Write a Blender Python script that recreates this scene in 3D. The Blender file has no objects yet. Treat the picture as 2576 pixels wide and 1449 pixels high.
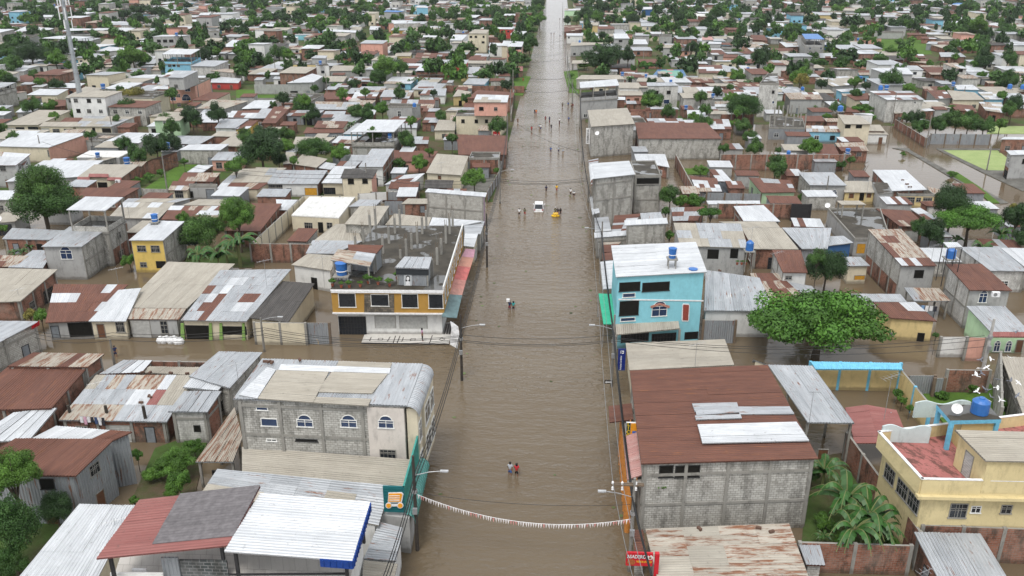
import bpy, math, random
import numpy as np
from mathutils import Vector, Matrix
R = math.radians
random.seed(11)
S = bpy.context.scene
C = S.collection
# ---------------------------------------------------------------- camera, sky, sun, exposure
CAMH, PITCH, YAW, F = 44.0, R(21.36), R(2.93), 2146.7      # F: focal length in 2576ths of the picture width
cam = bpy.data.objects.new('camera', bpy.data.cameras.new('camera'))
C.objects.link(cam); S.camera = cam
cam.data.sensor_width = 36; cam.data.lens = 36 * F / 2576
cam.data.clip_start = 1; cam.data.clip_end = 6000
cam.location = (0, 0, CAMH); cam.rotation_euler = (R(90) - PITCH, 0, YAW)
CR = cam.rotation_euler.to_matrix()
CO = Vector((0, 0, CAMH))
W = bpy.data.worlds.new('World'); S.world = W; W.use_nodes = True
nt = W.node_tree; nt.nodes.clear()
sky = nt.nodes.new('ShaderNodeTexSky'); sky.sky_type = 'NISHITA'; sky.sun_disc = False
SUN_EL, SUN_ROT = R(62), R(200)
sky.sun_elevation = SUN_EL; sky.sun_rotation = SUN_ROT; sky.dust_density = 3
hs = nt.nodes.new('ShaderNodeHueSaturation'); hs.inputs['Saturation'].default_value = 0.22
bg = nt.nodes.new('ShaderNodeBackground'); bg.inputs['Strength'].default_value = 0.128
wo = nt.nodes.new('ShaderNodeOutputWorld')
cl = nt.nodes.new('ShaderNodeMix'); cl.data_type = 'RGBA'; cl.inputs[0].default_value = .55; cl.inputs[7].default_value = (9.8, 10.1, 10.6, 1)   # even white cloud over the clear sky
nt.links.new(sky.outputs[0], hs.inputs['Color']); nt.links.new(hs.outputs[0], cl.inputs[6]); nt.links.new(cl.outputs[2], bg.inputs['Color'])
nt.links.new(bg.outputs[0], wo.inputs['Surface'])
sd = bpy.data.lights.new('sun', 'SUN'); sd.energy = 1.7; sd.angle = R(20); sd.color = (1, .96, .9)
so = bpy.data.objects.new('sun', sd); C.objects.link(so)
sdir = Vector((math.sin(SUN_ROT) * math.cos(SUN_EL), math.cos(SUN_ROT) * math.cos(SUN_EL), math.sin(SUN_EL)))
so.rotation_euler = sdir.to_track_quat('Z', 'Y').to_euler(); so.location = (0, 0, 200)
S.view_settings.view_transform = 'Standard'; S.view_settings.look = 'None'
S.view_settings.exposure = 0.33; S.view_settings.gamma = 1
S.render.resolution_x = 1024; S.render.resolution_y = 576
# ---------------------------------------------------------------- survey helper: a direction seen from the camera, met with a level or a wall
def P_of(tile, x, y):
    r, c = tile
    return c * 644 + x / 4, r * 362.25 + y / 4
def ray(u, v):
    return (CR @ Vector(((u - 1288) / F, -(v - 724.5) / F, -1)))
def ground(tile, x, y, z=0.0):
    u, v = P_of(tile, x, y)
    v = max(v, -40)
    d = ray(u, v)
    return CO + d * ((z - CAMH) / d.z)
def to_px(p):
    q = CR.transposed() @ (Vector(p) - CO)
    return 1288 + F * q.x / -q.z, 724.5 - F * q.y / -q.z
# ---------------------------------------------------------------- mesh builder
class MB:
    def __init__(s):
        s.v = []; s.f = []; s.m = []; s.uv = []; s.t = []
    def face(s, pts, m=0, uv=None, tone=1.0):
        n = len(s.v); s.v += [tuple(p) for p in pts]
        s.f.append(tuple(range(n, n + len(pts)))); s.m.append(m)
        s.uv += uv if uv else [(p[0] + p[1] * .37, p[2] + p[1] * .63) for p in pts]
        s.t += [tone] * len(pts)
    def box(s, c, d, m=0, rz=0, tone=1.0):
        hx, hy, hz = d[0] / 2, d[1] / 2, d[2] / 2
        ca, sa = math.cos(rz), math.sin(rz)
        def q(x, y, z): return (c[0] + x * ca - y * sa, c[1] + x * sa + y * ca, c[2] + z)
        for a in (((-1,-1,-1),(1,-1,-1),(1,-1,1),(-1,-1,1)), ((1,1,-1),(-1,1,-1),(-1,1,1),(1,1,1)),
                  ((1,-1,-1),(1,1,-1),(1,1,1),(1,-1,1)), ((-1,1,-1),(-1,-1,-1),(-1,-1,1),(-1,1,1)),
                  ((-1,-1,1),(1,-1,1),(1,1,1),(-1,1,1)), ((-1,1,-1),(1,1,-1),(1,-1,-1),(-1,-1,-1))):
            s.face([q(x * hx, y * hy, z * hz) for x, y, z in a], m, None, tone)
    def tube(s, pts, rad, n=8, m=0, cap=True, tone=1.0):
        pts = [Vector(p) for p in pts]
        if not hasattr(rad, '__len__'): rad = [rad] * len(pts)
        rings = []
        for i, p in enumerate(pts):
            d = (pts[min(i + 1, len(pts) - 1)] - pts[max(i - 1, 0)])
            d = d.normalized() if d.length > 1e-9 else Vector((0, 0, 1))
            a = Vector((1, 0, 0)) if abs(d.x) < .9 else Vector((0, 1, 0))
            e1 = d.cross(a).normalized(); e2 = d.cross(e1)
            rings.append([p + (e1 * math.cos(k * 2 * math.pi / n) + e2 * math.sin(k * 2 * math.pi / n)) * rad[i] for k in range(n)])
        for i in range(len(rings) - 1):
            for k in range(n):
                k2 = (k + 1) % n
                s.face([rings[i][k2], rings[i][k], rings[i + 1][k], rings[i + 1][k2]], m, None, tone)
        if cap:
            s.face(rings[0], m, None, tone); s.face(rings[-1][::-1], m, None, tone)
    def lathe(s, c, prof, n=16, m=0, tone=1.0):
        for (r0, z0), (r1, z1) in zip(prof, prof[1:]):
            for k in range(n):
                a, b = k * 2 * math.pi / n, (k + 1) * 2 * math.pi / n
                q = [(c[0] + r * math.cos(t), c[1] + r * math.sin(t), c[2] + z) for r, z, t in ((r0, z0, a), (r0, z0, b), (r1, z1, b), (r1, z1, a))]
                if r0 < 1e-6: q = q[1:]
                elif r1 < 1e-6: q = q[:3]
                s.face(q, m, None, tone)
    def build(s, name, mats, parent=None, loc=None, smooth=False):
        me = bpy.data.meshes.new(name)
        org = Vector(loc) if loc is not None else (parent.location if parent is not None and parent.type == 'EMPTY' else Vector((0, 0, 0)))
        if parent is not None and parent.type != 'EMPTY':
            org = Vector(parent['org'])
        vv = np.array(s.v, dtype=np.float64) - np.array(org)
        me.from_pydata(vv.tolist(), [], s.f)
        if not isinstance(mats, (list, tuple)): mats = [mats]
        for m in mats: me.materials.append(m)
        me.polygons.foreach_set('material_index', s.m)
        ul = me.uv_layers.new(name='UVMap')
        ul.data.foreach_set('uv', np.array(s.uv, dtype=np.float32).ravel())
        ca = me.attributes.new('tone', 'FLOAT', 'CORNER')
        ca.data.foreach_set('value', np.array(s.t, dtype=np.float32))
        if smooth: me.polygons.foreach_set('use_smooth', [True] * len(s.f))
        me.update()
        o = bpy.data.objects.new(name, me); C.objects.link(o)
        o['org'] = tuple(org)
        if loc is not None: o.location = loc
        if parent is not None:
            o.parent = parent
        return o
def weld(o, d=1e-4):
    import bmesh
    bm = bmesh.new(); bm.from_mesh(o.data); bmesh.ops.remove_doubles(bm, verts=bm.verts, dist=d)
    bm.to_mesh(o.data); bm.free()
def thing(name, loc, label=None, cat=None, group=None, rz=0):
    o = bpy.data.objects.new(name, None); C.objects.link(o); o.location = loc; o.rotation_euler = (0, 0, rz)
    o.empty_display_size = .3
    return tag(o, label, cat, group)
def tag(o, label=None, cat=None, group=None, kind=None):
    if label: o['label'] = label
    if cat: o['category'] = cat
    if group: o['group'] = group
    if kind: o['kind'] = kind
    return o
def copy_tree(o, parent=None):
    c = o.copy(); C.objects.link(c); c.parent = parent
    for ch in KIDS.get(o.name, []): copy_tree(ch, c)
    return c
KIDS = {}
def index_kids(o):
    KIDS[o.name] = [x for x in bpy.data.objects if x.parent == o]
    for x in KIDS[o.name]: index_kids(x)
# ---------------------------------------------------------------- materials
class N:
    def __init__(s, name, rough=.7, spec=.3, metal=0):
        s.m = bpy.data.materials.new(name); s.m.use_nodes = True
        s.t = s.m.node_tree; s.b = s.t.nodes['Principled BSDF']
        s.b.inputs['Roughness'].default_value = rough
        s.b.inputs['Specular IOR Level'].default_value = spec
        s.b.inputs['Metallic'].default_value = metal
    def n(s, k, **kw):
        x = s.t.nodes.new(k)
        for a, b in kw.items():
            if a.startswith('i_'): x.inputs[a[2:].replace('_', ' ')].default_value = b
            else: setattr(x, a, b)
        return x
    def l(s, a, b): s.t.links.new(a, b)
    def uvv(s, rnd=True, scale=(1, 1, 1)):
        u = s.n('ShaderNodeUVMap'); u.uv_map = 'UVMap'
        mp = s.n('ShaderNodeMapping'); mp.inputs['Scale'].default_value = scale
        if rnd:
            oi = s.n('ShaderNodeObjectInfo'); mu = s.n('ShaderNodeMath', operation='MULTIPLY'); mu.inputs[1].default_value = 57.0
            s.l(oi.outputs['Random'], mu.inputs[0])
            ad = s.n('ShaderNodeVectorMath', operation='ADD')
            cb = s.n('ShaderNodeCombineXYZ'); s.l(mu.outputs[0], cb.inputs[0]); s.l(mu.outputs[0], cb.inputs[2])
            s.l(u.outputs[0], ad.inputs[0]); s.l(cb.outputs[0], ad.inputs[1]); s.l(ad.outputs[0], mp.inputs['Vector'])
        else: s.l(u.outputs[0], mp.inputs['Vector'])
        return mp.outputs[0]
    def noise(s, vec, scale, detail=4, rough=.6):
        x = s.n('ShaderNodeTexNoise'); x.inputs['Scale'].default_value = scale
        x.inputs['Detail'].default_value = detail; x.inputs['Roughness'].default_value = rough
        if vec is not None: s.l(vec, x.inputs['Vector'])
        return x.outputs['Fac']
    def ramp(s, fac, stops):
        x = s.n('ShaderNodeValToRGB'); s.l(fac, x.inputs[0])
        e = x.color_ramp.elements
        while len(e) < len(stops): e.new(.5)
        for k, (p, c) in zip(e, stops):
            k.position = p; k.color = (c, c, c, 1) if not hasattr(c, '__len__') else (*c, 1)
        return x.outputs[0]
    def mix(s, fac, a, b, mode='MIX'):
        x = s.n('ShaderNodeMix', data_type='RGBA', blend_type=mode)
        for q, i in ((fac, 0), (a, 6), (b, 7)):
            if isinstance(q, (int, float)): x.inputs[i].default_value = q
            elif isinstance(q, tuple): x.inputs[i].default_value = (*q, 1)
            else: s.l(q, x.inputs[i])
        return x.outputs[2]
    def tone(s, col):
        a = s.n('ShaderNodeAttribute'); a.attribute_name = 'tone'
        return s.mix(1.0, col, a.outputs['Fac'], 'MULTIPLY')
    def bump(s, h, dist=.02, strength=1.0):
        x = s.n('ShaderNodeBump'); x.inputs['Distance'].default_value = dist; x.inputs['Strength'].default_value = strength
        s.l(h, x.inputs['Height']); s.l(x.outputs[0], s.b.inputs['Normal'])
    def done(s, col):
        if isinstance(col, tuple): s.b.inputs['Base Color'].default_value = (*col, 1)
        else: s.l(col, s.b.inputs['Base Color'])
        return s.m
_pl = {}
def plain(name, col, rough=.6, spec=.3, metal=0, var=.25, scale=3):
    if name in _pl: return _pl[name]
    n = N(name, rough, spec, metal)
    v = n.uvv(); f = n.noise(v, scale, 5)
    c = n.mix(n.ramp(f, [(.3, 0), (.75, 1)]), tuple(x * (1 - var) for x in col), tuple(min(1, x * (1 + var * .5)) for x in col))
    _pl[name] = n.done(n.tone(c)); return _pl[name]
def sheet_mat(name, a, b, rust=0.0, metal=.0, rough=.45, streak=True):
    """corrugated roof sheet: u runs across the ribs (metres), v along them"""
    n = N(name, rough, .4, metal)
    v = n.uvv(); vs = n.uvv(scale=(1.6, .22, 1))
    c = n.mix(n.ramp(n.noise(vs, 1.3, 5, .65), [(.3, 0), (.7, 1)]), a, b)
    c = n.mix(n.ramp(n.noise(v, .45, 4), [(.35, 0), (.8, .35)]), c, tuple(x * .62 for x in a))
    if rust > 0:
        r1 = n.noise(vs, 2.2, 6, .7)
        rc = n.mix(n.noise(v, 3), (.10, .035, .02), (.30, .13, .06))
        c = n.mix(n.ramp(r1, [(.62 - rust * .3, 0), (.70 - rust * .25, 1)]), c, rc)
    c = n.mix(n.ramp(n.noise(v, 2.5, 6, .75), [(.60, 0), (.70, .6)]), c, (.07, .065, .055))
    c = n.mix(n.ramp(n.noise(vs, 5, 4, .7), [(.35, .22), (.65, 0)]), c, tuple(x * .5 for x in b))
    u = n.n('ShaderNodeSeparateXYZ'); uu = n.n('ShaderNodeUVMap'); uu.uv_map = 'UVMap'; n.l(uu.outputs[0], u.inputs[0])
    m1 = n.n('ShaderNodeMath', operation='MULTIPLY'); m1.inputs[1].default_value = 2 * math.pi / .26; n.l(u.outputs[0], m1.inputs[0])
    m2 = n.n('ShaderNodeMath', operation='SINE'); n.l(m1.outputs[0], m2.inputs[0])
    n.bump(m2.outputs[0], .035, .8)
    return n.done(n.tone(c))
RM = {
 'z': sheet_mat('zinc_sheet', (.34, .36, .38), (.50, .52, .54), .12, .25),
 'w': sheet_mat('white_sheet', (.50, .52, .54), (.68, .70, .72), .0, .15),
 'b': sheet_mat('beige_fibre_sheet', (.33, .30, .25), (.43, .40, .34), 0, 0, .8),
 'r': sheet_mat('rusty_sheet', (.115, .050, .036), (.18, .078, .052), .12, 0, .8),
 's': sheet_mat('half_rusted_sheet', (.36, .32, .26), (.46, .42, .36), .45, .05, .7),
 'R': sheet_mat('red_painted_sheet', (.24, .080, .072), (.31, .13, .115), .0, 0, .6),
 'd': sheet_mat('dark_sheet', (.045, .042, .04), (.10, .092, .085), 0, 0, .85),
 'B': sheet_mat('blue_sheet', (.05, .16, .42), (.09, .25, .55), 0, 0, .5),
 'O': sheet_mat('orange_sheet', (.42, .12, .05), (.5, .2, .1), 0, 0, .7),
 'p': sheet_mat('faded_pink_sheet', (.45, .20, .18), (.5, .33, .30), .15, 0, .7),
 't': sheet_mat('teal_sheet', (.06, .22, .2), (.12, .34, .30), .0, 0, .6),
}
RK = list(RM); RMATS = [RM[k] for k in RK]; RI = {k: i for i, k in enumerate(RK)}
def tide(n, c):
    """damp muddy band left by the flood on the foot of every wall"""
    g = n.n('ShaderNodeNewGeometry'); s = n.n('ShaderNodeSeparateXYZ'); n.l(g.outputs['Position'], s.inputs[0])
    a = n.n('ShaderNodeMath', operation='MULTIPLY_ADD'); a.inputs[1].default_value = -.5; n.l(n.noise(n.uvv(False), 1.3, 4), a.inputs[0]); n.l(s.outputs[2], a.inputs[2])
    return n.mix(n.ramp(a.outputs[0], [(.0, .55), (.28, 0)]), c, (.07, .055, .038))
def masonry(name, c1, c2, mortar, bw, bh, ms, dirt=.5):
    n = N(name, .9, .15)
    v = n.uvv(False)
    b = n.n('ShaderNodeTexBrick'); b.inputs['Scale'].default_value = 1; b.inputs['Brick Width'].default_value = bw
    b.inputs['Row Height'].default_value = bh; b.inputs['Mortar Size'].default_value = ms
    b.inputs['Color1'].default_value = (*c1, 1); b.inputs['Color2'].default_value = (*c2, 1); b.inputs['Mortar'].default_value = (*mortar, 1)
    n.l(v, b.inputs['Vector'])
    v2 = n.uvv()
    vs = n.uvv(scale=(1, .3, 1))
    c = n.mix(n.ramp(n.noise(vs, 1.1, 7, .75), [(.47, 0), (.60, dirt)]), b.outputs[0], (.035, .032, .025))
    c = n.mix(n.ramp(n.noise(v2, .35, 3), [(.5, 0), (.75, .45)]), c, tuple(min(1, x * 1.35) for x in mortar))
    n.bump(b.outputs['Fac'], -.012, .6)
    return n.done(n.tone(tide(n, c)))
def plaster(name, col, dirt=.45):
    n = N(name, .85, .2)
    v2 = n.uvv(); vs = n.uvv(scale=(1, .35, 1))
    c = n.mix(n.ramp(n.noise(vs, 1.2, 7, .75), [(.5, 0), (.68, dirt)]), col, tuple(x * .25 for x in col))
    c = n.mix(n.ramp(n.noise(v2, 2.2, 5), [(.3, .25), (.6, 0)]), c, tuple(min(1, x * 1.25) for x in col))
    c = n.mix(n.ramp(n.noise(v2, .45, 5, .6), [(.42, .3), (.62, 0)]), c, tuple(x * .72 for x in col))
    return n.done(n.tone(tide(n, c)))
WM = {
 'k': masonry('brick', (.20, .075, .045), (.30, .13, .085), (.22, .18, .15), .42, .17, .018, .8),
 'g': masonry('grey_block', (.37, .36, .33), (.50, .49, .455), (.24, .23, .205), .42, .21, .02, .5),
 'h': masonry('pale_block', (.50, .49, .46), (.62, .61, .58), (.34, .33, .31), .42, .21, .015, .45),
 'G': plaster('grey_plaster', (.36, .36, .35), .6),
 'w': plaster('white_plaster', (.66, .66, .64), .4),
 'c': plaster('cream_plaster', (.60, .54, .41), .4),
 'y': plaster('yellow_plaster', (.60, .47, .23), .45),
 'Y': plaster('bright_yellow_plaster', (.62, .45, .13), .3),
 'o': plaster('ochre_plaster', (.40, .23, .055), .25),
 'p': plaster('pink_plaster', (.60, .33, .26), .4),
 'b': plaster('light_blue_plaster', (.22, .46, .60), .4),
 't': plaster('turquoise_plaster', (.24, .55, .63), .22),
 'B': plaster('deep_blue_plaster', (.05, .13, .30), .3),
 'e': plaster('green_plaster', (.36, .50, .32), .4),
 'm': plaster('mint_plaster', (.48, .68, .44), .25),
 'R': plaster('red_plaster', (.42, .06, .05), .3),
 'Z': sheet_mat('zinc_cladding', (.26, .28, .30), (.36, .38, .40), .15, .2),
 'v': plaster('lilac_plaster', (.45, .33, .42), .4),
}
CONC = plaster('bare_concrete', (.27, .26, .235), .7)
def slab_mat():
    n = N('wet_concrete_slab', .85, .4)
    v = n.uvv()
    c = n.mix(n.ramp(n.noise(v, .5, 6), [(.35, 0), (.7, 1)]), (.026, .022, .015), (.072, .062, .047))
    p = n.ramp(n.noise(v, .28, 3, .45), [(.53, 0), (.56, 1)])
    c = n.mix(p, c, (.09, .09, .085))
    rr = n.n('ShaderNodeMapRange'); rr.inputs['To Min'].default_value = .8; rr.inputs['To Max'].default_value = .08
    n.l(p, rr.inputs[0]); n.l(rr.outputs[0], n.b.inputs['Roughness'])
    return n.done(n.tone(c))
SLAB = slab_mat()
WSLAB = plaster('whitewashed_slab', (.60, .60, .58), .5)
GLASS = plain('dark_glass', (.018, .022, .028), .12, .6, 0, .3)
BGLASS = plain('blue_glass', (.025, .045, .10), .12, .6, 0, .2)
FRAMEW = plain('white_frame_paint', (.75, .75, .72), .5)
FRAMED = plain('dark_frame_paint', (.03, .03, .03), .5)
DARK = plain('painted_shade_and_black_doors', (.015, .014, .012), .95, .1)  # near-black colour painted for the shade inside open bays, and for black doors
DOORB = plain('brown_wood_door', (.14, .065, .035), .6)
DOORG = plain('grey_metal_door', (.20, .22, .24), .5, .4)
SHUT = plain('grey_roller_shutter', (.42, .42, .40), .5, .4)
STEEL = plain('galvanised_steel', (.40, .41, .42), .45, .5, .5)
BLACKM = plain('black_steel', (.025, .025, .027), .5, .4)
WOOD = plain('weathered_wood', (.16, .12, .085), .85)
TANKB = plain('blue_tank_plastic', (.03, .14, .42), .4, .5, 0, .15)
def flood():
    n = N('muddy_flood_water', .05, .5)
    n.b.inputs['IOR'].default_value = 1.33
    g = n.n('ShaderNodeTexCoord'); gm = n.n('ShaderNodeMapping'); gm.inputs['Scale'].default_value = (.55, 1.25, 1)
    n.l(g.outputs['Object'], gm.inputs['Vector'])
    big = n.noise(gm.outputs[0], .035, 3)
    c = n.mix(n.ramp(big, [(.3, 0), (.75, 1)]), (.112, .083, .052), (.144, .113, .075))
    a = n.noise(gm.outputs[0], .85, 3, .5); b = n.noise(gm.outputs[0], 2.6, 2, .5)
    ad = n.n('ShaderNodeMath', operation='MULTIPLY_ADD'); ad.inputs[1].default_value = .35
    n.l(b, ad.inputs[0]); n.l(a, ad.inputs[2])
    mu = n.n('ShaderNodeMath', operation='MULTIPLY'); n.l(ad.outputs[0], mu.inputs[0])
    n.l(n.ramp(n.noise(gm.outputs[0], .06, 3), [(.3, .45), (.65, 1)]), mu.inputs[1])
    sx = n.n('ShaderNodeSeparateXYZ'); n.l(g.outputs['Object'], sx.inputs[0]); ab = n.n('ShaderNodeMath', operation='ABSOLUTE'); n.l(sx.outputs[0], ab.inputs[0])
    mr = n.n('ShaderNodeMapRange'); mr.inputs['From Min'].default_value = 16; mr.inputs['From Max'].default_value = 30; mr.inputs['To Min'].default_value = 1; mr.inputs['To Max'].default_value = .1; n.l(ab.outputs[0], mr.inputs[0])
    m3 = n.n('ShaderNodeMath', operation='MULTIPLY'); n.l(mu.outputs[0], m3.inputs[0]); n.l(mr.outputs[0], m3.inputs[1])      # sheltered yards lie calmer than the avenue
    n.bump(m3.outputs[0], .42, .6)
    return n.done(c)
WATER = flood()
def ground_mat(name, a, b, c2, sc=.12):
    n = N(name, .95, .1)
    g = n.n('ShaderNodeTexCoord')
    c = n.mix(n.ramp(n.noise(g.outputs['Object'], sc, 5), [(.42, 0), (.58, 1)]), a, b)
    c = n.mix(n.ramp(n.noise(g.outputs['Object'], sc * 9, 5, .7), [(.4, 0), (.7, .7)]), c, c2)
    n.bump(n.noise(g.outputs['Object'], 6, 3), .1, .6)
    return n.done(c)
SOIL = ground_mat('grassy_mud', (.10, .075, .05), (.06, .10, .028), (.045, .065, .02))
GRASS = ground_mat('short_grass', (.09, .17, .03), (.07, .13, .025), (.05, .085, .02), .3)
ALGAE = ground_mat('algae_scum', (.27, .33, .14), (.22, .29, .11), (.33, .38, .18), .3)
PAVE = ground_mat('wet_pavement', (.11, .105, .095), (.17, .165, .15), (.08, .08, .07), .4)
# ---------------------------------------------------------------- ground, flood water, land standing above it
m = MB(); m.face([(-2200, -60, -.9), (2200, -60, -.9), (2200, 3600, -.9), (-2200, 3600, -.9)], 0)
tag(m.build('ground', SOIL), kind='structure')
m = MB(); m.face([(-2200, -60, 0), (2200, -60, 0), (2200, 3600, 0), (-2200, 3600, 0)], 0)
tag(m.build('flood_water', WATER), kind='structure')
def land(name, tile, pts, mat, z=.06, th=.3):
    m = MB(); top = [ground(tile, x, y, z) for x, y in pts]
    m.face(top, 0)
    for i in range(len(top)):
        a, b = top[i], top[(i + 1) % len(top)]
        m.face([b, a, a - Vector((0, 0, th)), b - Vector((0, 0, th))], 0)
    return tag(m.build(name, mat), kind='structure')
def poly(name, pts, mat, z=.06):
    m = MB(); m.face([(x, y, z) for x, y in pts], 0)
    for i in range(len(pts)):
        a, b = pts[i], pts[(i + 1) % len(pts)]; m.face([(b[0], b[1], z), (a[0], a[1], z), (a[0], a[1], z - .3), (b[0], b[1], z - .3)], 0)
    return tag(m.build(name, mat), kind='structure')
XL0 = ground((1, 1), 2455, 600).x - 1.5; XR0 = ground((1, 2), 765, 590).x + 2
print('avenue', XL0, XR0)
YL = ground((1, 1), 600, 560).y; YR = ground((0, 2), 1200, 1240).y
poly('land_west', [(-2200, YL), (XL0, YL), (XL0 - 2, 3500), (-2200, 3500)], SOIL, .04)
poly('land_east', [(XR0, YR), (2200, YR), (2200, 3500), (XR0 + 4, 3500)], SOIL, .04)
land('grass', (1, 0), [(1450, 450), (1690, 455), (2070, 205), (1800, 205)], GRASS, .2)
land('grass', (0, 1), [(-200, 985), (655, 985), (650, 900), (-200, 900)], GRASS, .12)
land('sports_ground', (0, 1), [(-200, 1008), (660, 1005), (655, 985), (-200, 985)], PAVE, .1)
land('grass', (0, 1), [(1080, 425), (1450, 430), (1420, 335), (1160, 345)], GRASS, .1)
land('grass', (1, 2), [(1730, 300), (1960, 310), (1960, 248), (1730, 245)], GRASS, .1)
land('grass', (2, 3), [(1560, 1060), (1850, 1480), (2600, 1480), (2240, 960), (2150, 1000), (1800, 1040)], GRASS, .15)
land('yard', (1, 1), [(2010, 480), (2335, 478), (2430, 260), (2090, 300)], PAVE, .1)
land('algae_pond', (1, 3), [(1760, 58), (2310, 62), (2420, 150), (2490, 268), (2190, 262), (1960, 155)], ALGAE, .03)
land('algae_pond', (0, 3), [(2200, 1345), (2800, 1345), (2800, 1270), (2250, 1268)], ALGAE, .07)
land('pavement', (1, 3), [(1250, 38), (1420, 44), (1440, 66), (1850, 290), (2420, 590), (2340, 600), (1800, 310), (1400, 72)], PAVE, .12)
land('pavement', (1, 3), [(1690, 42), (2330, 46), (2420, 90), (2310, 60), (1760, 58), (1960, 155), (2190, 262), (2490, 268), (2700, 470), (2560, 470), (2170, 290), (1720, 62)], PAVE, .12)
land('grass', (1, 3), [(1790, 285), (1900, 280), (2130, 430), (2330, 590), (2240, 590), (2080, 450)], GRASS, .16)
land('grass', (0, 3), [(1000, 560), (1650, 545), (1600, 400), (1200, 380), (1000, 430)], GRASS, .1)
land('grass', (0, 2), [(2300, 560), (2700, 545), (2700, 485), (2290, 490)], GRASS, .12)
land('grass', (0, 2), [(1260, 660), (1480, 660), (1450, 605), (1250, 600)], GRASS, .12)
land('grass', (0, 2), [(-60, 960), (110, 960), (190, 770), (90, 760), (20, 800)], GRASS, .1)
land('grass', (0, 2), [(575, 930), (680, 940), (660, 700), (520, 720)], GRASS, .1)
land('garden', (3, 0), [(1290, 760), (1960, 640), (2090, 60), (1850, 60), (1560, 160)], SOIL, .1)
land('garden', (3, 0), [(-200, 1500), (300, 1400), (780, 720), (-200, 700)], SOIL, .1)
land('garden', (3, 3), [(340, 1100), (1430, 1130), (800, 200), (420, 260)], SOIL, .08)
land('garden', (1, 0), [(1850, 1230), (2560, 1240), (2560, 1050), (1900, 1000)], SOIL, .08)
# painted ball court
COURT = [plain('court_blue', (.06, .16, .32), .5), plain('court_green', (.16, .36, .28), .5), plain('court_pink', (.50, .20, .20), .5), plain('court_line', (.7, .7, .7), .5)]
m = MB()
cq = [ground((0, 2), *p, .12) for p in ((1400, 775), (1765, 775), (1720, 700), (1465, 700))]
def cp(s0, s1, t0, t1, mi, dz): m.face([lerp2(cq, s0, t0) + Vector((0, 0, dz)), lerp2(cq, s1, t0) + Vector((0, 0, dz)), lerp2(cq, s1, t1) + Vector((0, 0, dz)), lerp2(cq, s0, t1) + Vector((0, 0, dz))], mi)
def lerp2(q, s, t):
    return (q[0] * (1 - s) + q[1] * s) * (1 - t) + (q[3] * (1 - s) + q[2] * s) * t
cp(0, 1, 0, 1, 0, 0); cp(.15, .85, .12, .88, 1, .01); cp(.38, .62, 0, .14, 2, .02); cp(.38, .62, .86, 1, 2, .02); cp(.42, .58, .4, .6, 2, .02)
cp(.15, .85, .495, .505, 3, .03)
tag(m.build('sports_court', COURT), kind='structure')
# tiled pavement round the yellow corner building
MARB = plain('marble_paving', (.55, .53, .49), .35, .4, 0, .12); MARBD = plain('dark_paving_inlay', (.07, .06, .055), .5)
m = MB()
q = [ground((2, 1), *p, .1) for p in ((1060, 550), (1940, 563), (1990, 340), (1090, 470))]
m.face(q, 0)
for i in range(4): m.face([q[(i + 1) % 4], q[i], q[i] - Vector((0, 0, .3)), q[(i + 1) % 4] - Vector((0, 0, .3))], 1)
def strip(pts, w=.12):
    for a, b in zip(pts, pts[1:]):
        a, b = ground((2, 1), *a, .112), ground((2, 1), *b, .112); d = (b - a).normalized(); n = Vector((-d.y, d.x, 0)) * w / 2
        m.face([a - n, b - n, b + n, a + n], 1)
strip([(1160, 492), (1142, 535)]); strip([(1350, 490), (1320, 540)]); strip([(1450, 480), (1420, 552)]); strip([(1405, 480), (1380, 552)])
strip([(1485, 495), (1465, 540)]); strip([(1775, 475), (1745, 558)]); strip([(1060, 550), (1940, 563)], .2); strip([(1235, 505), (1278, 505), (1270, 525), (1226, 524), (1235, 505)], .1)
strip([(1562, 508), (1605, 508), (1598, 528), (1552, 528), (1562, 508)], .1); strip([(1870, 500), (1900, 515), (1870, 530), (1840, 515), (1870, 500)], .1)
for k in range(7): strip([(1835 + k * 22, 355), (1790 + k * 26, 465)], .25)
tag(m.build('pavement', [MARB, MARBD]), kind='structure')
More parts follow.
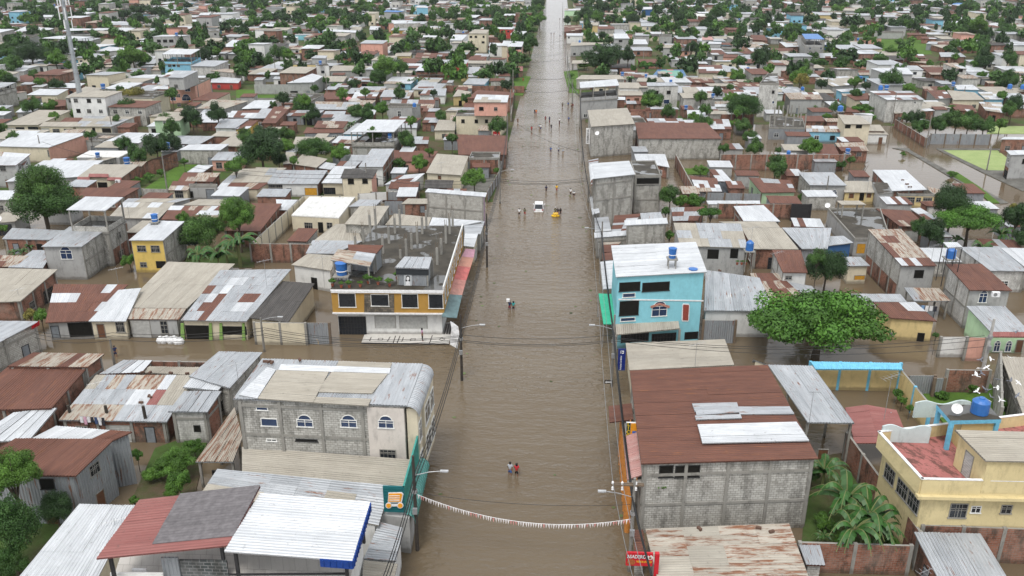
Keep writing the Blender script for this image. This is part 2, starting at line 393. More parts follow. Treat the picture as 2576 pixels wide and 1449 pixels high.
# ---------------------------------------------------------------- houses
PAL = {'c': None}
FOOT = []      # footprints of everything built: (cx, cy, radius-ish polygon)
HOUSES = []
def lerp2(q, s, t):
    FL, FR, BR, BL = q
    return (FL * (1 - s) + FR * s) * (1 - t) + (BL * (1 - s) + BR * s) * t
def roof_mesh(q, code, across=False, ribs=False, rnd=random, m=None):
    """sheets laid over a four-cornered roof, each sheet its own material and tone"""
    m = m or MB()
    FL, FR, BR, BL = q
    Wd = ((FR - FL).length + (BR - BL).length) / 2; D = ((BL - FL).length + (BR - FR).length) / 2
    dist = (FL - CO).length
    pw, pl = (1.05, 2.6) if dist < 170 else ((1.6, 3.4) if dist < 330 else (3.0, 5))
    if across: A, L = D, Wd
    else: A, L = Wd, D
    na = max(1, min(40, round(A / pw))); nl = max(1, min(8, round(L / pl)))
    if len(code) == 1: nl = max(1, min(3, round(L / 6)))
    up = Vector((0, 0, 1))
    run = None
    for j in range(nl):
        for i in range(na):
            if run is None or rnd.random() < .55: run = rnd.choice(code)
            mi = RI[run if rnd.random() < .9 else rnd.choice(code)]
            a0, a1, l0, l1 = i / na, (i + 1) / na, j / nl, (j + 1) / nl
            off = .012 * ((i + j) % 2) + rnd.random() * .02
            tone = rnd.uniform(.88, 1.08) if len(code) > 1 else rnd.uniform(.95, 1.05)
            segs = max(2, round((a1 - a0) * A / .13)) if ribs else 1
            for k in range(segs):
                b0 = a0 + (a1 - a0) * k / segs; b1 = a0 + (a1 - a0) * (k + 1) / segs
                h0 = (.0 if not ribs else (.05 if k % 2 else 0)); h1 = (.0 if not ribs else (0 if k % 2 else .05))
                if across: c = [lerp2(q, l0, b0), lerp2(q, l1, b0), lerp2(q, l1, b1), lerp2(q, l0, b1)]; hh = (h0, h0, h1, h1)
                else: c = [lerp2(q, b0, l0), lerp2(q, b1, l0), lerp2(q, b1, l1), lerp2(q, b0, l1)]; hh = (h0, h1, h1, h0)
                c = [p + up * (h + off) for p, h in zip(c, hh)]
                uv = ([(b0 * A, l0 * L), (b0 * A, l1 * L), (b1 * A, l1 * L), (b1 * A, l0 * L)] if across else
                      [(b0 * A, l0 * L), (b1 * A, l0 * L), (b1 * A, l1 * L), (b0 * A, l1 * L)])
                m.face(c, mi, uv, tone)
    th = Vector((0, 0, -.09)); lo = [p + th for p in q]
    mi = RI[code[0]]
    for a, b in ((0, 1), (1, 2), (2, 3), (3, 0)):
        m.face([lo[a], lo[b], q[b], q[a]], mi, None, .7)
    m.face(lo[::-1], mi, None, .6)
    return m
def inset(q, d):
    c = sum(q, Vector()) / 4
    out = []
    for p in q:
        v = Vector((c.x - p.x, c.y - p.y, 0)); L = v.length
        f = min(.35, d * 1.3 / max(L, .1)); out.append(p + (c - p) * f)
    return out
WKEY = list(WM); WMATS = [WM[k] for k in WKEY] + [CONC]; WI = {k: i for i, k in enumerate(WKEY)}; CI = len(WKEY)
def wall_quad(m, a, b, ztA, ztB, z0, mi, pil=False, tone=1.0):
    L = (Vector((b.x, b.y, 0)) - Vector((a.x, a.y, 0))).length
    u0 = a.x + a.y
    m.face([(a.x, a.y, z0), (b.x, b.y, z0), (b.x, b.y, ztB), (a.x, a.y, ztA)], mi, [(u0, z0), (u0 + L, z0), (u0 + L, ztB), (u0, ztA)], tone)
    if pil and L > 2:
        d = Vector((b.x - a.x, b.y - a.y, 0)).normalized(); nrm = Vector((d.y, -d.x, 0)); rz = math.atan2(d.y, d.x)
        k = max(1, round(L / 3.6))
        for i in range(k + 1):
            p = a + (b - a) * (i / k) + nrm * .02 - d * (0 if 0 < i < k else (.14 if i else -.14))
            zt = ztA + (ztB - ztA) * i / k - .03
            m.box((p.x, p.y, (z0 + zt) / 2), (.26, .14, zt - z0), CI, rz)
            z = max(2.75, z0 + 2.6)
        while z < min(ztA, ztB) - .5:
            c = (a + b) / 2 + nrm * .015
            m.box((c.x, c.y, z), (L - .02, .12, .24), CI, rz); z += 2.8
def walls_mesh(q, z0, ztops, code, pil=False, m=None):
    m = m or MB()
    codes = code if len(code) == 4 else (code * 4 if len(code) == 1 else code[0] + code[1] * 3)
    n = 4
    for i in range(n):
        a, b = q[i], q[(i + 1) % n]
        c = codes[i]
        wall_quad(m, a, b, ztops[i], ztops[(i + 1) % n], z0, WI[c], pil and c in 'gkh')
    m.face([(q[i].x, q[i].y, ztops[i]) for i in range(4)], WI[codes[0]])
    return m
def on_wall(tile, x, y, a, b):
    """where the sight line through a picture point meets the wall plane a-b: metres along it and height"""
    d = ray(*P_of(tile, x, y)); e = Vector((b.x - a.x, b.y - a.y, 0)); L = e.length; e /= L
    nrm = Vector((e.y, -e.x, 0)); t = (a - CO).dot(nrm) / d.dot(nrm); p = CO + d * t
    return (p - a).dot(e), p.z, L, e, nrm
def opening(root, a, e, nrm, s0, s1, z0, z1, kind):
    """a window, door or painted-dark opening standing slightly proud of its wall; kind letter chooses the look"""
    w, h = s1 - s0, z1 - z0
    if w < .1 or h < .1: return
    def bx(m, u0, u1, v0, v1, d0, d1, mi=0):
        c = a + e * ((u0 + u1) / 2) + nrm * ((d0 + d1) / 2)
        m.box((c.x, c.y, (v0 + v1) / 2), (u1 - u0, abs(d1 - d0), v1 - v0), mi, math.atan2(e.y, e.x))
    door = kind in 'dDgsbk'
    fr = MB(); t = .07
    fm = {'w': FRAMEW, 'n': FRAMEW, 'W': FRAMEW, 'a': FRAMEW, 'l': CONC}.get(kind, FRAMED if kind in 'Dogk' else CONC)
    bx(fr, s0, s0 + t, z0, z1, -.05, .05); bx(fr, s1 - t, s1, z0, z1, -.05, .05)
    bx(fr, s0 + t, s1 - t, z1 - t, z1, -.05, .047)
    if not door: bx(fr, s0 - .06, s1 + .06, z0 - .08, z0, -.05, .09)
    if kind in 'wal' and kind != 'n':
        bx(fr, (s0 + s1) / 2 - .025, (s0 + s1) / 2 + .025, z0, z1 - t, 0, .04)
        bx(fr, s0 + t, s1 - t, z0 + h * .62, z0 + h * .62 + .045, 0, .036)
    if kind == 'a':
        cx, rr = (s0 + s1) / 2, w * .38
        pts = [a + e * (cx + rr * math.cos(k * math.pi / 10)) + nrm * .02 + Vector((0, 0, z1 + rr * .8 * math.sin(k * math.pi / 10) - a.z)) for k in range(11)]
        fr.tube(pts, .04, 5)
    if kind in 'gl':
        k = max(2, int(w / .35))
        for i in range(1, k): bx(fr, s0 + w * i / k - .015, s0 + w * i / k + .015, z0, z1 - t, .02, .05)
        k = max(2, int(h / .45))
        for i in range(1, k): bx(fr, s0 + t, s1 - t, z0 + h * i / k - .015, z0 + h * i / k + .015, .022, .045)
    o = fr.build('door' if door else 'window', fm, root)
    pn = MB(); bx(pn, s0 + t, s1 - t, z0, z1 - t, -.04, .015)
    if kind == 'a':
        cx, rr = (s0 + s1) / 2, w * .36
        for k in range(10):
            q = [(cx, 0)] + [(cx + rr * math.cos(x * math.pi / 10), rr * .8 * math.sin(x * math.pi / 10)) for x in (k, k + 1)]
            pn.face([a + e * u + nrm * .012 + Vector((0, 0, z1 + v - a.z)) for u, v in q])
    if kind == 's':
        for i in range(int(h / .2)): bx(pn, s0 + t, s1 - t, z0 + i * .2, z0 + i * .2 + .1, .015, .035)
    pm = {'o': DARK, 'd': DOORB, 'D': DOORG, 's': SHUT, 'a': BGLASS, 'W': BGLASS, 'b': plain('orange_gate_paint', (.55, .28, .03)), 'k': DARK}.get(kind, GLASS)
    pn.build('panel' if door else 'pane', pm, o)
def facade(root, a, b, zt, rnd, lod):
    """doors and windows where the photo is too small to read each one"""
    e = Vector((b.x - a.x, b.y - a.y, 0)); L = e.length
    if L < 2.5: return
    e /= L; nrm = Vector((e.y, -e.x, 0))
    a = Vector((a.x, a.y, 0))
    st = max(1, int((zt + .9) / 2.7)); k = max(1, int(L / 3.3))
    for s in range(st):
        for i in range(k):
            c = L * (i + .5) / k + rnd.uniform(-.3, .3); z = s * 2.8
            r = rnd.random()
            if s == 0 and r < .4: opening(root, a, e, nrm, c - .5, c + .5, 0, 1.75, rnd.choice('dDkD'))
            elif s == 0 and r < .55 and L / k > 3: opening(root, a, e, nrm, c - 1.2, c + 1.2, 0, 1.85, rnd.choice('gsk'))
            elif r < .85 and zt > z + 1.8: opening(root, a, e, nrm, c - .6, c + .6, z + .7, z + 1.7, rnd.choice('lwoog'.replace('g', 'l')))
ROOFD = {'z': 'grey zinc', 'w': 'white metal', 'b': 'beige', 'r': 'rusty brown', 's': 'half-rusted', 'R': 'red', 'd': 'dark', 'B': 'blue', 'O': 'orange', 'c': 'flat concrete', 'C': 'white flat', 'p': 'pink', 't': 'teal'}
WALLD = {'k': 'brick', 'g': 'grey block', 'h': 'pale block', 'G': 'grey plastered', 'w': 'white', 'c': 'cream', 'y': 'yellow', 'Y': 'yellow', 'o': 'ochre', 'p': 'pink', 'b': 'light blue', 't': 'turquoise', 'B': 'dark blue', 'e': 'green', 'm': 'mint green', 'R': 'red', 'Z': 'zinc-clad', 'v': 'lilac'}
def roof_words(code):
    s = []
    for ch in code:
        if ch not in s: s.append(ch)
    if len(s) == 1: return ROOFD[s[0]]
    a = max(s, key=code.count); b = [x for x in s if x != a][0]
    return 'patched %s and %s' % (ROOFD[a], ROOFD[b].split()[-1] if ROOFD[b] != 'white metal' else 'white')
def house(q, roof, wall, label='', name='house', op=None, across=False, ribs=None, wins=None, tile=None, seed=0, base=-.5, ov=.3, parapet=True, single=False, pil=None, sides='f'):
    rnd = random.Random(seed * 7919 + 13)
    cen = sum(q, Vector()) / 4
    root = thing(name, (cen.x, cen.y, 0), label or None, 'house')
    dist = (cen - CO).length
    FL, FR, BR, BL = q
    slab = roof in ('c', 'C')
    iq = inset(q, ov if not slab else .05)
    zt = [p.z - (.1 if not slab else .2) for p in iq]
    if ribs is None: ribs = dist < 112
    if pil is None: pil = dist < 190
    wtop = zt if op is None else [min(op, z) for z in zt]
    if op is None or op > 0.2:
        if base < 0 and wall[0] in 'gG' and min(wtop) > 4.5 and dist < 330 and len(HOUSES) % 2 and dist > 85:
            walls_mesh(iq, base, [2.5] * 4, wall[0] + 'kkk', pil).build('lower_wall', WMATS, root); walls_mesh(iq, 2.5, wtop, wall, pil).build('wall', WMATS, root)
        else: walls_mesh(iq, base, wtop, wall, pil).build('wall', WMATS, root)
    if slab:
        m = MB(); top = list(q); lo = [Vector((p.x, p.y, p.z - .2)) for p in q]
        m.face(top, 0, [(p.x, p.y) for p in top]); m.face(lo[::-1], 1)
        for i in range(4):
            a, b = i, (i + 1) % 4; m.face([lo[a], lo[b], top[b], top[a]], 1)
        if parapet:
            for i in range(4):
                a, b = q[i], q[(i + 1) % 4]; e = (b - a); L = e.length
                if L < .5: continue
                e = e.normalized(); n = Vector((e.y, -e.x, 0)); c = (a + b) / 2 - n * .1
                m.box((c.x, c.y, c.z + .13), (L - .02 - .2 * (i % 2), .14, .3), 1, math.atan2(e.y, e.x))
        m.build('roof', [WSLAB if roof == 'C' else SLAB, FRAMEW if roof == 'C' else CONC], root)
    else:
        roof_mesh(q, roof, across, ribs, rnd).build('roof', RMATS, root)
    if op is not None:
        h0 = op
        if op > .2:
            m = MB(); fl = [Vector((p.x, p.y, op + .12)) for p in inset(q, .05)]; fo = [Vector((p.x, p.y, op - .08)) for p in fl]
            m.face(fl, 0, [(p.x, p.y) for p in fl]); m.face(fo[::-1], 1)
            for i in range(4): m.face([fo[i], fo[(i + 1) % 4], fl[(i + 1) % 4], fl[i]], 1)
            m.build('terrace_floor', [SLAB, CONC], root)
            h0 = op + .12
        for i in range(4):
            a, b = iq[i], iq[(i + 1) % 4]; L = (b - a).length; k = max(1, min(4, round(L / 4.5)))
            for j in range(k):
                p = a + (b - a) * (j / k)
                m = MB(); m.box((p.x, p.y, (h0 + p.z - .1) / 2 - (0 if op > .2 else .2)), (.2, .2, p.z - .1 - h0 + (.0 if op > .2 else .4)), 0)
                m.build('post', CONC if wall[0] != 'Z' else BLACKM, root)
        if op > 1.5:
            m = MB()
            for i in range(4):
                a, b = iq[i], iq[(i + 1) % 4]; e = b - a; L = e.length; 
                if L < 1: continue
                e = e.normalized(); c = (a + b) / 2
                m.box((c.x, c.y, op + .12 + .4), (L - .22, .1, .8), 0, math.atan2(e.y, e.x))
            m.build('parapet', WM[wall[0]], root)
    if wins and wins != '-':
        for w in wins.split(';'):
            w = w.strip(); side = 'f'
            if w[1] == ':': side, w = w[0], w[2:]
            x0, y0, x1, y1, kd = w.split(','); x0, y0, x1, y1 = map(float, (x0, y0, x1, y1))
            a, b = {'f': (iq[0], iq[1]), 'r': (iq[1], iq[2]), 'l': (iq[3], iq[0])}[side]
            ym = (y0 + y1) / 2; xm = (x0 + x1) / 2
            s0, _, L, e, n = on_wall(tile, x0, ym, a, b); s1 = on_wall(tile, x1, ym, a, b)[0]
            za = on_wall(tile, xm, y1, a, b)[1]; zb = on_wall(tile, xm, y0, a, b)[1]
            zmax = min(wtop[0], wtop[1]) - .12
            if zb > zmax: zb = zmax
            if s1 < s0: s0, s1 = s1, s0
            opening(root, Vector((a.x, a.y, 0)), e, n, max(.05, s0), min(L - .05, s1), max(0 if kd in 'dDgsbk' else .2, za), zb, kd.strip())
    elif wins == '-': pass
    elif dist < 330:
        facade(root, iq[0], iq[1], min(wtop[0], wtop[1]), rnd, 0)
        if dist < 230:
            sa, sb = (iq[1], iq[2]) if cen.x < 0 else (iq[3], iq[0])
            facade(root, sa, sb, min(wtop), rnd, 1)
    elif dist < 520 and (op is None or op > 2):
        # far: openings read as dark spots, still set on the wall
        a, b = iq[0], iq[1]; e = Vector((b.x - a.x, b.y - a.y, 0)); L = e.length; e /= L; n = Vector((e.y, -e.x, 0))
        k = max(1, int(L / 3.5)); zz = min(wtop)
        for s in range(max(1, int((zz + .6) / 2.8))):
            for i in range(k):
                if rnd.random() < .7:
                    m = MB(); c = a + e * (L * (i + .5) / k) + n * .02
                    hgt = 1.1 if rnd.random() < .6 or s else 2.0
                    m.box((c.x, c.y, s * 2.8 + (1.2 if hgt < 2 else .85)), (1.2, .08, hgt * .85), 0, math.atan2(e.y, e.x))
                    m.build('window' if hgt < 2 else 'door', GLASS, root)
    FOOT.append([(p.x, p.y) for p in q])
    u, v = to_px(cen)
    HOUSES.append(dict(o=root, roof=roof, wall=wall, z=max(p.z for p in q), u=u, v=v, lab=bool(label), op=op, area=(FR - FL).length * (BL - FL).length))
    return root, iq
NH = 0
def zm(z):
    """storey heights above the flood: the water stands about half a metre up the walls"""
    return z * .78 if z < 4.8 else (z * .87 if z < 8.7 else z)
def parse(txt):
    global NH
    for ln in txt.strip().splitlines():
        ln = ln.strip()
        if not ln or ln[0] == '#': continue
        f = [x.strip() for x in ln.split('|')]
        tile = (int(f[0][0]), int(f[0][1])); n = [float(x) for x in f[1].replace(',', ' ').split()]
        z = [float(x) for x in f[2].split(',')]; zf = z[0]; zb = z[1] if len(z) > 1 else zf + .4
        if f[3] in 'cC': zb = zf if len(z) < 2 else zb
        dz = zb - zf; zf = zm(zf); zb = zf + dz
        q = [ground(tile, n[0], n[1], zf), ground(tile, n[2], n[3], zf), ground(tile, n[4], n[5], zb), ground(tile, n[6], n[7], zb)]
        op = {}; 
        if len(f) > 5 and f[5]:
            for k in f[5].split():
                if k == 'x': op['across'] = True
                elif '=' in k:
                    a, b = k.split('='); op[a] = b if a in ('name',) else (zm(float(b)) if a == 'op' else float(b))
        NH += 1
        house(q, f[3], f[4], f[7] if len(f) > 7 else '', wins=(f[6] if len(f) > 6 and f[6] else None), tile=tile, seed=NH, **op)
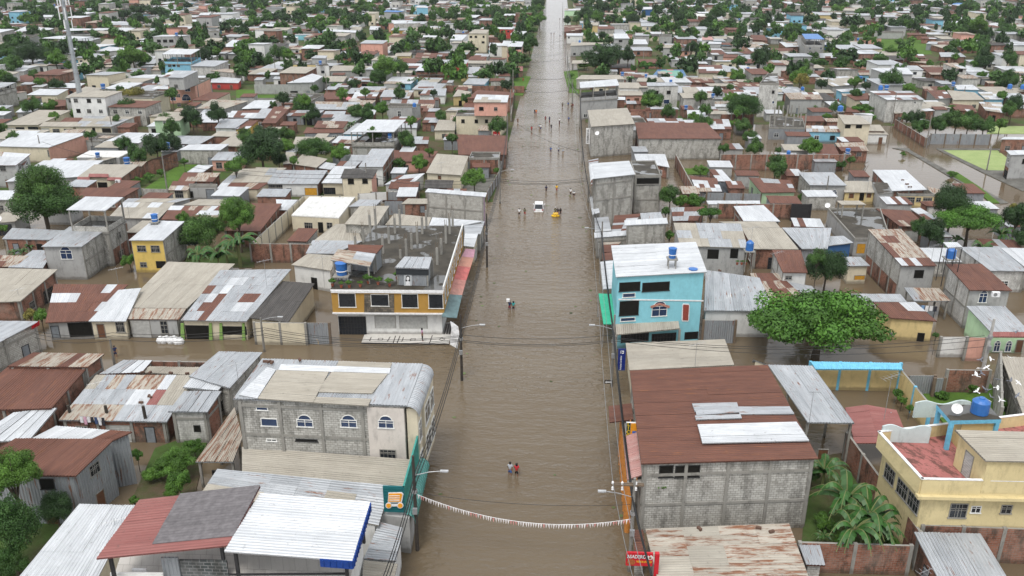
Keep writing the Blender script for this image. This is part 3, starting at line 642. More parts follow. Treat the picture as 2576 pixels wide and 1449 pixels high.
# ---------------------------------------------------------------- surveyed houses: tile | roof FL FR BR BL | front z, back z | roof | wall | options | openings | label
parse('''
30|-430 430 760 445 1145 75 150 65|5.6,6.2|r|Z|||big rust-red sheet roof shed with zinc upper walls behind the leafy tree at bottom left
30|300 74 1150 80 1330 0 560 -60|5.6,6.0|rzwwr|Z|||patched white and rust lean-to joined to the back of the rust-red shed
30|-60 1760 830 1760 1362 740 795 728|4.0,5.2|w|c|||long bright ribbed zinc roof running out of the bottom left corner
31|-140 400 1500 550 1590 285 -141 155|4.75,5.05|b|G|x|-|wide pale ribbed roof right under the grey block building with arched windows
31|-540 600 1235 940 1355 545 -390 375|4.7,5.1|bz|w|x|-|beige ribbed roof between the green shop sign and the bright canopy
31|1085 1275 1410 1300 1480 965 1245 905|4.1,4.2|z|w|x|-|small grey awning-roofed shop below the green cart sign
31|1060 1600 1350 1620 1430 1325 1085 1290|4.1,4.2|zb|w|x|-|small ribbed awning roof at the lower frame edge beside the flooded avenue
30|1965 300 2345 303 2440 60 2360 -250|3.6,4.6|zrs|b|op=0||narrow zinc roof with rust bands leaning on the grey block building
21|-231 1115 1520 1190 1680 765 60 712|9.0,9.4|z|g||0,1195,120,1225,W;50,1310,218,1385,W;410,1322,575,1392,a;850,1325,1018,1397,a;105,1515,210,1537,w;400,1519,620,1539,o|three-storey grey block building with blue arched windows and a beige and white ribbed roof
20|-1300 700 -300 700 395 335 -600 325|4.3,4.8|z|g|||grey block house with a red fascia corner at the left frame edge
20|70 790 880 800 1050 665 330 650|5.0,5.0|rrs|k||-|upper rust-red roof sheet facing the flooded side street
20|-480 1240 515 1215 870 810 75 795|4.2,5.0|r|k||-|large dull rust-red roof over a long brick side wall at far left
20|-350 1560 300 1530 575 1208 130 1255|3.6,3.9|w|k||-|plain white sheet roof in front of the dull rust-red roof at far left
20|985 870 1430 850 1535 730 1240 726|3.9,4.2|rwz|k|||small patched roof by the moss-topped wall on the side street
20|1400 850 1960 880 2050 800 1500 790|3.6,3.9|b|k|||strip of beige sheets behind the patchwork roof
20|590 1330 1680 1350 1980 880 965 875|3.1,4.0|zzbRrwzs|k|||big patchwork roof of grey, pink, rust and cream sheets with washing hung in front
20|1900 890 2310 1010 2640 650 2200 640|4.6,4.8|z|g||-|plain grey zinc roof left of the arched-window building
20|1840 1000 2190 1035 2355 870 1960 862|4.3,4.5|w|g|||square of white sheets on the patchwork roofs
20|1690 1245 2090 1250 2230 1040 1850 1040|4.6,5.0|zsz|hkkk||1950,1380,2020,1449,k|zinc roof with rust streaks over a pale block room with brick corners
# north side of the cross street, left part
20|-600 160 205 135 580 -187 -250 -204|3.6,4.4|b|k|||beige fibre-sheet roof with a tripod aerial at the left edge
20|455 350 925 328 1290 -35 545 -40|3.2,4.6|rrrwzs|G||515,380,600,500,D;690,345,940,490,k|rusty roof with bands of white sheets above a dark garage on the side street
20|890 335 1265 335 1420 0 1190 20|3.3,4.6|w|c||980,360,1060,500,d;1165,340,1255,440,l|narrow whitish roof over a cream front with a wooden door
20|1230 198 1880 205 2365 -244 1690 -264|3.7,4.8|b|G|||large beige roof between the whitish roof and the arcade house
20|1265 312 1800 318 1875 207 1325 205|3.2,3.6|rzss|G||1320,325,1520,513,s;1615,330,1690,455,l|striped rust and zinc porch roof with a metal shutter and white sacks below
20|1820 325 2480 335 2930 -190 2215 -180|3.4,4.8|zzzzwr|c||1850,375,2110,530,k;2240,385,2520,470,k|pale grey roof over the cream arcade with green pillars
21|-70 300 325 345 590 -45 270 -70|3.7,4.2|d|c||40,390,185,545,l|dark old tiled roof with a white vent ball near the grey gate
11|355 715 835 740 1000 528 545 522|3.7|C|c|parapet=0|487,790,570,850,l;627,787,677,900,k;712,790,770,850,l|cream house with a clean white flat roof inside a beige boundary wall
11|890 805 1215 820 1342 622 1045 625|5.2,5.4|b|g|||tall grey block box with a beige roof left of the rebar columns
11|930 630 1200 625 1270 562 1040 558|3.5|z|g|||low grey roof behind the tall grey block box
11|570 980 1070 975 1000 800 800 805|3.6,4.0|b|g|||worn beige roof beside the cream house with a white flat roof
11|500 1100 790 1105 1075 975 570 968|3.5,3.7|z|g|||sloping grey roof next to the brick yard wall
11|355 1215 755 1275 810 1125 520 1103|4.2,4.4|b|w|||whitewashed house with a beige roof left of the yellow corner building
11|1300 812 1735 825 1765 738 1390 700|4.4,4.8|b|k|||beige roof touching the back of the rooftop columns
11|1740 820 2085 822 2290 775 1775 738|4.4,4.8|w|g|||whitish crumpled roof behind the rooftop columns near the avenue
11|2100 900 2260 905 2300 780 2090 780|4.2,4.4|z|g|x||grey ribbed roof beside the avenue behind the yellow corner building
11|2090 1025 2195 1035 2235 902 2100 900|3.8,4.2|w|c|x||small white ribbed awning above the pink awnings
11|1700 482 2310 532 2325 490 1730 447|6.2,6.4|w|gvgg||-|long grey block building with a thin white roof and a lilac street side
11|1460 602 1745 602 1740 550 1530 548|3.3|b|k||1650,620,1700,690,D|brick house with a beige roof left of the long grey block building
11|1270 580 1490 585 1495 568 1275 566|3.0|rrs|Z|||narrow rust strip roof on zinc walls
11|105 400 625 403 720 265 205 262|3.4,4.2|z|wkkk||130,405,270,490,l;310,445,360,525,D;490,440,620,515,b|zinc-roofed brick house with an orange garage door on the back street
11|660 392 880 395 1010 225 790 222|3.4,4.2|w|c||640,438,800,505,g|long whitish roof running up beside the dark-roofed two-storey house
11|805 222 1010 222 1065 175 850 170|3.8|rrrz|k|||short rust roof above the long whitish roof
11|850 340 1175 345 1225 255 890 248|5.6,6.0|d|cpkk||925,350,985,400,o;1070,350,1125,395,o|two-storey cream house with a black tiled roof behind the street pole
11|1030 230 1275 230 1390 48 1165 48|4.8,5.4|z|wkkk|||tall zinc-roofed house with a pale front and brick side
11|930 170 1085 170 1120 110 960 110|3.4|z|k|||small zinc roof left of the tall pale-fronted house
11|355 200 610 237 720 150 470 102|3.4,3.9|b|k|||beige roof over brick at the foot of the dark tree clump
11|620 240 755 258 810 200 680 180|3.0|ws|k|||small white and rust lean-to right of the beige brick house
11|270 200 355 195 430 50 310 45|3.2,3.4|zb|k|||narrow grey roof beside the big dark tree
11|-60 375 105 385 310 240 0 235|3.4,4|b|c|||beige roof with a palm tree standing before it
11|1290 410 1600 380 1700 295 1440 315|3.3,3.8|wwwr|w|||white and rust roof above the zinc yard gate
11|1330 448 1625 455 1650 380 1360 378|2.9,3.4|rrrw|w|||rust-red porch roof with two white strips
11|1710 290 2065 315 2140 120 1820 98|4.6,5.2|b|c||1830,315,1865,355,d|broad beige roof over a stone-coloured wall near the left pavement
11|1690 440 1970 445 1990 365 1705 358|3.0,3.4|d|k|||dark mossy low roof beneath the broad beige roof
11|2140 150 2450 150 2460 90 2170 88|4.4|c|k|||brick room with a wet flat roof beside the avenue
11|2180 235 2355 235 2360 190 2170 190|3.2,3.5|rrs|Z|||tiny rust lean-to against the wet flat-roofed brick room
11|2035 108 2520 108 2530 -85 2020 -90|4.2,5.0|r|k|||big reddish rust roof at the left edge of the avenue
10|50 380 790 330 1045 165 440 165|3.2,4.0|w|G|||very bright long white roof behind the tallest left tree
10|775 335 1225 340 1410 205 950 205|3.7,4.4|b|ckkk||985,385,1080,440,k;1140,405,1215,440,l|cream house with red tile trim and a beige roof beside the grassy lot
10|760 550 1250 530 1410 440 870 440|3.3,3.8|rrs|k|||dull rust roof behind the white canopy on tall posts
10|665 662 1060 672 1240 537 860 528|8.8,9.2|w|g|op=6.1||white canopy on concrete posts over an unfinished roof terrace
10|415 1032 820 1035 1105 835 700 830|5.9,6.3|z|Ggkk||608,1068,728,1155,a|two-storey grey house with one arched window and a pale zinc roof
10|1295 968 1640 970 1860 778 1530 770|5.9,6.5|w|Yggg||1380,1020,1470,1080,l;1518,1020,1608,1085,l;1410,1188,1478,1235,l;1572,1178,1680,1250,k|bright yellow two-storey house with a white zinc roof
10|1085 745 1600 750 1760 590 1240 585|3.4,3.9|bbbw|G|||beige roof with pale ridged stripes and a worn grey front wall
10|1240 583 1770 588 1930 548 1290 548|3.9,4.1|bz|G|||upper beige slope behind the striped beige roof
10|1620 760 2150 765 2340 625 1720 620|3.5,4|rrsw|k|||rust and white spotted roof behind the mango trees
10|1830 615 2230 620 2350 560 2000 555|4.0,4.0|b|G|||greyish flat-looking roof beyond the rust and white spotted roof
11|-330 870 40 880 260 600 -100 595|3.5,4.0|r|k|||wide deep-red rust roof left of the beige boundary wall
11|215 665 320 665 420 562 200 558|3.2,3.4|zw|k|||small pale roof inside the corner of the beige boundary wall
10|20 955 500 965 660 870 120 845|3.2,3.6|z|k|||grey roof strewn with fallen leaves under the tallest left tree
10|80 1240 430 1250 540 1070 330 1068|3.2,3.6|z|k|||grey sheet roof left of the two-storey grey house
10|-120 1240 160 1232 290 1125 -60 1120|3.2,3.5|rsw|k|||rust and white patched roof at the left edge above the beige roof
10|-150 560 120 562 150 468 -100 468|3.6,4|w|g|||white roof over a grey block wall at the left edge
10|-120 800 150 780 300 680 30 690|3.0,3.4|b|G|||beige shed roof at the left edge beneath the tallest left tree
10|-100 215 160 215 310 100 -50 75|5.4,6|rwws|G|||striped white and rust roof on a grey two-storey house at the left edge
10|90 200 240 210 270 165 150 155|4.8,5|rrs|G|||small rust porch roof on the left-edge two-storey house
10|-60 22 490 35 900 -110 180 -115|4.6,5.6|w|cppp||480,60,525,125,l|large white-roofed hall with a pale pink street front at upper left
10|770 132 1200 132 1330 68 900 65|3.6|C|G|parapet=0||flat roof with pale wet patches and a small blue tank
10|850 170 1045 168 1180 132 980 132|3.4,3.5|wb|g|||thin white roof strip in front of the pale wet flat roof
10|1430 202 1650 150 1790 75 1530 152|3.5,4.2|r|k|||rust roof on the long brick wall above the grassy lot
10|1795 60 2220 62 2310 0 1900 5|4.4,4.8|w|g|||white-roofed grey block store behind the grassy lot
10|2115 163 2440 165 2480 80 2200 78|3.2,3.7|z|p||2175,185,2235,242,l;2295,197,2335,270,k|salmon pink cottage with a grey zinc roof
10|1790 373 2140 380 2220 290 1850 287|3.4,3.8|rrs|k|||rust roof of the house beside the grassy lot
10|1690 465 1885 467 1970 375 1740 373|2.9,3.3|rwsr|c||1760,470,1845,540,l|rust and white porch roof at the corner of the grassy lot
10|1900 430 2180 430 2190 415 1905 412|3.3|c|G||1900,475,1945,540,k;2075,455,2160,550,D|small plastered house front with a black door and flat roof
10|2180 450 2600 455 2700 390 2230 390|2.9,3.4|rwsr|c||2205,455,2315,550,g;2335,460,2430,535,l;2450,455,2505,550,k|rust and white porch roof above a dark grille gate
10|2230 388 2700 385 2790 245 2390 250|3.5,4.3|bbz|c|||broad beige roof above the dark grille gate
# right of the avenue
02|795 1275 1237 1245 1160 1085 760 1110|8.4,8.8|b|g||-|tall grey block building with a curled beige roof at the avenue's right edge
02|1270 1395 2115 1395 1960 1235 1237 1232|5.6,6.2|r|g||-|very long rust-brown roof on a whitish block hall
12|1250 175 1585 235 1540 102 1230 100|3.4,3.8|w|k|||white roof of the small brick room between block buildings
12|825 350 1240 305 1180 168 805 195|9.0,9.2|w|g|x|-|white ribbed roof on the half of the unfinished block building nearer the avenue
12|1240 328 1500 325 1440 178 1190 182|8.1|c|g||1252,338,1480,410,o|wet concrete top of the unfinished three-storey block building
12|1000 880 1190 870 1300 700 1030 720|3.8,4.2|rrrwz|g|x||rust patched roof below the unfinished block building
12|830 945 1195 915 1190 868 825 893|4.4,4.6|w|g|||bright white strip roof beside the right pavement
12|1135 818 1570 800 1555 743 1130 768|6.2,6.4|w|g||-|dark grey block house with a narrow white roof
12|835 885 1000 872 970 730 830 745|4.2,4.4|zwz|g|x||pale blue-grey sheets over the right pavement
12|1300 757 1520 747 1495 685 1290 695|5.6,5.8|z|g|||grey sheet roof behind the dark grey block house
12|920 1088 1000 1085 1100 985 910 990|3.6,3.8|rrs|k|x||small rust roof touching the blue building's back
12|912 1175 1010 1165 1004 1090 908 1100|3.6,3.7|zr|k|x||tiny grey and rust roof between pavement and blue building
12|1045 1337 1962 1288 1850 985 997 1023|9.3,9.6|w|t|x base=-.5|-|turquoise three-storey house with a broad white roof
12|1690 1025 2375 1045 2300 800 1625 793|5.8,6.6|bz|G||1965,1060,2080,1155,k;2195,1055,2275,1150,k|stained pale roof over a grey balcony house behind the turquoise house
12|2330 775 2700 780 2530 615 2230 625|4.4,4.9|w|k|||white roof on brick beyond the stained pale roof
12|2430 1055 2885 1060 2711 845 2310 845|4.2,4.8|b|k|||flat beige roof right of the stained pale roof
12|2310 845 2700 842 2650 780 2080 780|4.6,4.8|zb|k|||low grey ridge roof behind the flat beige roof
13|340 1055 600 1055 640 845 140 842|3.8,4.6|z|Z|||pale grey roof over corrugated walls
13|575 1028 860 995 760 925 560 930|3.8,4.0|z|B|||pale grey roof over a dark blue wall
12|1975 605 2500 610 2495 570 1955 570|3.4,3.6|w|h|||long thin white roof over an open yard
12|1620 775 1870 770 1940 630 1600 640|3.2,3.6|rrrz|k|||leaf-covered rust roof left of the bright green tree
12|1860 480 2115 478 2060 345 1790 320|3.0,3.5|rrws|Z|||rust and white shack roof by the black tarpaulin
12|2070 375 2220 378 2110 258 1980 255|3.0,3.4|rwz|k|||small striped roof behind the black tarpaulin
12|2510 490 2860 485 2800 365 2380 335|3.3,3.9|rrrz|e|||rust-roofed green house by the flooded yard
13|420 413 795 418 655 285 305 285|4.3,4.8|z|Gggg||430,480,493,540,a;520,480,575,575,k;633,480,695,540,a|grey plastered cottage with two arched black windows and a centre door
13|765 485 1085 488 1040 372 770 372|3.0,3.5|b|y||812,495,865,545,d;920,490,965,570,k;990,495,1040,540,d|pale yellow cottage with a beige roof beside the grey cottage
13|1110 500 1255 485 1200 390 1050 378|4.0,4.3|c|G|parapet=0|1130,530,1215,590,o|roofless mouldy grey house shell
13|1250 472 1600 460 1385 262 1050 260|3.9,4.6|w|k|||bluish white roof next to the flooded lot
13|1310 515 1680 520 1600 462 1260 475|3.1|c|yyyy||1325,528,1475,610,l;1490,538,1540,580,l;1560,528,1655,570,l|yellow porch with white window bars and blue posts
13|1640 500 1750 500 1780 470 1600 425|2.6|ws|k|||scrap of white and rust roof right of the yellow porch
13|870 965 1235 965 1130 655 600 660|3.8|c|G||890,1000,980,1100,b|wide wet dark concrete roof with a square roof opening
13|740 610 990 610 920 570 690 570|6.0,6.1|b|G|op=0||small beige canopy on thin posts above the wet dark roof
13|1330 828 1600 828 1430 670 1085 650|3.5,3.9|rrs|k|||ribbed red-brown roof beyond the wet dark roof
13|1600 765 1710 750 1530 640 1430 650|3.4|wrz|k|||white and rust roof strip left of the dark green tree
13|1590 620 1760 640 1700 572 1520 578|4.0|rw|hkkk|||rust and white box roof just behind the yellow porch
13|1345 1225 1700 1225 1340 855 1005 858|6.3,7.0|rrssw|Gggg||1470,1268,1565,1350,k|long two-storey block house with a rust roof and a square black window
13|800 1228 1028 1225 930 1135 740 1135|3.6,4|z|c||865,1320,1005,1365,b|zinc roof over a bamboo wall by the dark mango tree
13|150 1292 400 1295 330 1068 40 1065|5.2,5.8|r|whhh||172,1325,242,1360,l|plain rust-brown roof over a small white front
13|2240 1275 2620 1280 2330 1040 1920 1035|4.2,4.8|z|h|||grey zinc roof behind the roofed blue tank
13|2600 1250 2900 1250 2750 1050 2340 1045|4.4,4.9|w|k|||whitish zinc roof at the right edge below the banana plants
13|2030 1470 2460 1475 2150 1205 1790 1208|6.1,6.7|rrr|Ghhh||2120,1499,2205,1594,a|rust-roofed two-storey house with an arched window and an air conditioner
13|740 72 1015 72 960 -20 670 -10|3.5,4|rrs|k||890,85,940,120,l|brick house with a rust roof at the edge of the flooded lot
13|480 105 720 105 660 0 540 0|3.6,4|r|k|||rust roof behind the long mossy brick wall
13|2440 110 2750 105 2680 60 2395 65|6.2,6.4|w|G|||grey two-storey house at the right edge by the algae pond
22|1930 228 2640 235 2490 -100 1950 -180|4.6,6.2|z|w||-|large smooth grey roof above a grey metal gate
23|-100 118 345 72 100 -150 -180 -150|3.6,4.2|rrs|k|||rust-red roof behind the spreading green tree
23|430 92 550 90 440 -20 100 -80|3.5,3.9|z|w|||grey-white lean-to roof behind the spreading green tree
23|900 135 1400 140 1330 60 830 58|4.0,4.2|z|w|||pale strip roof above the rust roof with white stripes
23|1230 300 1700 335 1480 142 1060 145|3.7,4.1|rrrrw|y||1185,447,1270,470,l;1495,450,1570,575,k|yellow-walled house with a white parapet and a rust roof
23|1470 130 1840 130 1720 0 1370 -5|3.4,3.9|zss|k|op=0||striped open shed roof with washing beneath
23|2240 442 2640 447 2385 182 1995 180|3.6,4.6|z|m||2270,548,2335,635,a;2385,550,2450,640,a;2490,520,2576,650,d|mint green house with a red tile edge and arched grilles
22|1180 828 2235 775 2140 515 1143 555|4.3,4.4|b|c|x|-|plain beige roof just behind the biggest brown roof
23|400 1355 870 1362 450 785 0 775|5.4,5.8|z|k|op=0||long grey ribbed shed roof right of the biggest brown roof
23|-160 740 0 775 1 776 -150 720|4.3|z|c|||
33|1720 1490 2430 1500 2140 1025 1470 1008|3.4,3.9|z|k|||pale grey zinc roof over brick in the lower right corner
32|1480 1560 3020 1560 2786 920 1340 975|3.5,3.9|bbss|g|x||beige and rust striped roof beside the red grill shop sign
32|1230 1215 1352 1212 1318 985 1225 985|3.3,3.4|rzws|g|x||thin strip of patched roof over the pavement by the grill sign
33|385 1338 575 1345 520 1140 310 1140|3.0,3.2|rz|g|||tiny rust and zinc lean-to below the banana yard wall
23|2650 1500 3300 1500 3000 720 2345 690|4.4,4.6|b|g||-|grey block building with a mossy wall at the right edge
''')
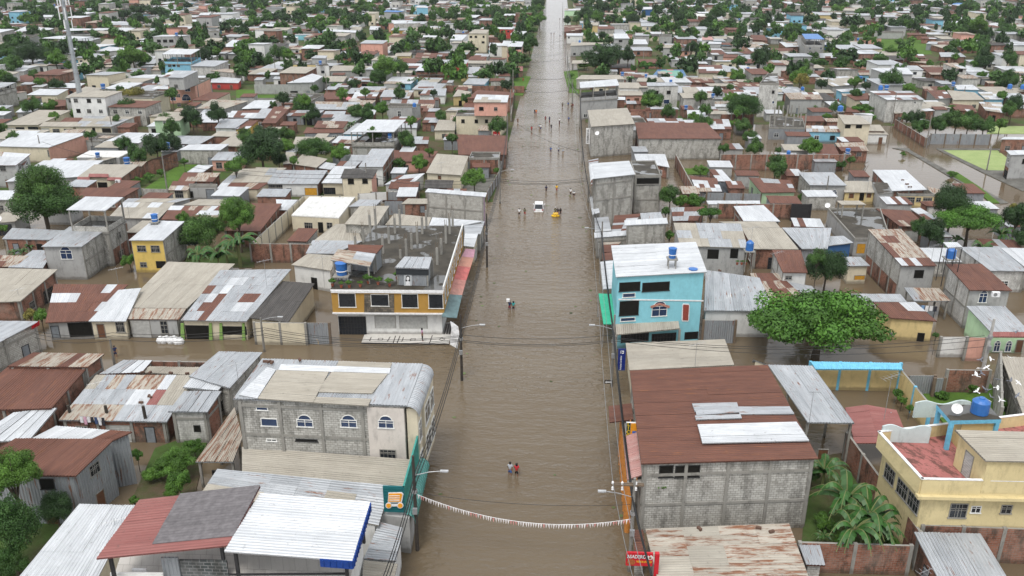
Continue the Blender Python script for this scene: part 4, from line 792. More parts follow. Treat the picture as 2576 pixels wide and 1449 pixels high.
parse('''
00|140 318 500 300 545 283 260 265|6,6.3|w|G|op=3||
00|620 315 950 300 945 288 700 285|7,7.2|w|G|op=4.2||dark-trimmed hall with a white roof right of the telecom tower
00|95 383 300 385 440 345 180 345|6|c|G||120,398,178,425,o|
00|385 385 770 395 950 370 600 360|6.4,6.6|w|g|op=3.2||
00|750 468 1000 472 1190 445 860 445|3.5|w|b|||light blue low shed with a white roof right of the telecom tower
00|1120 315 1290 315 1365 280 1200 278|5|w|k|op=2.5||
00|1530 368 1810 366 1920 352 1640 350|9|w|G||1580,398,1618,425,o;1640,398,1682,425,o;1702,398,1745,425,o;1590,465,1630,490,o;1650,465,1690,490,o;1710,465,1755,490,o|three-storey grey plastered block with square dark windows
00|1630 545 1920 548 2015 495 1720 492|9,9.3|w|b|op=6.1|1690,635,1725,672,l;1735,640,1765,672,k;1780,640,1810,672,l|bright blue house with a white canopy on its roof
00|1685 778 1845 782 1995 712 1790 710|9.4,9.6|z|G|base=5.7||
00|1690 865 1960 862 2115 790 1800 790|6.4|c|p||1730,880,1775,918,a;1860,880,1915,918,a;1715,972,1770,1010,a;1830,975,1920,1010,a|salmon pink three-storey house with balconies at a street corner
00|1280 780 1550 788 1690 752 1450 750|4|w|g|||
00|1520 845 1690 850 1720 765 1600 765|3|z|k|||
00|1240 720 1430 730 1480 690 1310 685|3|rwz|w|||
00|690 725 850 725 955 672 790 668|3.2|w|w|||
00|850 725 960 725 1010 698 900 695|3|r|b|||
00|760 580 940 585 1060 545 870 530|3.5|z|c|||
00|265 955 575 958 690 898 400 895|3.6|w|c|||cream house with a long white roof left of the telecom tower's foot
00|490 885 780 885 860 838 570 835|3.4|w|k|||
00|650 985 920 985 1065 890 860 870|5.5,5.8|b|G||690,1000,740,1030,l|two-storey grey house with a porch right behind the telecom tower
00|-50 770 150 745 200 722 60 718|6|b|w|||
00|-50 895 60 870 160 830 0 828|7.5|z|g|op=5||
00|160 825 320 822 370 770 180 768|3.2|rrs|c|||
00|155 1130 310 1130 400 1090 210 1088|3|w|G|||
00|390 1090 660 1065 665 1005 520 1003|3.2|r|k|||
00|215 1085 400 1080 490 1035 215 1035|3|z|k|||
00|30 1258 380 1258 720 1110 390 1105|3.6,4.4|b|c||70,1285,150,1330,s;160,1280,250,1335,g;285,1275,400,1335,g|
00|390 1272 740 1275 850 1225 440 1228|3.4|b|c||410,1290,500,1345,s;530,1295,600,1330,l;645,1295,740,1330,l|
00|600 1228 780 1225 880 1185 660 1183|3.7|rrs|k|||
00|745 1272 1120 1275 1360 1175 860 1165|3.8,4.2|bbz|chhh||1030,1290,1120,1365,k;930,1285,960,1335,k|
00|945 1100 1190 1105 1195 1088 955 1083|3|w|g|||
00|1540 1212 1810 1215 1900 1130 1640 1130|5.5|b|e||1640,1215,1685,1252,w;1812,1213,1855,1252,w|olive green two-storey house with a beige roof
00|1475 1272 1600 1272 1650 1220 1550 1225|3|w|w|||
00|1640 1445 2010 1452 2160 1370 1780 1365|3|z|k|||
00|1975 1092 2260 1095 2500 1015 2130 1000|3.4|bbsb|G|||
00|2430 1095 2650 1095 2720 1010 2560 1010|3.2|w|k|||
00|2110 712 2380 735 2440 708 2270 690|5|swz|g|||
00|2120 830 2400 835 2430 790 2130 765|3.2|w|R|||
00|2010 690 2200 692 2320 645 2090 640|3.2|w|k|||
00|1830 690 2000 692 2030 668 1860 665|3.4|w|G|||
00|2240 470 2390 472 2515 405 2340 400|3.4|w|k|||
00|2050 410 2200 412 2280 385 2110 380|3.6|b|c|||
00|2055 318 2200 322 2210 290 2060 290|6|c|G|||
00|2000 150 2100 152 2125 130 2020 128|5|w|G|||
00|2004 238 2140 240 2165 215 2040 212|3.6|w|G|||
00|1870 217 2040 218 2060 197 1890 195|3.6|w|k|||
00|1725 310 1880 312 1945 265 1770 262|3.6|wr|k|||
00|1170 225 1360 235 1390 218 1190 215|4|w|b|||
00|1020 238 1150 240 1190 215 1045 212|3.4|w|k|||
00|910 188 1060 190 1080 170 920 170|3.4|z|k|||
00|760 238 960 235 985 210 830 208|3.6|w|k|||
00|420 172 560 170 620 152 440 150|6|w|w|||small white two-storey house left of the telecom tower's antennas
00|35 188 140 190 200 172 60 170|3|w|k|||
00|0 290 120 290 150 265 30 262|3|w|w|||
00|-20 150 140 135 150 108 0 110|4|rrrz|k|||
00|1000 445 1200 445 1220 400 1060 395|3.2|b|k|||
00|1200 470 1300 470 1355 420 1240 415|3.2|b|k|||
00|960 515 1180 515 1355 490 1100 468|3|w|G|||
00|2160 1288 2370 1290 2510 1195 2230 1195|3.4,3.8|z|w||2205,1320,2240,1365,b|
00|2335 1300 2500 1298 2600 1210 2400 1225|3|rwr|Y|||
00|2290 1180 2560 1190 2650 1110 2330 1115|3.2|wwr|k|||
00|520 85 700 80 760 45 560 60|3.4|w|k|||
00|300 135 380 137 430 127 310 125|3.4|w|k|||
00|1380 262 1440 262 1460 240 1370 240|3.6|b|y|||
01|665 312 1000 328 1040 307 705 294|6|w|g||725,340,745,357,o;790,342,808,357,o;855,342,872,358,o;920,342,938,358,o|long grey two-storey block with a row of four square windows
01|270 375 415 385 430 370 280 360|5|w|w||335,395,362,413,W|
01|370 356 550 352 570 343 400 342|3.6|z|t|||
01|590 260 700 262 715 243 605 240|3.6|b|y|||
01|1285 118 1420 122 1500 110 1310 102|8|B|G|||three-storey grey block with a blue-edged roof
01|1610 75 1730 78 1732 63 1630 62|7.5|w|b|||
01|2210 65 2340 68 2385 48 2230 45|6|z|G|||
01|1380 238 1590 235 1660 228 1400 222|6.3|w|g|||
01|1355 305 1530 305 1540 282 1375 280|3.2|z|o|||
01|2090 170 2210 178 2260 152 2110 148|5.5|w|w|op=2.8||
01|1540 360 1640 362 1700 338 1560 337|3.4|b|G|||
01|1635 372 1810 375 1825 358 1650 355|5.6|w|w|op=2.8||
01|1950 405 2070 408 2130 350 1985 348|5.6|w|w||2020,420,2040,440,W;1962,420,1990,450,k|
01|2135 335 2320 338 2345 300 2200 295|9|b|c||2150,360,2175,380,o;2200,360,2225,380,o;2280,360,2300,380,o;2150,415,2175,435,o;2270,415,2300,435,o;2210,480,2240,508,k|cream and brick apartment block of three storeys with a beige roof
01|2255 288 2576 295 2600 275 2290 272|6|w|R|||
01|2340 458 2480 462 2500 435 2360 432|6|w|w|||
01|2470 460 2610 465 2620 415 2490 408|7|w|c|||
01|1275 465 1470 470 1490 435 1330 437|4|swr|G|||
01|425 500 650 502 690 482 440 480|4|b|y|||
01|550 585 700 588 720 560 600 556|8|z|G|||
01|335 645 600 650 590 625 380 615|5.6|c|y||395,688,438,730,a|
01|600 655 735 655 715 640 600 640|7.4|c|wwww|parapet=0||plain cream-white cube house with a flat roof and a blue tank
01|440 690 600 692 600 680 460 678|5.4|c|w|||
01|740 715 1120 708 1160 665 780 658|4|b|G|||long beige-roofed hall right of the cream-white cube house
01|975 590 1210 595 1240 555 1010 550|3.4|rrs|w|||
01|1395 562 1555 565 1570 530 1410 528|4.4|b|y|||
01|1195 630 1440 630 1455 600 1210 597|4|w|w|||
01|1595 580 1810 587 1830 535 1620 530|3.8|rrs|m||1640,600,1660,620,l;1722,600,1745,620,l;1690,600,1710,650,k|bright green cottage with a rust roof and white columns
01|1810 565 1930 570 1955 520 1840 518|3.6|rz|k|||
01|1940 592 2040 595 2050 545 1960 540|3.4|b|k|||
01|1800 640 2120 642 2140 602 1830 600|6|z|R|||grey-roofed store with a bright red front band
01|1600 712 1890 712 1925 660 1650 660|4.4|w|k|op=2.4||
01|2060 738 2215 745 2260 675 2090 672|4|z|y||2105,768,2120,788,o;2140,768,2158,788,o;2175,765,2195,815,D|
01|165 795 300 798 330 772 190 770|3|z|w|||
01|310 835 580 828 675 768 565 740|5.2|w|G|||bright white-roofed workshop behind a long grey wall
01|655 822 880 822 920 768 690 765|3.8|b|G|||
01|920 815 1150 822 1155 775 950 770|3.4|zzr|k|||
01|660 985 850 985 850 930 700 930|3|rs|k|||
01|840 950 1000 940 990 912 870 915|3.2|z|k|||
01|960 990 1200 990 1240 930 1000 925|3|zrw|k|||
01|1245 975 1400 975 1435 900 1290 905|3.2|z|G|||
01|1415 990 1540 990 1590 910 1460 908|3|sz|k|||
01|1000 925 1280 925 1320 870 1060 870|3|srz|k|||
01|930 912 1080 912 1110 885 960 885|3|wz|k|||
01|1640 958 1905 962 1920 890 1700 890|3.6|zzr|w|||
01|1980 972 2110 965 2170 925 2030 900|4|b|y|||
01|2120 990 2580 985 2600 930 2230 905|5|r|k|||
01|2185 1028 2530 1030 2545 958 2220 950|9,9.3|bw|p|base=5.5|2245,1075,2290,1110,o;2395,1078,2430,1112,l|
01|2010 1160 2470 1160 2520 1115 2030 1115|6.2|c|c||2065,1200,2100,1235,o;2200,1202,2233,1236,o;2303,1202,2335,1236,o;2393,1202,2428,1236,o|cream building with four square windows under a pink upper storey by the avenue
01|1790 1312 2000 1312 2010 1210 1840 1205|3.4|b|c|||
01|1665 1233 1870 1235 1915 1140 1740 1135|3.2|rzz|k|||
01|1325 1078 1570 1078 1655 1055 1340 1045|5.4|c|G||1425,1115,1460,1185,w|
01|1345 1042 1800 1045 1805 1005 1360 1000|4|zrz|k|||
01|1655 1090 1780 1090 1800 1045 1660 1045|3.4|rrs|k|||
01|945 1328 1390 1328 1510 1205 1115 1203|6.6,7|w|g|op=3||broad pale canopy on thin posts over a grey terrace with a blue tank
01|1440 1285 1620 1288 1625 1240 1480 1240|3.4|z|w|||
01|475 1340 890 1335 885 1300 510 1280|3|r|Z|||
01|580 1285 880 1290 930 1220 620 1215|3.8|rrs|c|||
01|650 1185 880 1180 905 1118 700 1118|3.2|zzr|Z|||
01|580 1100 1060 1105 1110 1030 600 1020|3.2|zzsr|k|||
01|300 1165 600 1170 690 1110 360 1108|3.2|rz|Z|||
01|55 1240 200 1240 350 1075 180 1073|4,4.6|rrs|k|||steep dark rust roof left of the tall banana clump
01|-20 1190 95 1190 190 1095 60 1090|3.6|z|k|||
01|-50 1090 110 1090 200 1008 20 1008|3.4|w|k|||
01|370 1452 700 1445 800 1380 400 1375|3.2|b|w|||
01|760 1435 1060 1452 1160 1375 830 1368|3.2|wrs|k|||
01|1450 1445 1730 1449 1745 1375 1500 1372|3.4|rzr|k|||
01|1015 1150 1190 1155 1215 1105 1060 1100|3.2|w|k|||
01|910 1120 1030 1120 1060 1092 930 1090|3|r|k|||
01|20 465 200 468 245 430 70 427|3.4|w|k|||
01|205 465 400 465 430 440 240 435|3.4|z|k|||
01|480 465 560 467 590 440 510 437|3.2|z|k|||
01|545 422 640 424 670 398 565 395|3.2|w|k|||
01|665 420 760 422 775 398 690 396|3.2|ws|k|||
01|945 300 1050 302 1070 270 970 268|3.4|b|w|||
01|1140 298 1230 300 1255 265 1150 262|3.8|w|G|||
01|1000 190 1070 192 1090 155 1020 153|3.6|b|k|||
01|105 192 210 194 220 176 120 175|3.4|b|k|||
01|30 262 240 265 235 245 60 235|5|w|k|op=2.4||
01|805 215 860 217 890 200 820 196|3.6|w|w|||
01|1205 232 1340 235 1350 215 1220 213|3.6|b|k|||
01|1315 30 1410 32 1430 13 1330 12|3.6|w|k|||
02|-20 345 110 348 150 315 20 310|6|w|w|||
02|-50 468 100 470 118 420 20 415|8|w|p|op=5.4||
02|-10 715 110 712 110 668 20 668|3.4|R|k|||
02|550 358 710 360 720 335 545 335|5|w|w||565,370,580,385,o|
02|780 385 870 385 880 342 785 340|4.4|w|w|||
02|585 462 830 452 960 430 600 425|5.6|b|G|||
02|1030 387 1185 388 1155 338 1018 337|7|w|G||1075,402,1110,423,o|tall pale cube house with a white roof right of the avenue
02|1185 445 1370 445 1345 396 1190 395|4.4|w|G|||
02|1240 358 1385 360 1370 333 1240 332|5|z|G|||
02|1300 262 1460 265 1430 230 1295 230|6|z|c||1352,278,1375,300,a|
02|780 255 870 258 865 225 715 225|5|b|y|||small yellow two-storey house with a beige roof right of the avenue
02|870 280 1010 282 1005 252 875 250|3.4|rw|k|||
02|1000 268 1160 270 1150 238 998 236|4|bbr|G|||
02|525 322 705 300 705 250 525 255|3.6|rrs|k|||
02|640 798 1140 798 1080 755 700 755|4.6,5|b|g|||
02|685 885 1080 860 1055 795 680 825|9,9.2|w|G|op=6||open-sided white canopy storey on a grey balcony building by the avenue
02|1080 885 1280 890 1275 840 1070 838|5|b|w|||
02|1070 960 1325 958 1290 900 1070 895|4|b|p||1112,970,1145,1035,D;1155,995,1185,1060,k;1230,985,1280,1020,d|
02|1360 865 1685 862 1630 830 1355 830|8.4|z|h||1437,912,1475,945,o;1557,912,1597,945,o;1417,1000,1477,1042,W;1525,1000,1585,1042,W|tall whitewashed block house with two bright blue shuttered windows
02|1720 988 2035 985 2020 935 1680 935|5|b|h|||
02|1735 935 1895 930 1850 875 1710 875|5.2|b|G|||
02|2200 985 2480 985 2440 910 2090 900|4|wwr|w|||
02|2040 1075 2350 1075 2320 1022 2040 1020|3.6|sw|w|||
02|1870 1100 2060 1103 2040 1070 1870 1070|3.4|z|k|||
02|1765 1175 1980 1180 1930 1108 1760 1107|3.6|w|G|||
02|1960 1130 2095 1130 2070 1100 1950 1100|3.4|rz|k|||
02|1395 1097 1685 1099 1660 1080 1390 1078|5.2|z|k|||long brick wall house under a thin zinc roof
02|1190 1115 1400 1115 1390 1100 1180 1098|4.8|r|k|||
02|2000 1298 2215 1300 2180 1200 1970 1195|3.6|rwwr|k|||
02|1250 820 1545 825 1490 780 1270 782|3.8|b|k|||
02|1545 828 1815 830 1745 775 1490 775|4|w|G|||
02|1810 830 2045 830 2000 780 1740 778|3.4|rrs|k|||
02|1880 735 2130 735 2110 655 1860 655|4,4.4|rrw|c||2065,750,2130,810,s|
02|2130 725 2290 715 2240 670 2110 668|3.8|z|y|||
02|2340 740 2520 738 2440 660 2280 658|4|wwb|c|||
02|1600 605 1925 610 1890 575 1580 558|4|rrw|G|||
02|1520 480 1635 483 1625 458 1515 456|5|b|G|||
02|2120 575 2280 578 2275 550 2135 548|4|rrrz|p||2165,602,2190,625,o;2205,600,2222,630,k|
02|1915 600 2015 600 2010 575 1910 573|3.8|z|Z|||
02|1760 640 1975 640 1950 620 1765 618|3.4|w|k|||
02|1970 440 2105 442 2110 425 1980 420|5.6|w|G|||
02|2105 450 2220 455 2200 430 2110 428|4.4|rrs|G|op=2||
02|1910 400 2030 402 2010 368 1915 368|6|p|w|||white house with a faded pink roof right of the avenue
02|2245 415 2390 420 2380 398 2240 396|3.6|sw|k|||
02|2420 400 2576 410 2540 355 2400 350|3.6|r|k|||
02|1800 170 1940 165 1975 145 1830 135|7|C|w|parapet=0||modern all-white flat-roofed villa
02|1305 95 1460 92 1450 70 1310 70|7|w|B|||deep blue two-storey house with a white roof
02|770 62 858 65 855 50 770 48|6|w|w|||
02|525 105 690 105 690 85 530 88|5|ws|m|||
02|1330 185 1510 180 1490 160 1340 158|4|b|G|||
02|1510 230 1620 232 1620 208 1400 205|3.6|z|k|||
02|600 640 770 635 760 605 610 608|4|b|G|op=0||
02|1110 715 1260 730 1265 690 1110 688|3.2|rw|k|||
02|1485 365 1610 365 1605 345 1480 345|5|c|G|||
02|2105 255 2190 257 2215 235 2110 233|3.6|w|k|||
03|375 392 570 395 500 340 340 340|10.4|B|G|op=8.1 base=7.1||
03|385 418 570 420 520 368 300 360|8|c|G||412,475,435,498,a;520,475,545,498,a|tall grey cube house with blue roofs and two arched windows
03|180 475 310 468 290 425 110 420|3.6|sw|k|||
03|-5 195 165 197 180 172 0 168|5|z|G|||
03|0 262 170 265 150 235 -5 232|6|w|w|op=3||
03|480 152 650 152 620 128 440 118|6|z|y|||yellow two-storey house with a grey roof at upper right
03|880 155 1040 158 1020 135 870 135|6|z|G|||
03|1090 168 1290 170 1270 150 1080 150|6.6|z|G|||
03|1050 88 1160 85 1140 58 1030 62|4|R|y|||yellow cottage with a red pitched roof at upper right
03|1820 240 1985 245 1940 212 1765 210|6|w|wwww||1845,252,1870,272,o|white two-storey house with a white roof and red side panel
03|1500 290 1645 295 1590 265 1490 265|3.8|w|k|||
03|1850 48 2030 52 1980 30 1870 28|6|B|w|||white house with a bright blue roof at upper right
03|915 285 1080 285 1060 250 920 248|4|b|k|||
03|1010 300 1120 302 1100 282 1000 282|3.6|O|y|||
03|1070 330 1370 332 1360 318 1080 316|4.4|c|G|||
03|1400 350 1610 355 1580 330 1400 330|3.4|rrs|k|||
03|1545 388 1700 392 1680 370 1540 368|3.4|rw|k|||
03|1590 440 1700 445 1710 425 1620 418|4|z|Z|||
03|1740 572 1995 572 1930 525 1720 527|4,4.4|z|k|||
03|1390 575 1590 580 1560 545 1370 547|3.6|wwr|k|||
03|1430 620 1630 640 1610 595 1420 595|3.2|sr|k|||
03|1190 605 1370 600 1330 560 1170 562|3.4|d|k|||
03|2340 555 2500 535 2480 512 2260 500|3.6|sw|G|||
03|1200 745 1465 748 1400 680 1030 688|8|w|G|||tall bare concrete house with a white roof beside the round green tree
03|1250 700 1570 705 1500 660 1240 658|6|z|w|||
03|1880 688 2005 690 1900 632 1760 635|7|sw|h||1915,695,1960,727,k|
03|1640 750 1860 752 1760 660 1520 655|3.8|rrs|k|||
03|2000 722 2230 722 2110 668 1960 655|3.6|w|G|||
03|1960 790 2130 790 2060 755 1880 750|5|swr|h|||
03|650 870 1000 840 830 762 470 785|4.4|bbwb|G|||large beige hall with a white curved roof edge at right
03|680 730 815 733 780 685 635 683|3.6|rw|y|||
03|500 755 665 745 620 708 460 712|3.4|r|c|||
03|915 755 1020 755 1020 705 905 708|3.4|rrs|b|||
03|220 1000 555 1000 500 925 165 935|5|srw|G|||
03|875 1008 1010 1000 1010 935 785 955|4|r|c|||
03|740 925 990 910 960 885 680 900|4|w|b|||
03|1200 1005 1575 1002 1440 915 1020 915|7.4,7.8|wwzr|h||1465,1018,1492,1040,w|pale block house with a white and rust roof and two blue tanks on top
03|1280 1142 1680 1112 1580 1070 1190 1090|3.6|bws|k|||
03|1690 995 1850 985 1780 905 1600 910|4|wrr|G|||
03|1865 1005 2180 1005 2080 930 1800 905|4|b|c|||
03|2190 1000 2360 1000 2400 925 2110 925|4|wb|b|||
03|1905 900 2130 905 2060 852 1870 855|4|w|b|||
03|1580 920 1860 905 1780 868 1550 870|3.4|rrs|k|||
03|1570 1035 1740 1038 1700 1010 1560 1010|3.4|w|h|||
03|1890 1110 2110 1130 2050 1060 1820 1040|3.4|rwr|k|||
03|2190 1110 2390 1140 2350 1030 2120 1025|3.6|bws|k|||
03|770 1248 1040 1250 930 1165 700 1150|6.4,6.8|b|c||775,1255,830,1292,k;885,1255,945,1292,k|cream two-storey house with a beige roof and an upstairs balcony
03|765 1350 1215 1355 1180 1320 770 1318|3.1,3.3|zb|w|||row of shop awnings in front of the cream balcony house
03|1000 1317 1180 1320 1130 1255 990 1255|3.8|b|k|||
03|900 1155 1070 1160 1040 1140 850 1138|6.2|w|w|||
03|385 1325 765 1330 730 1270 380 1262|3.4|srwz|b|||
03|280 1220 570 1222 540 1165 320 1165|3.4|r|k|||
03|10 1290 375 1295 350 1200 20 1165|3.7|c|Z|||grey zinc-walled block with dark columns standing on its wet flat roof
03|-85 845 110 850 100 745 -5 745|9.5|c|h||40,910,65,940,o;40,1015,65,1040,W|slim unfinished whitewashed tower house with an open top
03|45 580 290 580 260 545 20 548|4|ws|w|||
03|300 585 505 588 480 552 280 552|3.8|w|w|||
03|520 580 690 585 680 530 515 535|3.6|rw|k|||
03|0 548 230 542 200 515 0 522|3.6|b|k|||
03|570 450 695 455 690 430 568 428|3.4|w|B|||
03|340 290 475 292 430 265 340 262|3.6|z|k|||
03|480 318 600 318 590 300 440 298|3.6|w|k|||
03|755 335 915 338 880 312 750 310|3.6|b|k|||
03|850 480 940 482 920 440 850 440|3.6|b|k|||
03|2460 165 2620 170 2576 140 2350 133|4|z|k|||
03|2260 295 2410 300 2400 268 2270 268|3.6|b|O|||
03|1920 198 2120 202 2080 182 1915 180|5|z|k|op=2.6||
03|735 105 915 110 890 85 760 82|5|b|G|||
03|2290 685 2485 695 2440 672 2265 668|3.4|b|k|op=0||
13|2340 -48 2700 -45 2620 -72 2380 -72|4.2|w|k|||
'''.replace('|b|O|', '|b|o|'))
# ---------------------------------------------------------------- buildings with shapes of their own
def quadpx(tile, pts, zf, zb=None):
    zb = zf if zb is None else zb
    return [ground(tile, *pts[0], zf), ground(tile, *pts[1], zf), ground(tile, *pts[2], zb), ground(tile, *pts[3], zb)]
def simple_roof(root, q, code, across=False, name='roof', ribs=True, rnd=random.Random(5)):
    return roof_mesh(q, code, across, ribs, rnd).build(name, RMATS, root)
def posts(root, q, z0, mat=None, w=.18, k=1, drop=.1):
    for i in range(4):
        a, b = q[i], q[(i + 1) % 4]
        for j in range(k):
            p = a + (b - a) * (j / k); m = MB(); m.box((p.x, p.y, (z0 + p.z - drop) / 2), (w, w, p.z - drop - z0)); m.build('post', mat or CONC, root)
def px_open(root, tile, x0, y0, x1, y1, kd, a, b, zmax=99):
    ym, xm = (y0 + y1) / 2, (x0 + x1) / 2
    s0, _, L, e, n = on_wall(tile, x0, ym, a, b); s1 = on_wall(tile, x1, ym, a, b)[0]
    za = on_wall(tile, xm, y1, a, b)[1]; zb = min(zmax, on_wall(tile, xm, y0, a, b)[1])
    opening(root, Vector((a.x, a.y, 0)), e, n, max(.05, min(s0, s1)), min(L - .05, max(s0, s1)), max(za, 0), zb, kd)
def decal(tile, pts, a, b, off):
    """picture points carried onto a real vertical board"""
    out = []
    for x, y in pts:
        s, z, L, e, n = on_wall(tile, x, y, a, b); p = Vector((a.x, a.y, 0)) + e * s + n * off; out.append(Vector((p.x, p.y, z)))
    return out
def plate(m, top, depth, n, mi):
    """extrude a face backwards by depth"""
    m.face(top, mi); bk = [p - n * depth for p in top]
    for i in range(len(top)): m.face([top[(i + 1) % len(top)], top[i], bk[i], bk[(i + 1) % len(top)]], mi)
    m.face(bk[::-1], mi)
def text(parent, s, origin, e, n, up, size, mat, name='lettering', width=None, extrude=.01, font_space=1.0):
    cu = bpy.data.curves.new('t', 'FONT'); cu.body = s; cu.size = 1; cu.extrude = 0; cu.align_x = 'CENTER'; cu.align_y = 'CENTER'; cu.space_character = font_space; cu.offset = .02
    o = bpy.data.objects.new('t', cu); C.objects.link(o); bpy.context.view_layer.update()
    me = bpy.data.meshes.new_from_object(o.evaluated_get(bpy.context.evaluated_depsgraph_get())); bpy.data.objects.remove(o)
    xs = [v.co.x for v in me.vertices]; w0 = max(xs) - min(xs); sx = size if width is None else width / w0
    m = MB()
    org = Vector(origin)
    for p in me.polygons:
        m.face([org + e * me.vertices[i].co.x * sx + up * me.vertices[i].co.y * size + n * extrude for i in p.vertices], 0)
    return m.build(name, mat, parent)
UP = Vector((0, 0, 1))
WHITEP = plain('white_gloss_paint', (.75, .75, .75), .4); YELP = plain('yellow_letter_paint', (.80, .55, .03), .4, .3, 0, .05); REDP = plain('sign_red', (.50, .02, .03), .4, .3, 0, .1)
NAVY = plain('sign_navy', (.012, .025, .16), .4, .3, 0, .1); TEALP = plain('sign_teal', (.012, .12, .13), .4, .3, 0, .1); ORNG = plain('sign_orange', (.78, .33, .02), .4, .3, 0, .1)
ORC = plain('orange_column_paint', (.52, .21, .05), .5); BLKP = plain('sign_black', (.01, .01, .012), .4); GRNP = plain('sign_green', (.05, .42, .26), .5, .3, 0, .2)
SKIN = plain('skin_tone', (.22, .11, .065), .6); LBLUE = plain('light_blue_paint', (.16, .48, .68), .5); PINKF = N('stained_pink_floor', .8, .2); _f = PINKF; _v = _f.uvv()
PINKF = _f.done(_f.mix(_f.ramp(_f.noise(_v, 1.1, 8, .8), [(.49, 0), (.56, .75)]), _f.mix(_f.noise(_v, .6, 4), (.30, .11, .10), (.42, .17, .155)), (.075, .045, .035)))
# -- biggest brown roof, right foreground
r, iq = house(quadpx((3, 2), [(1300, 320), (3081, 268), (2570, -674), (1185, -619)], 6.8, 7.2), 'r', 'g', 'big grey block building under the widest brown roof with pale strips, right of the avenue', across=True, tile=(3, 2),
     wins='1480,335,1622,452,o;1640,335,1890,452,o', ribs=True, name='building')
for (x0, y0, x1, y1, x2, y2, x3, y3), cd in (((1855, 1280, 2300, 1250, 2270, 1190, 1840, 1200), 'z'), ((1850, 1325, 2312, 1310, 2300, 1275, 1840, 1290), 'z'), ((2290, 1270, 2840, 1265, 2790, 1190, 2260, 1192), 'z'),
     ((1915, 1560, 2990, 1535, 2860, 1345, 1865, 1372), 'w'), ((1840, 1245, 2280, 1210, 2262, 1150, 1810, 1162), 'z')):
    q = quadpx((2, 2), [(x0, y0), (x1, y1), (x2, y2), (x3, y3)], 7.14)
    simple_roof(r, q, cd, True, 'patch_sheet')
def flat_z(p, z): return Vector((p.x, p.y, z))
a, d = iq[0], iq[3]; sd_ = (d - a); L = Vector((sd_.x, sd_.y, 0)).length; e = Vector((sd_.x, sd_.y, 0)).normalized(); out = Vector((-e.y, e.x, 0))
m = MB(); c = flat_z(a, 0) + e * L * .42 + out * .45
m.box((c.x, c.y, 4.6), (.08, L * .8, 1.3), 0, math.atan2(e.y, e.x) - math.pi / 2); m.build('shop_fascia', ORC, r)
for k in range(9):
    p = flat_z(a, 0) + e * (L * (.01 + .095 * k)) + out * 1.0
    m = MB(); m.lathe((p.x, p.y, -.5), [(.24, 0), (.24, 5.1), (0, 5.1)], 12); m.build('column', ORC, r, smooth=False)
m = MB(); c = flat_z(a, 0) + e * L * .40 + out * .55; m.box((c.x, c.y, 4.75), (1.3, L * .82, .22), 0, math.atan2(e.y, e.x) - math.pi / 2); m.build('awning_slab', CONC, r)
q = [flat_z(a, 4.95) + out * 1.2 + e * .2, flat_z(a, 5.5) + e * .2, flat_z(a, 5.5) + e * 7, flat_z(a, 4.95) + out * 1.2 + e * 7]
simple_roof(r, q, 'p', True, 'awning')
q = [flat_z(a, 4.9) + out * 2.3 + e * (L * .62), flat_z(a, 5.3) + out * .2 + e * (L * .62), flat_z(a, 5.3) + out * .2 + e * (L * .82), flat_z(a, 4.9) + out * 2.3 + e * (L * .82)]
simple_roof(r, q, 'rz', True, 'street_awning')
# -- bottle-shop sign with vertical lettering
def board(name, tile, xl, yb, xr, ytop, z, mat, label, cat='sign', th=.15):
    a, b = ground(tile, xl, yb, z), ground(tile, xr, yb, z)
    b = a + Vector(((b - a).length, 0, 0)) * 1.0
    zt = on_wall(tile, (xl + xr) / 2, ytop, a, b)[1]
    root = thing(name, (a.x, a.y, 0), label, cat); m = MB()
    e = (b - a).normalized(); n = Vector((e.y, -e.x, 0)); c = (a + b) / 2 - n * th / 2
    m.box((c.x, c.y, (z + zt) / 2), ((b - a).length, th, zt - z), 0, 0); m.build('board', mat, root)
    return root, a, b, e, n, z, zt
root, a, b, e, n, z0, z1 = board('shop_sign', (3, 2), 1135, 205, 1245, -94, 3.4, WHITEP, 'tall shop sign with yellow letters down its dark side by the right pavement')
w = (b - a).length; h = z1 - z0
m = MB(); c = a + e * w * .2; m.box((c.x, c.y - .01, (z0 + z1) / 2), (w * .36, .04, h * .98)); m.build('dark_strip', plain('sign_dark_green', (.02, .05, .03), .5), root)
for i, ch in enumerate('LICORERA'):
    text(root, ch, a + e * w * .2 + UP * (h * (.94 - i * .125)), e, n, UP, h * .15, YELP, extrude=.04)
m = MB(); c = a + e * w * .69; m.box((c.x, c.y - .01, z0 + h * .5), (w * .58, .04, h * .96)); m.build('picture_panel', ORNG, root)
m = MB(); m.box((c.x + w * .06, c.y - .04, z0 + h * .62), (w * .36, .03, h * .22), 0, 0); m.build('picture_blue_patch', plain('sign_blue', (.03, .15, .5), .5), root)
# -- pharmacy sign
root, a, b, e, n, z0, z1 = board('shop_sign', (2, 2), 1060, 828, 1135, 615, 3.6, NAVY, 'tall navy pharmacy sign with white lettering by the plain beige roof')
w = (b - a).length; h = z1 - z0
text(root, 'Farmacias Cruz del Sur', a + e * w * .40 + UP * h * .36, UP, n, -e, w * .32, WHITEP, width=h * .66, extrude=.02)
m = MB(); c = a + e * w * .52; m.box((c.x, c.y - .012, z0 + h * .86), (w * .45, .03, w * .42)); m.build('emblem', WHITEP, root)
m = MB()
for dx, dz in ((-.1, .1), (.1, .0), (-.1, -.1), (0.02, 0.0)): m.box((c.x + dx * w, c.y - .03, z0 + h * .86 + dz * w), (w * .13, .02, w * .13))
m.build('emblem_mark', NAVY, root)
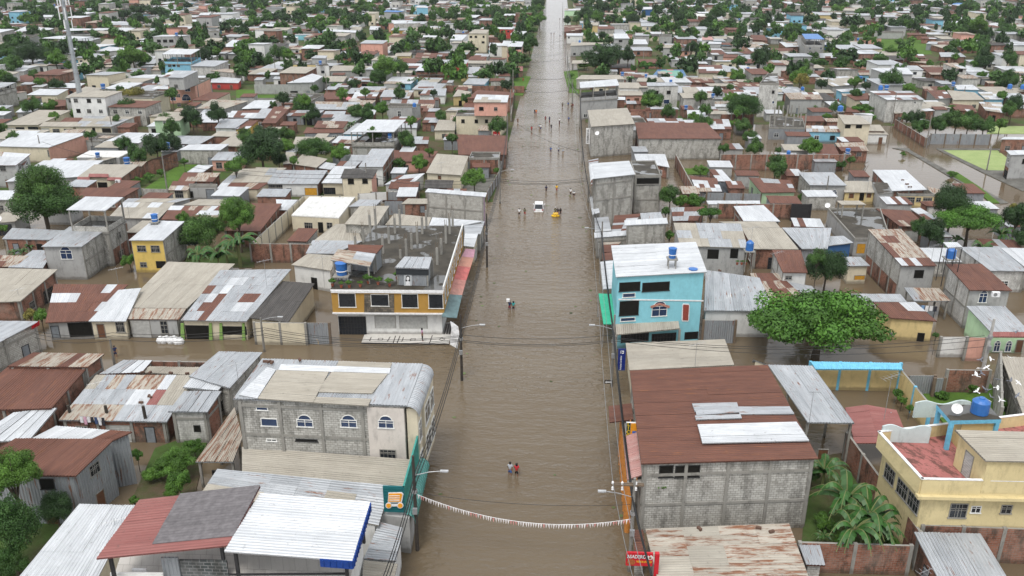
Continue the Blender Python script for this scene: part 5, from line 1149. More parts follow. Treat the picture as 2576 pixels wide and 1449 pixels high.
# -- grill sign
root, a, b, e, n, z0, z1 = board('shop_sign', (3, 2), 1143, 1343, 1410, 1217, 3.5, REDP, 'wide red grill sign with white letters at the lower right pavement')
w = (b - a).length; h = z1 - z0
text(root, 'ASADERO', a + e * w * .40 + UP * h * .70, e, n, UP, h * .40, BLKP, name='letter_shadow', width=w * .78, extrude=.015)
text(root, 'ASADERO', a + e * w * .39 + UP * h * .71, e, n, UP, h * .36, WHITEP, width=w * .72, extrude=.03)
text(root, 'PODER DE LOS POLLOS', a + e * w * .68 + UP * h * .34, e, n, UP, h * .2, YELP, width=w * .56, extrude=.03)
def disc(cx, cz, r_, off, k=20): return [a + e * (cx + r_ * math.cos(2 * math.pi * i / k)) + n * off + UP * (cz - z0 * 0 + r_ * math.sin(2 * math.pi * i / k)) for i in range(k)]
m = MB(); m.face(disc(w * .89, h * .70, h * .18, .03)); m.build('badge', WHITEP, root)
m = MB(); m.face(disc(w * .90, h * .66, h * .09, .04)); m.build('badge_face', plain('badge_brown', (.3, .1, .03)), root)
m = MB(); m.face(disc(w * .87, h * .84, h * .06, .045)); m.build('badge_comb', plain('badge_red', (.6, .03, .03)), root)
m = MB(); m.face([a + e * (w * .2 + w * .16 * math.cos(2 * math.pi * i / 18)) + n * .03 + UP * (h * .3 + h * .22 * math.sin(2 * math.pi * i / 18)) for i in range(18)]); m.build('roast_picture', plain('roast_brown', (.42, .12, .04), .5, .3, 0, .6, 12), root)
m = MB(); m.box((b.x + .3, b.y + 0.1, z0 - 1.2), (.3, .3, 4.6)); m.build('red_end_post', REDP, root)
# -- two-way arrow sign
root, a, b, e, n, z0, z1 = board('traffic_sign', (2, 2), 930, 962, 1010, 930, 2.2, BLKP, 'black sign with a white two-headed arrow on the right pavement pole', th=.05)
w = (b - a).length; h = z1 - z0
m = MB(); m.box((a.x + w / 2, a.y - .01, z0 + h / 2), (w * .6, .02, h * .28)); 
for s in (-1, 1):
    cx = w / 2 + s * w * .25
    m.face([a + e * cx + UP * (h * .12) + n * .02, a + e * cx + UP * (h * .88) + n * .02, a + e * (cx + s * w * .2) + UP * (h * .5) + n * .02][::s])
m.build('arrow', WHITEP, root)
# -- teal shop with the cart board
root = thing('shop', ground((3, 1), 1400, 1000, 0), 'teal shop front with an orange trolley emblem on the corner board', 'shop')
a = ground((3, 1), 1290, 803, 3.7); b = ground((3, 1), 1505, 812, 3.7); cc = ground((3, 1), 1652, 240, 3.7)
zt = on_wall((3, 1), 1430, 552, a, b)[1]
for p, q_, nm in ((a, b, 'corner_board'), (b, cc, 'street_board')):
    e = (q_ - p).normalized(); n = Vector((e.y, -e.x, 0)); L = (q_ - p).length; c = (p + q_) / 2 - n * .07; m = MB()
    m.box((c.x, c.y, (3.7 + zt) / 2), (L - .01, .14, zt - 3.7), 0, math.atan2(e.y, e.x))
    if nm == 'corner_board':
        for k in range(9): m.box((c.x + n.x * .08, c.y + n.y * .08, 3.8 + k * (zt - 3.7) / 9), (L - .05, .04, .14), 0, math.atan2(e.y, e.x))
    else:
        for k in range(14):
            c2 = p + e * (L * (k + .5) / 14) + n * .01; m.box((c2.x, c2.y, (3.7 + zt) / 2), (.12, .04, zt - 3.8), 0, math.atan2(e.y, e.x))
    o = m.build(nm, TEALP if nm == 'corner_board' else plain('sign_teal_light', (.05, .28, .24), .5), root)
    if nm == 'corner_board':
        e1, n1 = e, n
        def pl(pts, mat, off, name):
            m = MB(); plate(m, decal((3, 1), pts, a, b, off), .03, n1, 0); m.build(name, mat, o)
        pl([(1335, 600), (1470, 598), (1487, 615), (1470, 700), (1330, 700)], WHITEP, .12, 'emblem_outline')
        pl([(1340, 610), (1462, 607), (1475, 620), (1460, 690), (1336, 690)], ORNG, .15, 'emblem_basket')
        for y in (626, 648, 670): pl([(1345, y), (1450, y), (1448, y + 7), (1344, y + 7)], WHITEP, .17, 'emblem_bar')
        for x in (1338, 1454):
            pl([(x + 33 * math.cos(t * math.pi / 8), 730 + 30 * math.sin(t * math.pi / 8)) for t in range(16)][::-1], WHITEP, .13, 'emblem_outline')
            pl([(x + 24 * math.cos(t * math.pi / 8), 730 + 22 * math.sin(t * math.pi / 8)) for t in range(16)][::-1], ORNG, .16, 'emblem_wheel')
        pl([(1350, 716), (1450, 716), (1450, 740), (1350, 740)], WHITEP, .11, 'emblem_axle')
# teal ribbed awning rounding down to the street
m = MB(); e = (cc - b).normalized(); n = Vector((e.y, -e.x, 0)); L = (cc - b).length
for k in range(6):
    t0, t1 = k / 6 * math.pi / 2, (k + 1) / 6 * math.pi / 2
    def ap(t, s): return b + e * s + n * (.75 * math.sin(t)) + UP * (-.15 - .9 * (1 - math.cos(t)))
    for j in range(24):
        s0, s1 = L * j / 24, L * (j + .82) / 24
        m.face([ap(t0, s0), ap(t1, s0), ap(t1, s1), ap(t0, s1)], 0); m.face([ap(t0, s1), ap(t1, s1), ap(t1, L * (j + 1) / 24) + n * .04, ap(t0, L * (j + 1) / 24) + n * .04], 0, None, .75)
m.build('awning', RM['t'], root)
q = [a + Vector((-1, .3, -.4)), b + Vector((.3, -.2, -.4)), cc + Vector((0, 0, -.4)), cc + Vector((-6, 0, -.4))]
walls_mesh(q, -.5, [3.3] * 4, 'G', False).build('wall', WMATS, root)
# -- rounded roof edge of the arched-window building: quarter-round ribbed hood along the street side
def hood(rootlist, A, B, r_, code, name='roof_hood'):
    m = MB(); e = (B - A).normalized(); n = Vector((e.y, -e.x, 0)); L = (B - A).length; K = max(4, int(L / .35))
    for k in range(6):
        t0, t1 = k / 6 * math.pi / 2, (k + 1) / 6 * math.pi / 2
        def ap(t, s, o=0): return A + e * s + n * ((r_ + o) * math.sin(t)) - UP * (r_ * (1 - math.cos(t)))
        for j in range(K):
            s0, sm, s1 = L * j / K, L * (j + .5) / K, L * (j + 1) / K
            m.face([ap(t0, s0), ap(t1, s0), ap(t1, sm, .05), ap(t0, sm, .05)], RI[code], [(s0, t0), (s0, t1), (sm, t1), (sm, t0)]); m.face([ap(t0, sm, .05), ap(t1, sm, .05), ap(t1, s1), ap(t0, s1)], RI[code], [(sm, t0), (sm, t1), (s1, t1), (s1, t0)])
    m.build(name, RMATS, rootlist)
for hd in HOUSES:
    lb = hd['o'].get('label') or ''
    if lb.startswith('three-storey grey block building'): G3 = hd['o']
    if lb.startswith('white ribbed roof on the half'): U3 = hd['o']
    if lb.startswith('turquoise'): TQ = hd['o']
hood(G3, ground((2, 1), 1520, 1192, 9.05), ground((2, 1), 1682, 766, 9.45), .95, 'z')
hood(U3, ground((1, 2), 808, 196, 9.3), ground((1, 2), 828, 350, 9.1), .6, 'w')
# street front of the arched-window building: cream bays
A_ = ground((2, 1), 1520, 1192, 9.05); B_ = ground((2, 1), 1682, 766, 9.45); e = Vector((B_.x - A_.x, B_.y - A_.y, 0)); L = e.length; e.normalize(); n = Vector((e.y, -e.x, 0))
for s, w_, c in ((.06, 1.6, 'c'), (.45, 2.6, 'c'), (.8, 2.0, 'c')):
    p = A_ + e * (L * s + w_ / 2) + n * .28; m = MB(); m.box((p.x, p.y, 5.0), (w_, .9, 7.2), 0, math.atan2(e.y, e.x)); bay = m.build('bay', WM['c'], G3)
    for z in (2.2, 5.2):
        opening(G3, Vector((A_.x, A_.y, 0)) + n * .75, e, n, L * s + .25, L * s + w_ - .25, z, z + 1.9, 'w')
# -- turquoise house details
def find_iq(o):
    return None
tq = quadpx((1, 2), [(1045, 1337), (1962, 1288), (1850, 985), (997, 1023)], 9.3, 9.6); ti = inset(tq, .3); a, b = ti[0], ti[1]
Y9 = 1449
for rct, kd in (((1405, 180, 1560, 280), 'a'), ((1080, 128, 1275, 272), 'o'), ((1112, 50, 1240, 90), 'W'), ((1090, 295, 1240, 330), 'W'), ((1078, -60, 1290, 28), 'o'), ((1310, -60, 1585, 28), 'o'), ((1095, 455, 1375, 545), 'g'), ((1405, 455, 1650, 540), 'g'), ((1735, 440, 1890, 515), 'k')):
    px_open(TQ, (2, 2), *rct, kd, a, b, 8.9)
m = MB(); plate(m, decal((2, 2), [(1070, 108), (1925, 122), (1925, 134), (1070, 120)], a, b, .06), .06, Vector((0, -1, 0)), 0); m.build('floor_band', WHITEP, TQ)
m = MB(); plate(m, decal((2, 2), [(1720, 155), (1778, 158), (1788, 175), (1780, 320), (1770, 338), (1712, 335), (1703, 318), (1712, 172)], a, b, .05), .05, Vector((0, -1, 0)), 0)
o = m.build('ornament_frame', WHITEP, TQ); m = MB(); plate(m, decal((2, 2), [(1725, 165), (1775, 168), (1779, 180), (1770, 325), (1716, 322), (1720, 178)], a, b, .08), .03, Vector((0, -1, 0)), 0); m.build('ornament', plain('brick_red_tile', (.30, .07, .05), .7, .2, 0, .4, 8), o)
for k in range(5):
    p = decal((2, 2), [(1395 + (0, 0, 45, 100, 180)[k] , (185, 195, 165, 155, 170)[k])], a, b, .1)[0]
m = MB(); plate(m, decal((2, 2), [(1390, 180), (1485, 148), (1585, 178), (1580, 200), (1485, 168), (1395, 200)], a, b, .12), .1, Vector((0, -1, 0)), 0); m.build('window_hood', plain('brick_red_tile2', (.42, .2, .15), .7), TQ)
q = [a + Vector((0, -1.9, 0)), b + Vector((-2.6, -1.9, 0)), b + Vector((-2.6, 0, 0)), a + Vector((0, 0, 0))]
q = [flat_z(q[0], 2.7), flat_z(q[1], 2.7), flat_z(q[2], 3.2), flat_z(q[3], 3.2)]
simple_roof(TQ, q, 'b', False, 'porch_roof'); posts(TQ, q, 0, None, .25)
# pavement-side wall openings and green awning
q = quadpx((2, 2), [(920, 362), (1045, 362), (1000, 60), (870, 55)], 3.0, 3.3); r5 = thing('awning', flat_z(q[0], 0), 'green sheet awning beside the turquoise house over the pavement', 'awning')
roof_mesh(q, 't', True, True).build('sheet', GRNP, r5); posts(r5, q, 0, STEEL, .08)
q = quadpx((1, 2), [(915, 1460), (1060, 1452), (1018, 1172), (888, 1186)], 3.2, 3.4); r5 = thing('awning', flat_z(q[0], 0), 'long white sheet awning beside the turquoise house above the green one', 'awning')
roof_mesh(q, 'w', True, True).build('sheet', RMATS, r5); posts(r5, q, 0, STEEL, .08)
q = quadpx((1, 2), [(808, 712), (882, 688), (852, 520), (780, 535)], 3.6, 3.8); r5 = thing('awning', flat_z(q[0], 0), 'tilted white awning at the foot of the unfinished block building', 'awning')
roof_mesh(q, 'w', True, True).build('sheet', RMATS, r5); posts(r5, q, 0, STEEL, .08)
q = quadpx((1, 2), [(800, 420), (850, 420), (870, 145), (768, 165)], 3.4, 3.6); r5 = thing('awning', flat_z(q[0], 0), 'brown and grey pavement awning behind the blue upright sign', 'awning')
roof_mesh(q, 'rz', True, False).build('sheet', RMATS, r5); posts(r5, q, 0, STEEL, .08)
board('shop_sign', (1, 2), 818, 515, 858, 356, 4.2, plain('sign_mid_blue', (.02, .20, .50), .4), 'upright mid-blue shop sign on the unfinished block building')
rt, a, b, e, n, z0, z1 = board('shop_sign', (0, 2), 742, 1449, 782, 1290, 2.6, WHITEP, 'white upright pharmacy sign by the tall block building with the curled beige roof')
text(rt, 'FARMACIA', a + e * (b - a).length * .5 + UP * (z1 - z0) * .5, UP, n, -e, (b - a).length * .55, BLKP, width=(z1 - z0) * .85, extrude=.02)
rt, a, b, e, n, z0, z1 = board('drinks_sign', (0, 1), 2385, 1382, 2452, 1325, .3, REDP, 'red drinks advert panel on the cream building by the avenue')
text(rt, 'Coca-Cola', a + e * (b - a).length * .5 + UP * (z1 - z0) * .5, e, n, UP, (b - a).length * .3, WHITEP, width=(b - a).length * .8, extrude=.02)
# -- yellow corner building with the column-studded terrace
q = quadpx((1, 1), [(745, 1462), (1890, 1470), (2085, 830), (1190, 820)], 6.35)
cen = sum(q, Vector()) / 4
YB = thing('building', (cen.x, cen.y, 0), 'ochre yellow corner building with grey concrete columns standing on its wet roof terrace', 'building'); FOOT.append([(p.x, p.y) for p in q])
iq = inset(q, .12); lo = inset(q, .75); lo = [flat_z(p, 0) for p in lo]
walls_mesh(lo, -.5, [3.15] * 4, 'w').build('lower_wall', WMATS, YB)
walls_mesh(iq, 3.15, [6.15] * 4, 'o').build('upper_wall', WMATS, YB)
m = MB(); m.face(q, 0, [(p.x, p.y) for p in q]); lq = [p - UP * .2 for p in q]; m.face(lq[::-1], 1)
for i in range(4): m.face([lq[i], lq[(i + 1) % 4], q[(i + 1) % 4], q[i]], 2)
m.build('roof_slab', [SLAB, CONC, WHITEP], YB)
a, b = iq[0], iq[1]
for rct, kd in (((830, 52, 1005, 190), 'n'), ((1155, 62, 1338, 178), 'n'), ((1465, 58, 1632, 196), 'n'), ((1735, 60, 1885, 202), 'n')): px_open(YB, (2, 1), *rct, kd, a, b, 6.1)
m = MB(); plate(m, decal((2, 1), [(1090, 250), (1390, 252), (1390, 178), (1340, 178), (1155, 178), (1090, 178)], a, b, .06), .05, Vector((0, -1, 0)), 0)
plate(m, decal((2, 1), [(1090, 178), (1153, 178), (1153, 62), (1090, 62)], a, b, .06), .05, Vector((0, -1, 0)), 0); plate(m, decal((2, 1), [(1340, 178), (1390, 178), (1390, 62), (1340, 62)], a, b, .06), .05, Vector((0, -1, 0)), 0)
m.build('stone_facing', masonry('slate_stone', (.10, .09, .075), (.20, .17, .13), (.06, .055, .05), .5, .25, .015), YB)
m = MB(); e = (b - a).normalized(); n = Vector((e.y, -e.x, 0)); c = (a + b) / 2 + n * .12; m.box((c.x, c.y, 3.22), ((b - a).length, .22, .16), 0, math.atan2(e.y, e.x)); c = (a + b) / 2 + n * .08; m.box((c.x, c.y, 6.05), ((b - a).length, .2, .3), 0, math.atan2(e.y, e.x)); m.build('white_ledge', WHITEP, YB)
a, b = lo[0], lo[1]
for rct, kd in (((830, 285, 1110, 468), 'g'), ((1195, 278, 1408, 404), 's'), ((1443, 280, 1725, 408), 's')): px_open(YB, (2, 1), *rct, kd, a, b, 3.0)
b_, c_ = iq[1], iq[2]; e = (c_ - b_).normalized(); n = Vector((e.y, -e.x, 0)); L = (c_ - b_).length
for k in range(9): opening(YB, Vector((b_.x, b_.y, 0)), e, n, L * (.04 + k * .105), L * (.04 + k * .105) + L * .05, 4.1, 5.7, 'w')
m = MB(); c = (b_ + c_) / 2; m.box((c.x, c.y, 6.5), (L, .16, .5), 0, math.atan2(e.y, e.x)); m.build('street_parapet', WM['w'], YB)
for i, (x, y) in enumerate([(1150, 890), (1080, 990), (1000, 1012), (1340, 1000), (1400, 900), (1450, 822), (1205, 822), (1280, 1100), (1568, 1060), (1625, 1000), (1675, 905), (1715, 825), (1515, 1130), (1825, 1215), (1865, 1110), (1912, 1000), (1950, 905), (1980, 828), (1775, 1330), (1455, 1150)]):
    p = ground((1, 1), x, y, 6.35); m = MB(); h = random.Random(i).uniform(2.2, 2.7) if i not in (2, 19) else 1.2
    m.box((p.x, p.y, 6.36 + h / 2), (.3, .3, h)); o = m.build('column', CONC, YB)
    m = MB()
    for dx, dy in ((-.1, -.1), (.1, -.1), (.1, .1), (-.1, .1)): m.tube([(p.x + dx, p.y + dy, 6.36 + h), (p.x + dx * 1.3, p.y + dy * 1.2, 6.36 + h + .75)], .018, 4)
    m.build('rebar', WOOD, o)
def kiosk(pts, zf, zb, code, wall, label, tile=(1, 1), base=6.4, across=False):
    q = quadpx(tile, pts, zf, zb); root = thing('rooftop_shelter', flat_z(q[0], base), label, 'shelter')
    root.location = (q[0].x, q[0].y, base)
    roof_mesh(q, code, across, True).build('roof', RMATS, root); iq = inset(q, .25)
    posts(root, iq, base)
    if wall: walls_mesh(iq, base, [p.z - .15 for p in iq], wall).build('wall', WMATS, root)
    return root, iq
kiosk([(750, 1165), (1145, 1235), (1205, 1110), (825, 1060)], 8.7, 9.0, 'zrzs', None, 'striped rust and white shelter roof over a blue tank on the yellow corner building', across=True)
kiosk([(930, 1075), (1215, 1100), (1282, 1022), (925, 1015)], 9.0, 9.1, 'r', 'Z', 'plain rust shelter behind the striped one on the yellow corner building', across=True)
kr, ki = kiosk([(1395, 1245), (1740, 1258), (1770, 1140), (1490, 1135)], 8.7, 9.0, 'zrz', 'Z', 'small plank hut with a striped roof and a portrait poster on the yellow corner building')
a, b = ki[0], ki[1]
m = MB(); plate(m, decal((1, 1), [(1490, 1425), (1568, 1425), (1568, 1310), (1490, 1310)], a, b, .05), .04, Vector((0, -1, 0)), 0); o = m.build('poster', plain('poster_grey', (.45, .47, .48), .5, .3, 0, .1), kr)
m = MB(); m.face(decal((1, 1), [(1529 + 15 * math.cos(t * .5236), 1352 + 20 * math.sin(t * .5236)) for t in range(12)][::-1], a, b, .07)); m.face(decal((1, 1), [(1505, 1422), (1553, 1422), (1545, 1385), (1529, 1372), (1512, 1385)], a, b, .07)); m.build('portrait', plain('poster_white', (.75, .75, .75), .5), o)
m = MB(); m.face(decal((1, 1), [(1505, 1380), (1553, 1380), (1548, 1330), (1529, 1320), (1510, 1330)], a, b, .06)); m.build('portrait_hair', BLKP, o)
m = MB(); plate(m, decal((1, 1), [(1410, 1310), (1740, 1318), (1740, 1262), (1410, 1250)], a, b, .12), .06, Vector((0, -1, 0)), 0); m.build('tarpaulin', plain('black_tarpaulin', (.03, .035, .04), .5), kr)
# pavement awnings under the yellow building
ac = [('p', (2110, 1055, 2205, 1062)), ('p', None)]
pts = [((2085, 1130), (2205, 1062), (2110, 1052)), ]
stops = [(2110, 1052, 2205, 1062), (2070, 1130, 2190, 1145), (2030, 1225, 2160, 1240), (1990, 1360, 2115, 1372), (1960, 1450, 2090, 1460), (1925, 1510, 2075, 1520), (1870, 1735, 2020, 1748)]
for i, col in enumerate(((.42, .22, .28), (.45, .22, .16), (.48, .13, .12), (.44, .20, .17), (.46, .24, .2), (.12, .19, .20))):
    (x0, y0, x1, y1), (x2, y2, x3, y3) = stops[i + 1], stops[i]
    q = [ground((1, 1), x0, y0, 3.35), ground((1, 1), x1, y1, 3.0), ground((1, 1), x3, y3, 3.0), ground((1, 1), x2, y2, 3.35)]
    m = MB(); m.face(q, 0); m.face([p - UP * .08 for p in q][::-1], 0)
    for k in range(4): m.face([q[k] - UP * .08, q[(k + 1) % 4] - UP * .08, q[(k + 1) % 4], q[k]], 0)
    m.build('awning', plain('awning_paint_%d' % i, col, .6, .3, 0, .35, 1.5), YB)
# -- canopies over the terrace, bottom left
fq = quadpx((3, 0), [(1010, 1850), (3420, 1900), (3650, 900), (1330, 900)], 6.2); cen = sum(fq, Vector()) / 4
TB = thing('building', (cen.x, cen.y, 0), 'white building with a roof terrace under a red-grey tile canopy and a bright ribbed canopy', 'building'); FOOT.append([(p.x, p.y) for p in fq])
walls_mesh(inset(fq, .1), -.5, [6.0] * 4, 'w').build('wall', WMATS, TB)
m = MB(); m.face(fq, 0); l2 = [p - UP * .2 for p in fq]; m.face(l2[::-1], 0)
for i in range(4): m.face([l2[i], l2[(i + 1) % 4], fq[(i + 1) % 4], fq[i]], 0)
m.build('terrace_floor', masonry('terrace_tiles', (.42, .40, .37), (.46, .44, .41), (.25, .24, .22), .8, .8, .01, .15), TB)
q = quadpx((3, 0), [(970, 1275), (2310, 1143), (2620, 548), (1405, 680)], 8.9, 9.6)
simple_roof(TB, q, 'R', True, 'tile_canopy', True); posts(TB, inset(q, .6), 6.2, BLACKM, .2)
q2 = [lerp2(q, .372, .14) + UP * .07, lerp2(q, .995, .14) + UP * .07, lerp2(q, 1, 1) + UP * .07, lerp2(q, .33, 1) + UP * .07]
TILEG = plain('grey_mottled_tiles', (.155, .145, .15), .8, .2, 0, .35, 2.5)
m = roof_mesh(q2, 'R', True, True); m.build('grey_tile_sheet', [TILEG] * len(RMATS), TB)
q = quadpx((3, 1), [(-320, 1200), (970, 1297), (1150, 708), (40, 620)], 9.0, 9.3)
simple_roof(TB, q, 'w', True, 'ribbed_canopy', True); posts(TB, inset(q, .5), 6.2, BLACKM, .2)
BLUEF = plain('blue_fascia', (.01, .05, .25), .5)
for p, q_ in ((q[0] + (q[1] - q[0]) * .75, q[1]), (q[1], q[2])):
    m = MB(); e = (q_ - p).normalized(); c = (p + q_) / 2 - UP * .28; L = (q_ - p).length; n = Vector((e.y, -e.x, 0)).normalized()
    top, bot = [p + n * .06, q_ + n * .06], [q_ - UP * .6 + n * .06, p - UP * .6 + n * .06]; plate(m, top[::-1] + bot[::-1], .08, n, 0)
    for k in range(int(L / .4)): c = p + e * (k * .4 + .2) - UP * .3 + n * .08; m.box(tuple(c), (.1, .06, .5), 0, math.atan2(e.y, e.x))
    m.build('blue_fascia', BLUEF, TB)
a, b = fq[0], fq[1]
def rail(tile, x0, y0, x1, y1, z0, z1, mat, nm):
    p, q_ = ground(tile, x0, y0, z1), ground(tile, x1, y1, z1); e = (q_ - p).normalized(); c = (p + q_) / 2; m = MB(); m.box((c.x, c.y, (z0 + z1) / 2), ((q_ - p).length, .14, z1 - z0), 0, math.atan2(e.y, e.x)); m.build(nm, mat, TB)
rail((3, 0), 1110, 1415, 1640, 1420, 6.2, 7.0, WM['w'], 'parapet'); rail((3, 0), 1800, 1285, 2280, 1290, 6.2, 7.5, masonry('black_brick_panel', (.05, .06, .06), (.10, .11, .11), (.2, .2, .2), .5, .25, .03), 'screen')
rail((3, 0), 1620, 1260, 1790, 1262, 6.2, 7.8, WM['Z'], 'zinc_panel'); rail((3, 0), 2300, 1430, 3500, 1420, 7.1, 7.18, BLACKM, 'handrail'); rail((3, 0), 1330, 1375, 1470, 1380, 6.25, 6.75, WHITEP, 'sink')
# -- cream-yellow house with the pink roof terrace, right foreground
q = quadpx((3, 3), [(1545, 478), (2980, 510), (2980, -230), (1105, -5)], 7.5); cen = sum(q, Vector()) / 4
PT = thing('building', (cen.x, cen.y, 0), 'pale yellow two-storey house with a stained pink roof terrace and light blue beams', 'building'); FOOT.append([(p.x, p.y) for p in q])
walls_mesh(q, 3.6 + 2.6, [7.5] * 4, 'y').build('parapet_wall', [WM['y'] if m_ == WM['y'] else m_ for m_ in WMATS], PT)
YC = plaster('pale_yellow_plaster', (.62, .52, .29), .45)
for o in [x for x in bpy.data.objects if x.parent == PT]:
    o.data.materials[WI['y']] = YC
iq = inset(q, .5); iq = [flat_z(p, 6.2) for p in iq]
# terrace is open: cut the cap by using four real parapet walls instead of a capped box
for o in [x for x in bpy.data.objects if x.parent == PT]: bpy.data.objects.remove(o)
for i in range(4):
    a, b = q[i], q[(i + 1) % 4]; e = (b - a).normalized(); n = Vector((e.y, -e.x, 0)); c = (a + b) / 2 - n * .09; m = MB()
    m.box((c.x, c.y, 6.8), ((b - a).length - .2, .18, 1.4), 0, math.atan2(e.y, e.x)); m.build('parapet', YC, PT)
    m = MB(); m.box((c.x, c.y, 7.53), ((b - a).length, .24, .06), 0, math.atan2(e.y, e.x)); m.build('coping', WHITEP, PT)
mm = walls_mesh(iq, -.5, [6.1] * 4, 'y'); mm.build('wall', [YC] * len(WMATS), PT)
m = MB(); fl = [flat_z(p, 6.45) for p in inset(q, .1)]; m.face(fl, 0); m.build('terrace_floor', PINKF, PT)
m = MB(); a, b = q[0], q[1]; e = (b - a).normalized(); c = (a + b) / 2; m.box((c.x, c.y - .05, 6.05), ((b - a).length + .3, .5, .25), 0, math.atan2(e.y, e.x)); m.build('ledge', YC, PT)
a, b = iq[0], iq[1]
for rct, kd in (((1825, 718, 2005, 858), 'l'), ((2040, 742, 2143, 808), 'w'), ((2343, 732, 2455, 815), 'l'), ((1865, 645, 2020, 672), 'l'), ((2320, 655, 2475, 685), 'l')): px_open(PT, (3, 3), *rct, kd, a, b, 6)
a, b = iq[3], iq[0]; e = Vector((b.x - a.x, b.y - a.y, 0)); L = e.length; e.normalize(); n = Vector((e.y, -e.x, 0))
for s in (.12, .45, .72): opening(PT, Vector((a.x, a.y, 0)), e, n, L * s, L * s + 1.6, 3.9, 5.2, 'l')
def room(pts, zf, zb, wall, code, tile, nm, across=False, base=6.46, wm=None):
    q = quadpx(tile, pts, zf, zb); w = walls_mesh(inset(q, .3), base, [p.z - .1 for p in inset(q, .3)], wall); w.build(nm, [wm] * len(WMATS) if wm else WMATS, PT)
    return q
q = room([(2190, 290), (3000, 305), (2760, 5), (1880, -20)], 9.4, 9.5, 'y', 'z', (3, 3), 'roof_room', wm=YC); simple_roof(PT, q, 'b', True, 'room_roof', True)
iq2 = inset(q, .3); a, b = iq2[3], iq2[0]; e = Vector((b.x - a.x, b.y - a.y, 0)); L = e.length; e.normalize(); opening(PT, Vector((a.x, a.y, 0)), e, Vector((e.y, -e.x, 0)), L * .3, L * .3 + 1.1, 6.5, 8.6, 's')
q = quadpx((2, 3), [(1835, 1335), (2350, 1322), (2215, 1175), (1695, 1172)], 9.2); m = MB(); m.face(q, 0, [(p.x, p.y) for p in q]); l2 = [p - UP * .35 for p in q]; m.face(l2[::-1], 1)
for i in range(4): m.face([l2[i], l2[(i + 1) % 4], q[(i + 1) % 4], q[i]], 1)
m.build('stair_slab', [SLAB, LBLUE], PT); posts(PT, inset(q, .2), 6.46, LBLUE, .3, 1, .35)
q3 = [lerp2(q, .28, .1), lerp2(q, .97, .1), lerp2(q, .97, .9), lerp2(q, .28, .9)]; walls_mesh([flat_z(p, 0) for p in q3], 6.46, [8.85] * 4, 'y').build('stair_room', [WM['y']] * len(WMATS), PT)
WAVE = plaster('pale_blue_plaster', (.52, .60, .60), .5)
for (x0, y0, x1, y1, z1) in ((1150, 1385, 1640, 1400, 7.9), (1480, 1150, 2035, 1140, 7.9)):
    p, q_ = ground((2, 3), x0, y0, z1), ground((2, 3), x1, y1, z1); e = (q_ - p); L = e.length; e.normalize(); n = Vector((e.y, -e.x, 0)); m = MB(); K = 20
    top = [p + e * (L * k / K) + UP * (.18 * math.sin(k / K * 6.28 * 1.5)) for k in range(K + 1)]
    face = top[::-1] + [flat_z(p, 6.46), flat_z(q_, 6.46)]; face = [flat_z(q_, 6.46)] + top[::-1] + [flat_z(p, 6.46)]
    plate(m, face[::-1] , .15, -n, 0); m.build('wavy_parapet', WAVE, PT)
# -- boundary walls and fences
def wall(tile, pts, z, code, label, name='boundary_wall', cat='wall', th=.2, base=-.5):
    P3 = [ground(tile, x, y, z) for x, y in pts]
    root = thing(name, flat_z(P3[0], 0), label, cat)
    m = MB()
    for a, b in zip(P3, P3[1:]):
        e = (b - a).normalized(); n = Vector((e.y, -e.x, 0)); L = (b - a).length
        A, B = a - n * th / 2, b - n * th / 2; a2, b2 = a + n * th / 2, b + n * th / 2
        mi = WI[code]; u0 = a.x + a.y
        for (p, q_) in ((a2, b2), (B, A)): m.face([flat_z(p, base), flat_z(q_, base), q_, p], mi, [(u0, base), (u0 + L, base), (u0 + L, z), (u0, z)])
        m.face([a2, b2, B, A], CI); m.face([flat_z(a2, base), a2, A, flat_z(A, base)], mi); m.face([flat_z(b2, base), flat_z(B, base), B, b2], mi)
    m.build('wall_face' if name != 'fence' else 'panel', WMATS, root)
    if (P3[0] - CO).length < 260:
        for a, b in zip(P3, P3[1:]):
            k = max(1, round((b - a).length / 3.5))
            for i in range(k + 1):
                p = a + (b - a) * (i / k); m = MB(); m.box((p.x, p.y, (base + z + .06) / 2), (.28, .28, z + .06 - base), 0, math.atan2((b - a).y, (b - a).x)); m.build('post', LBLUE if code == 'y' else (CONC if code != 'Z' else WOOD), root)
    return root
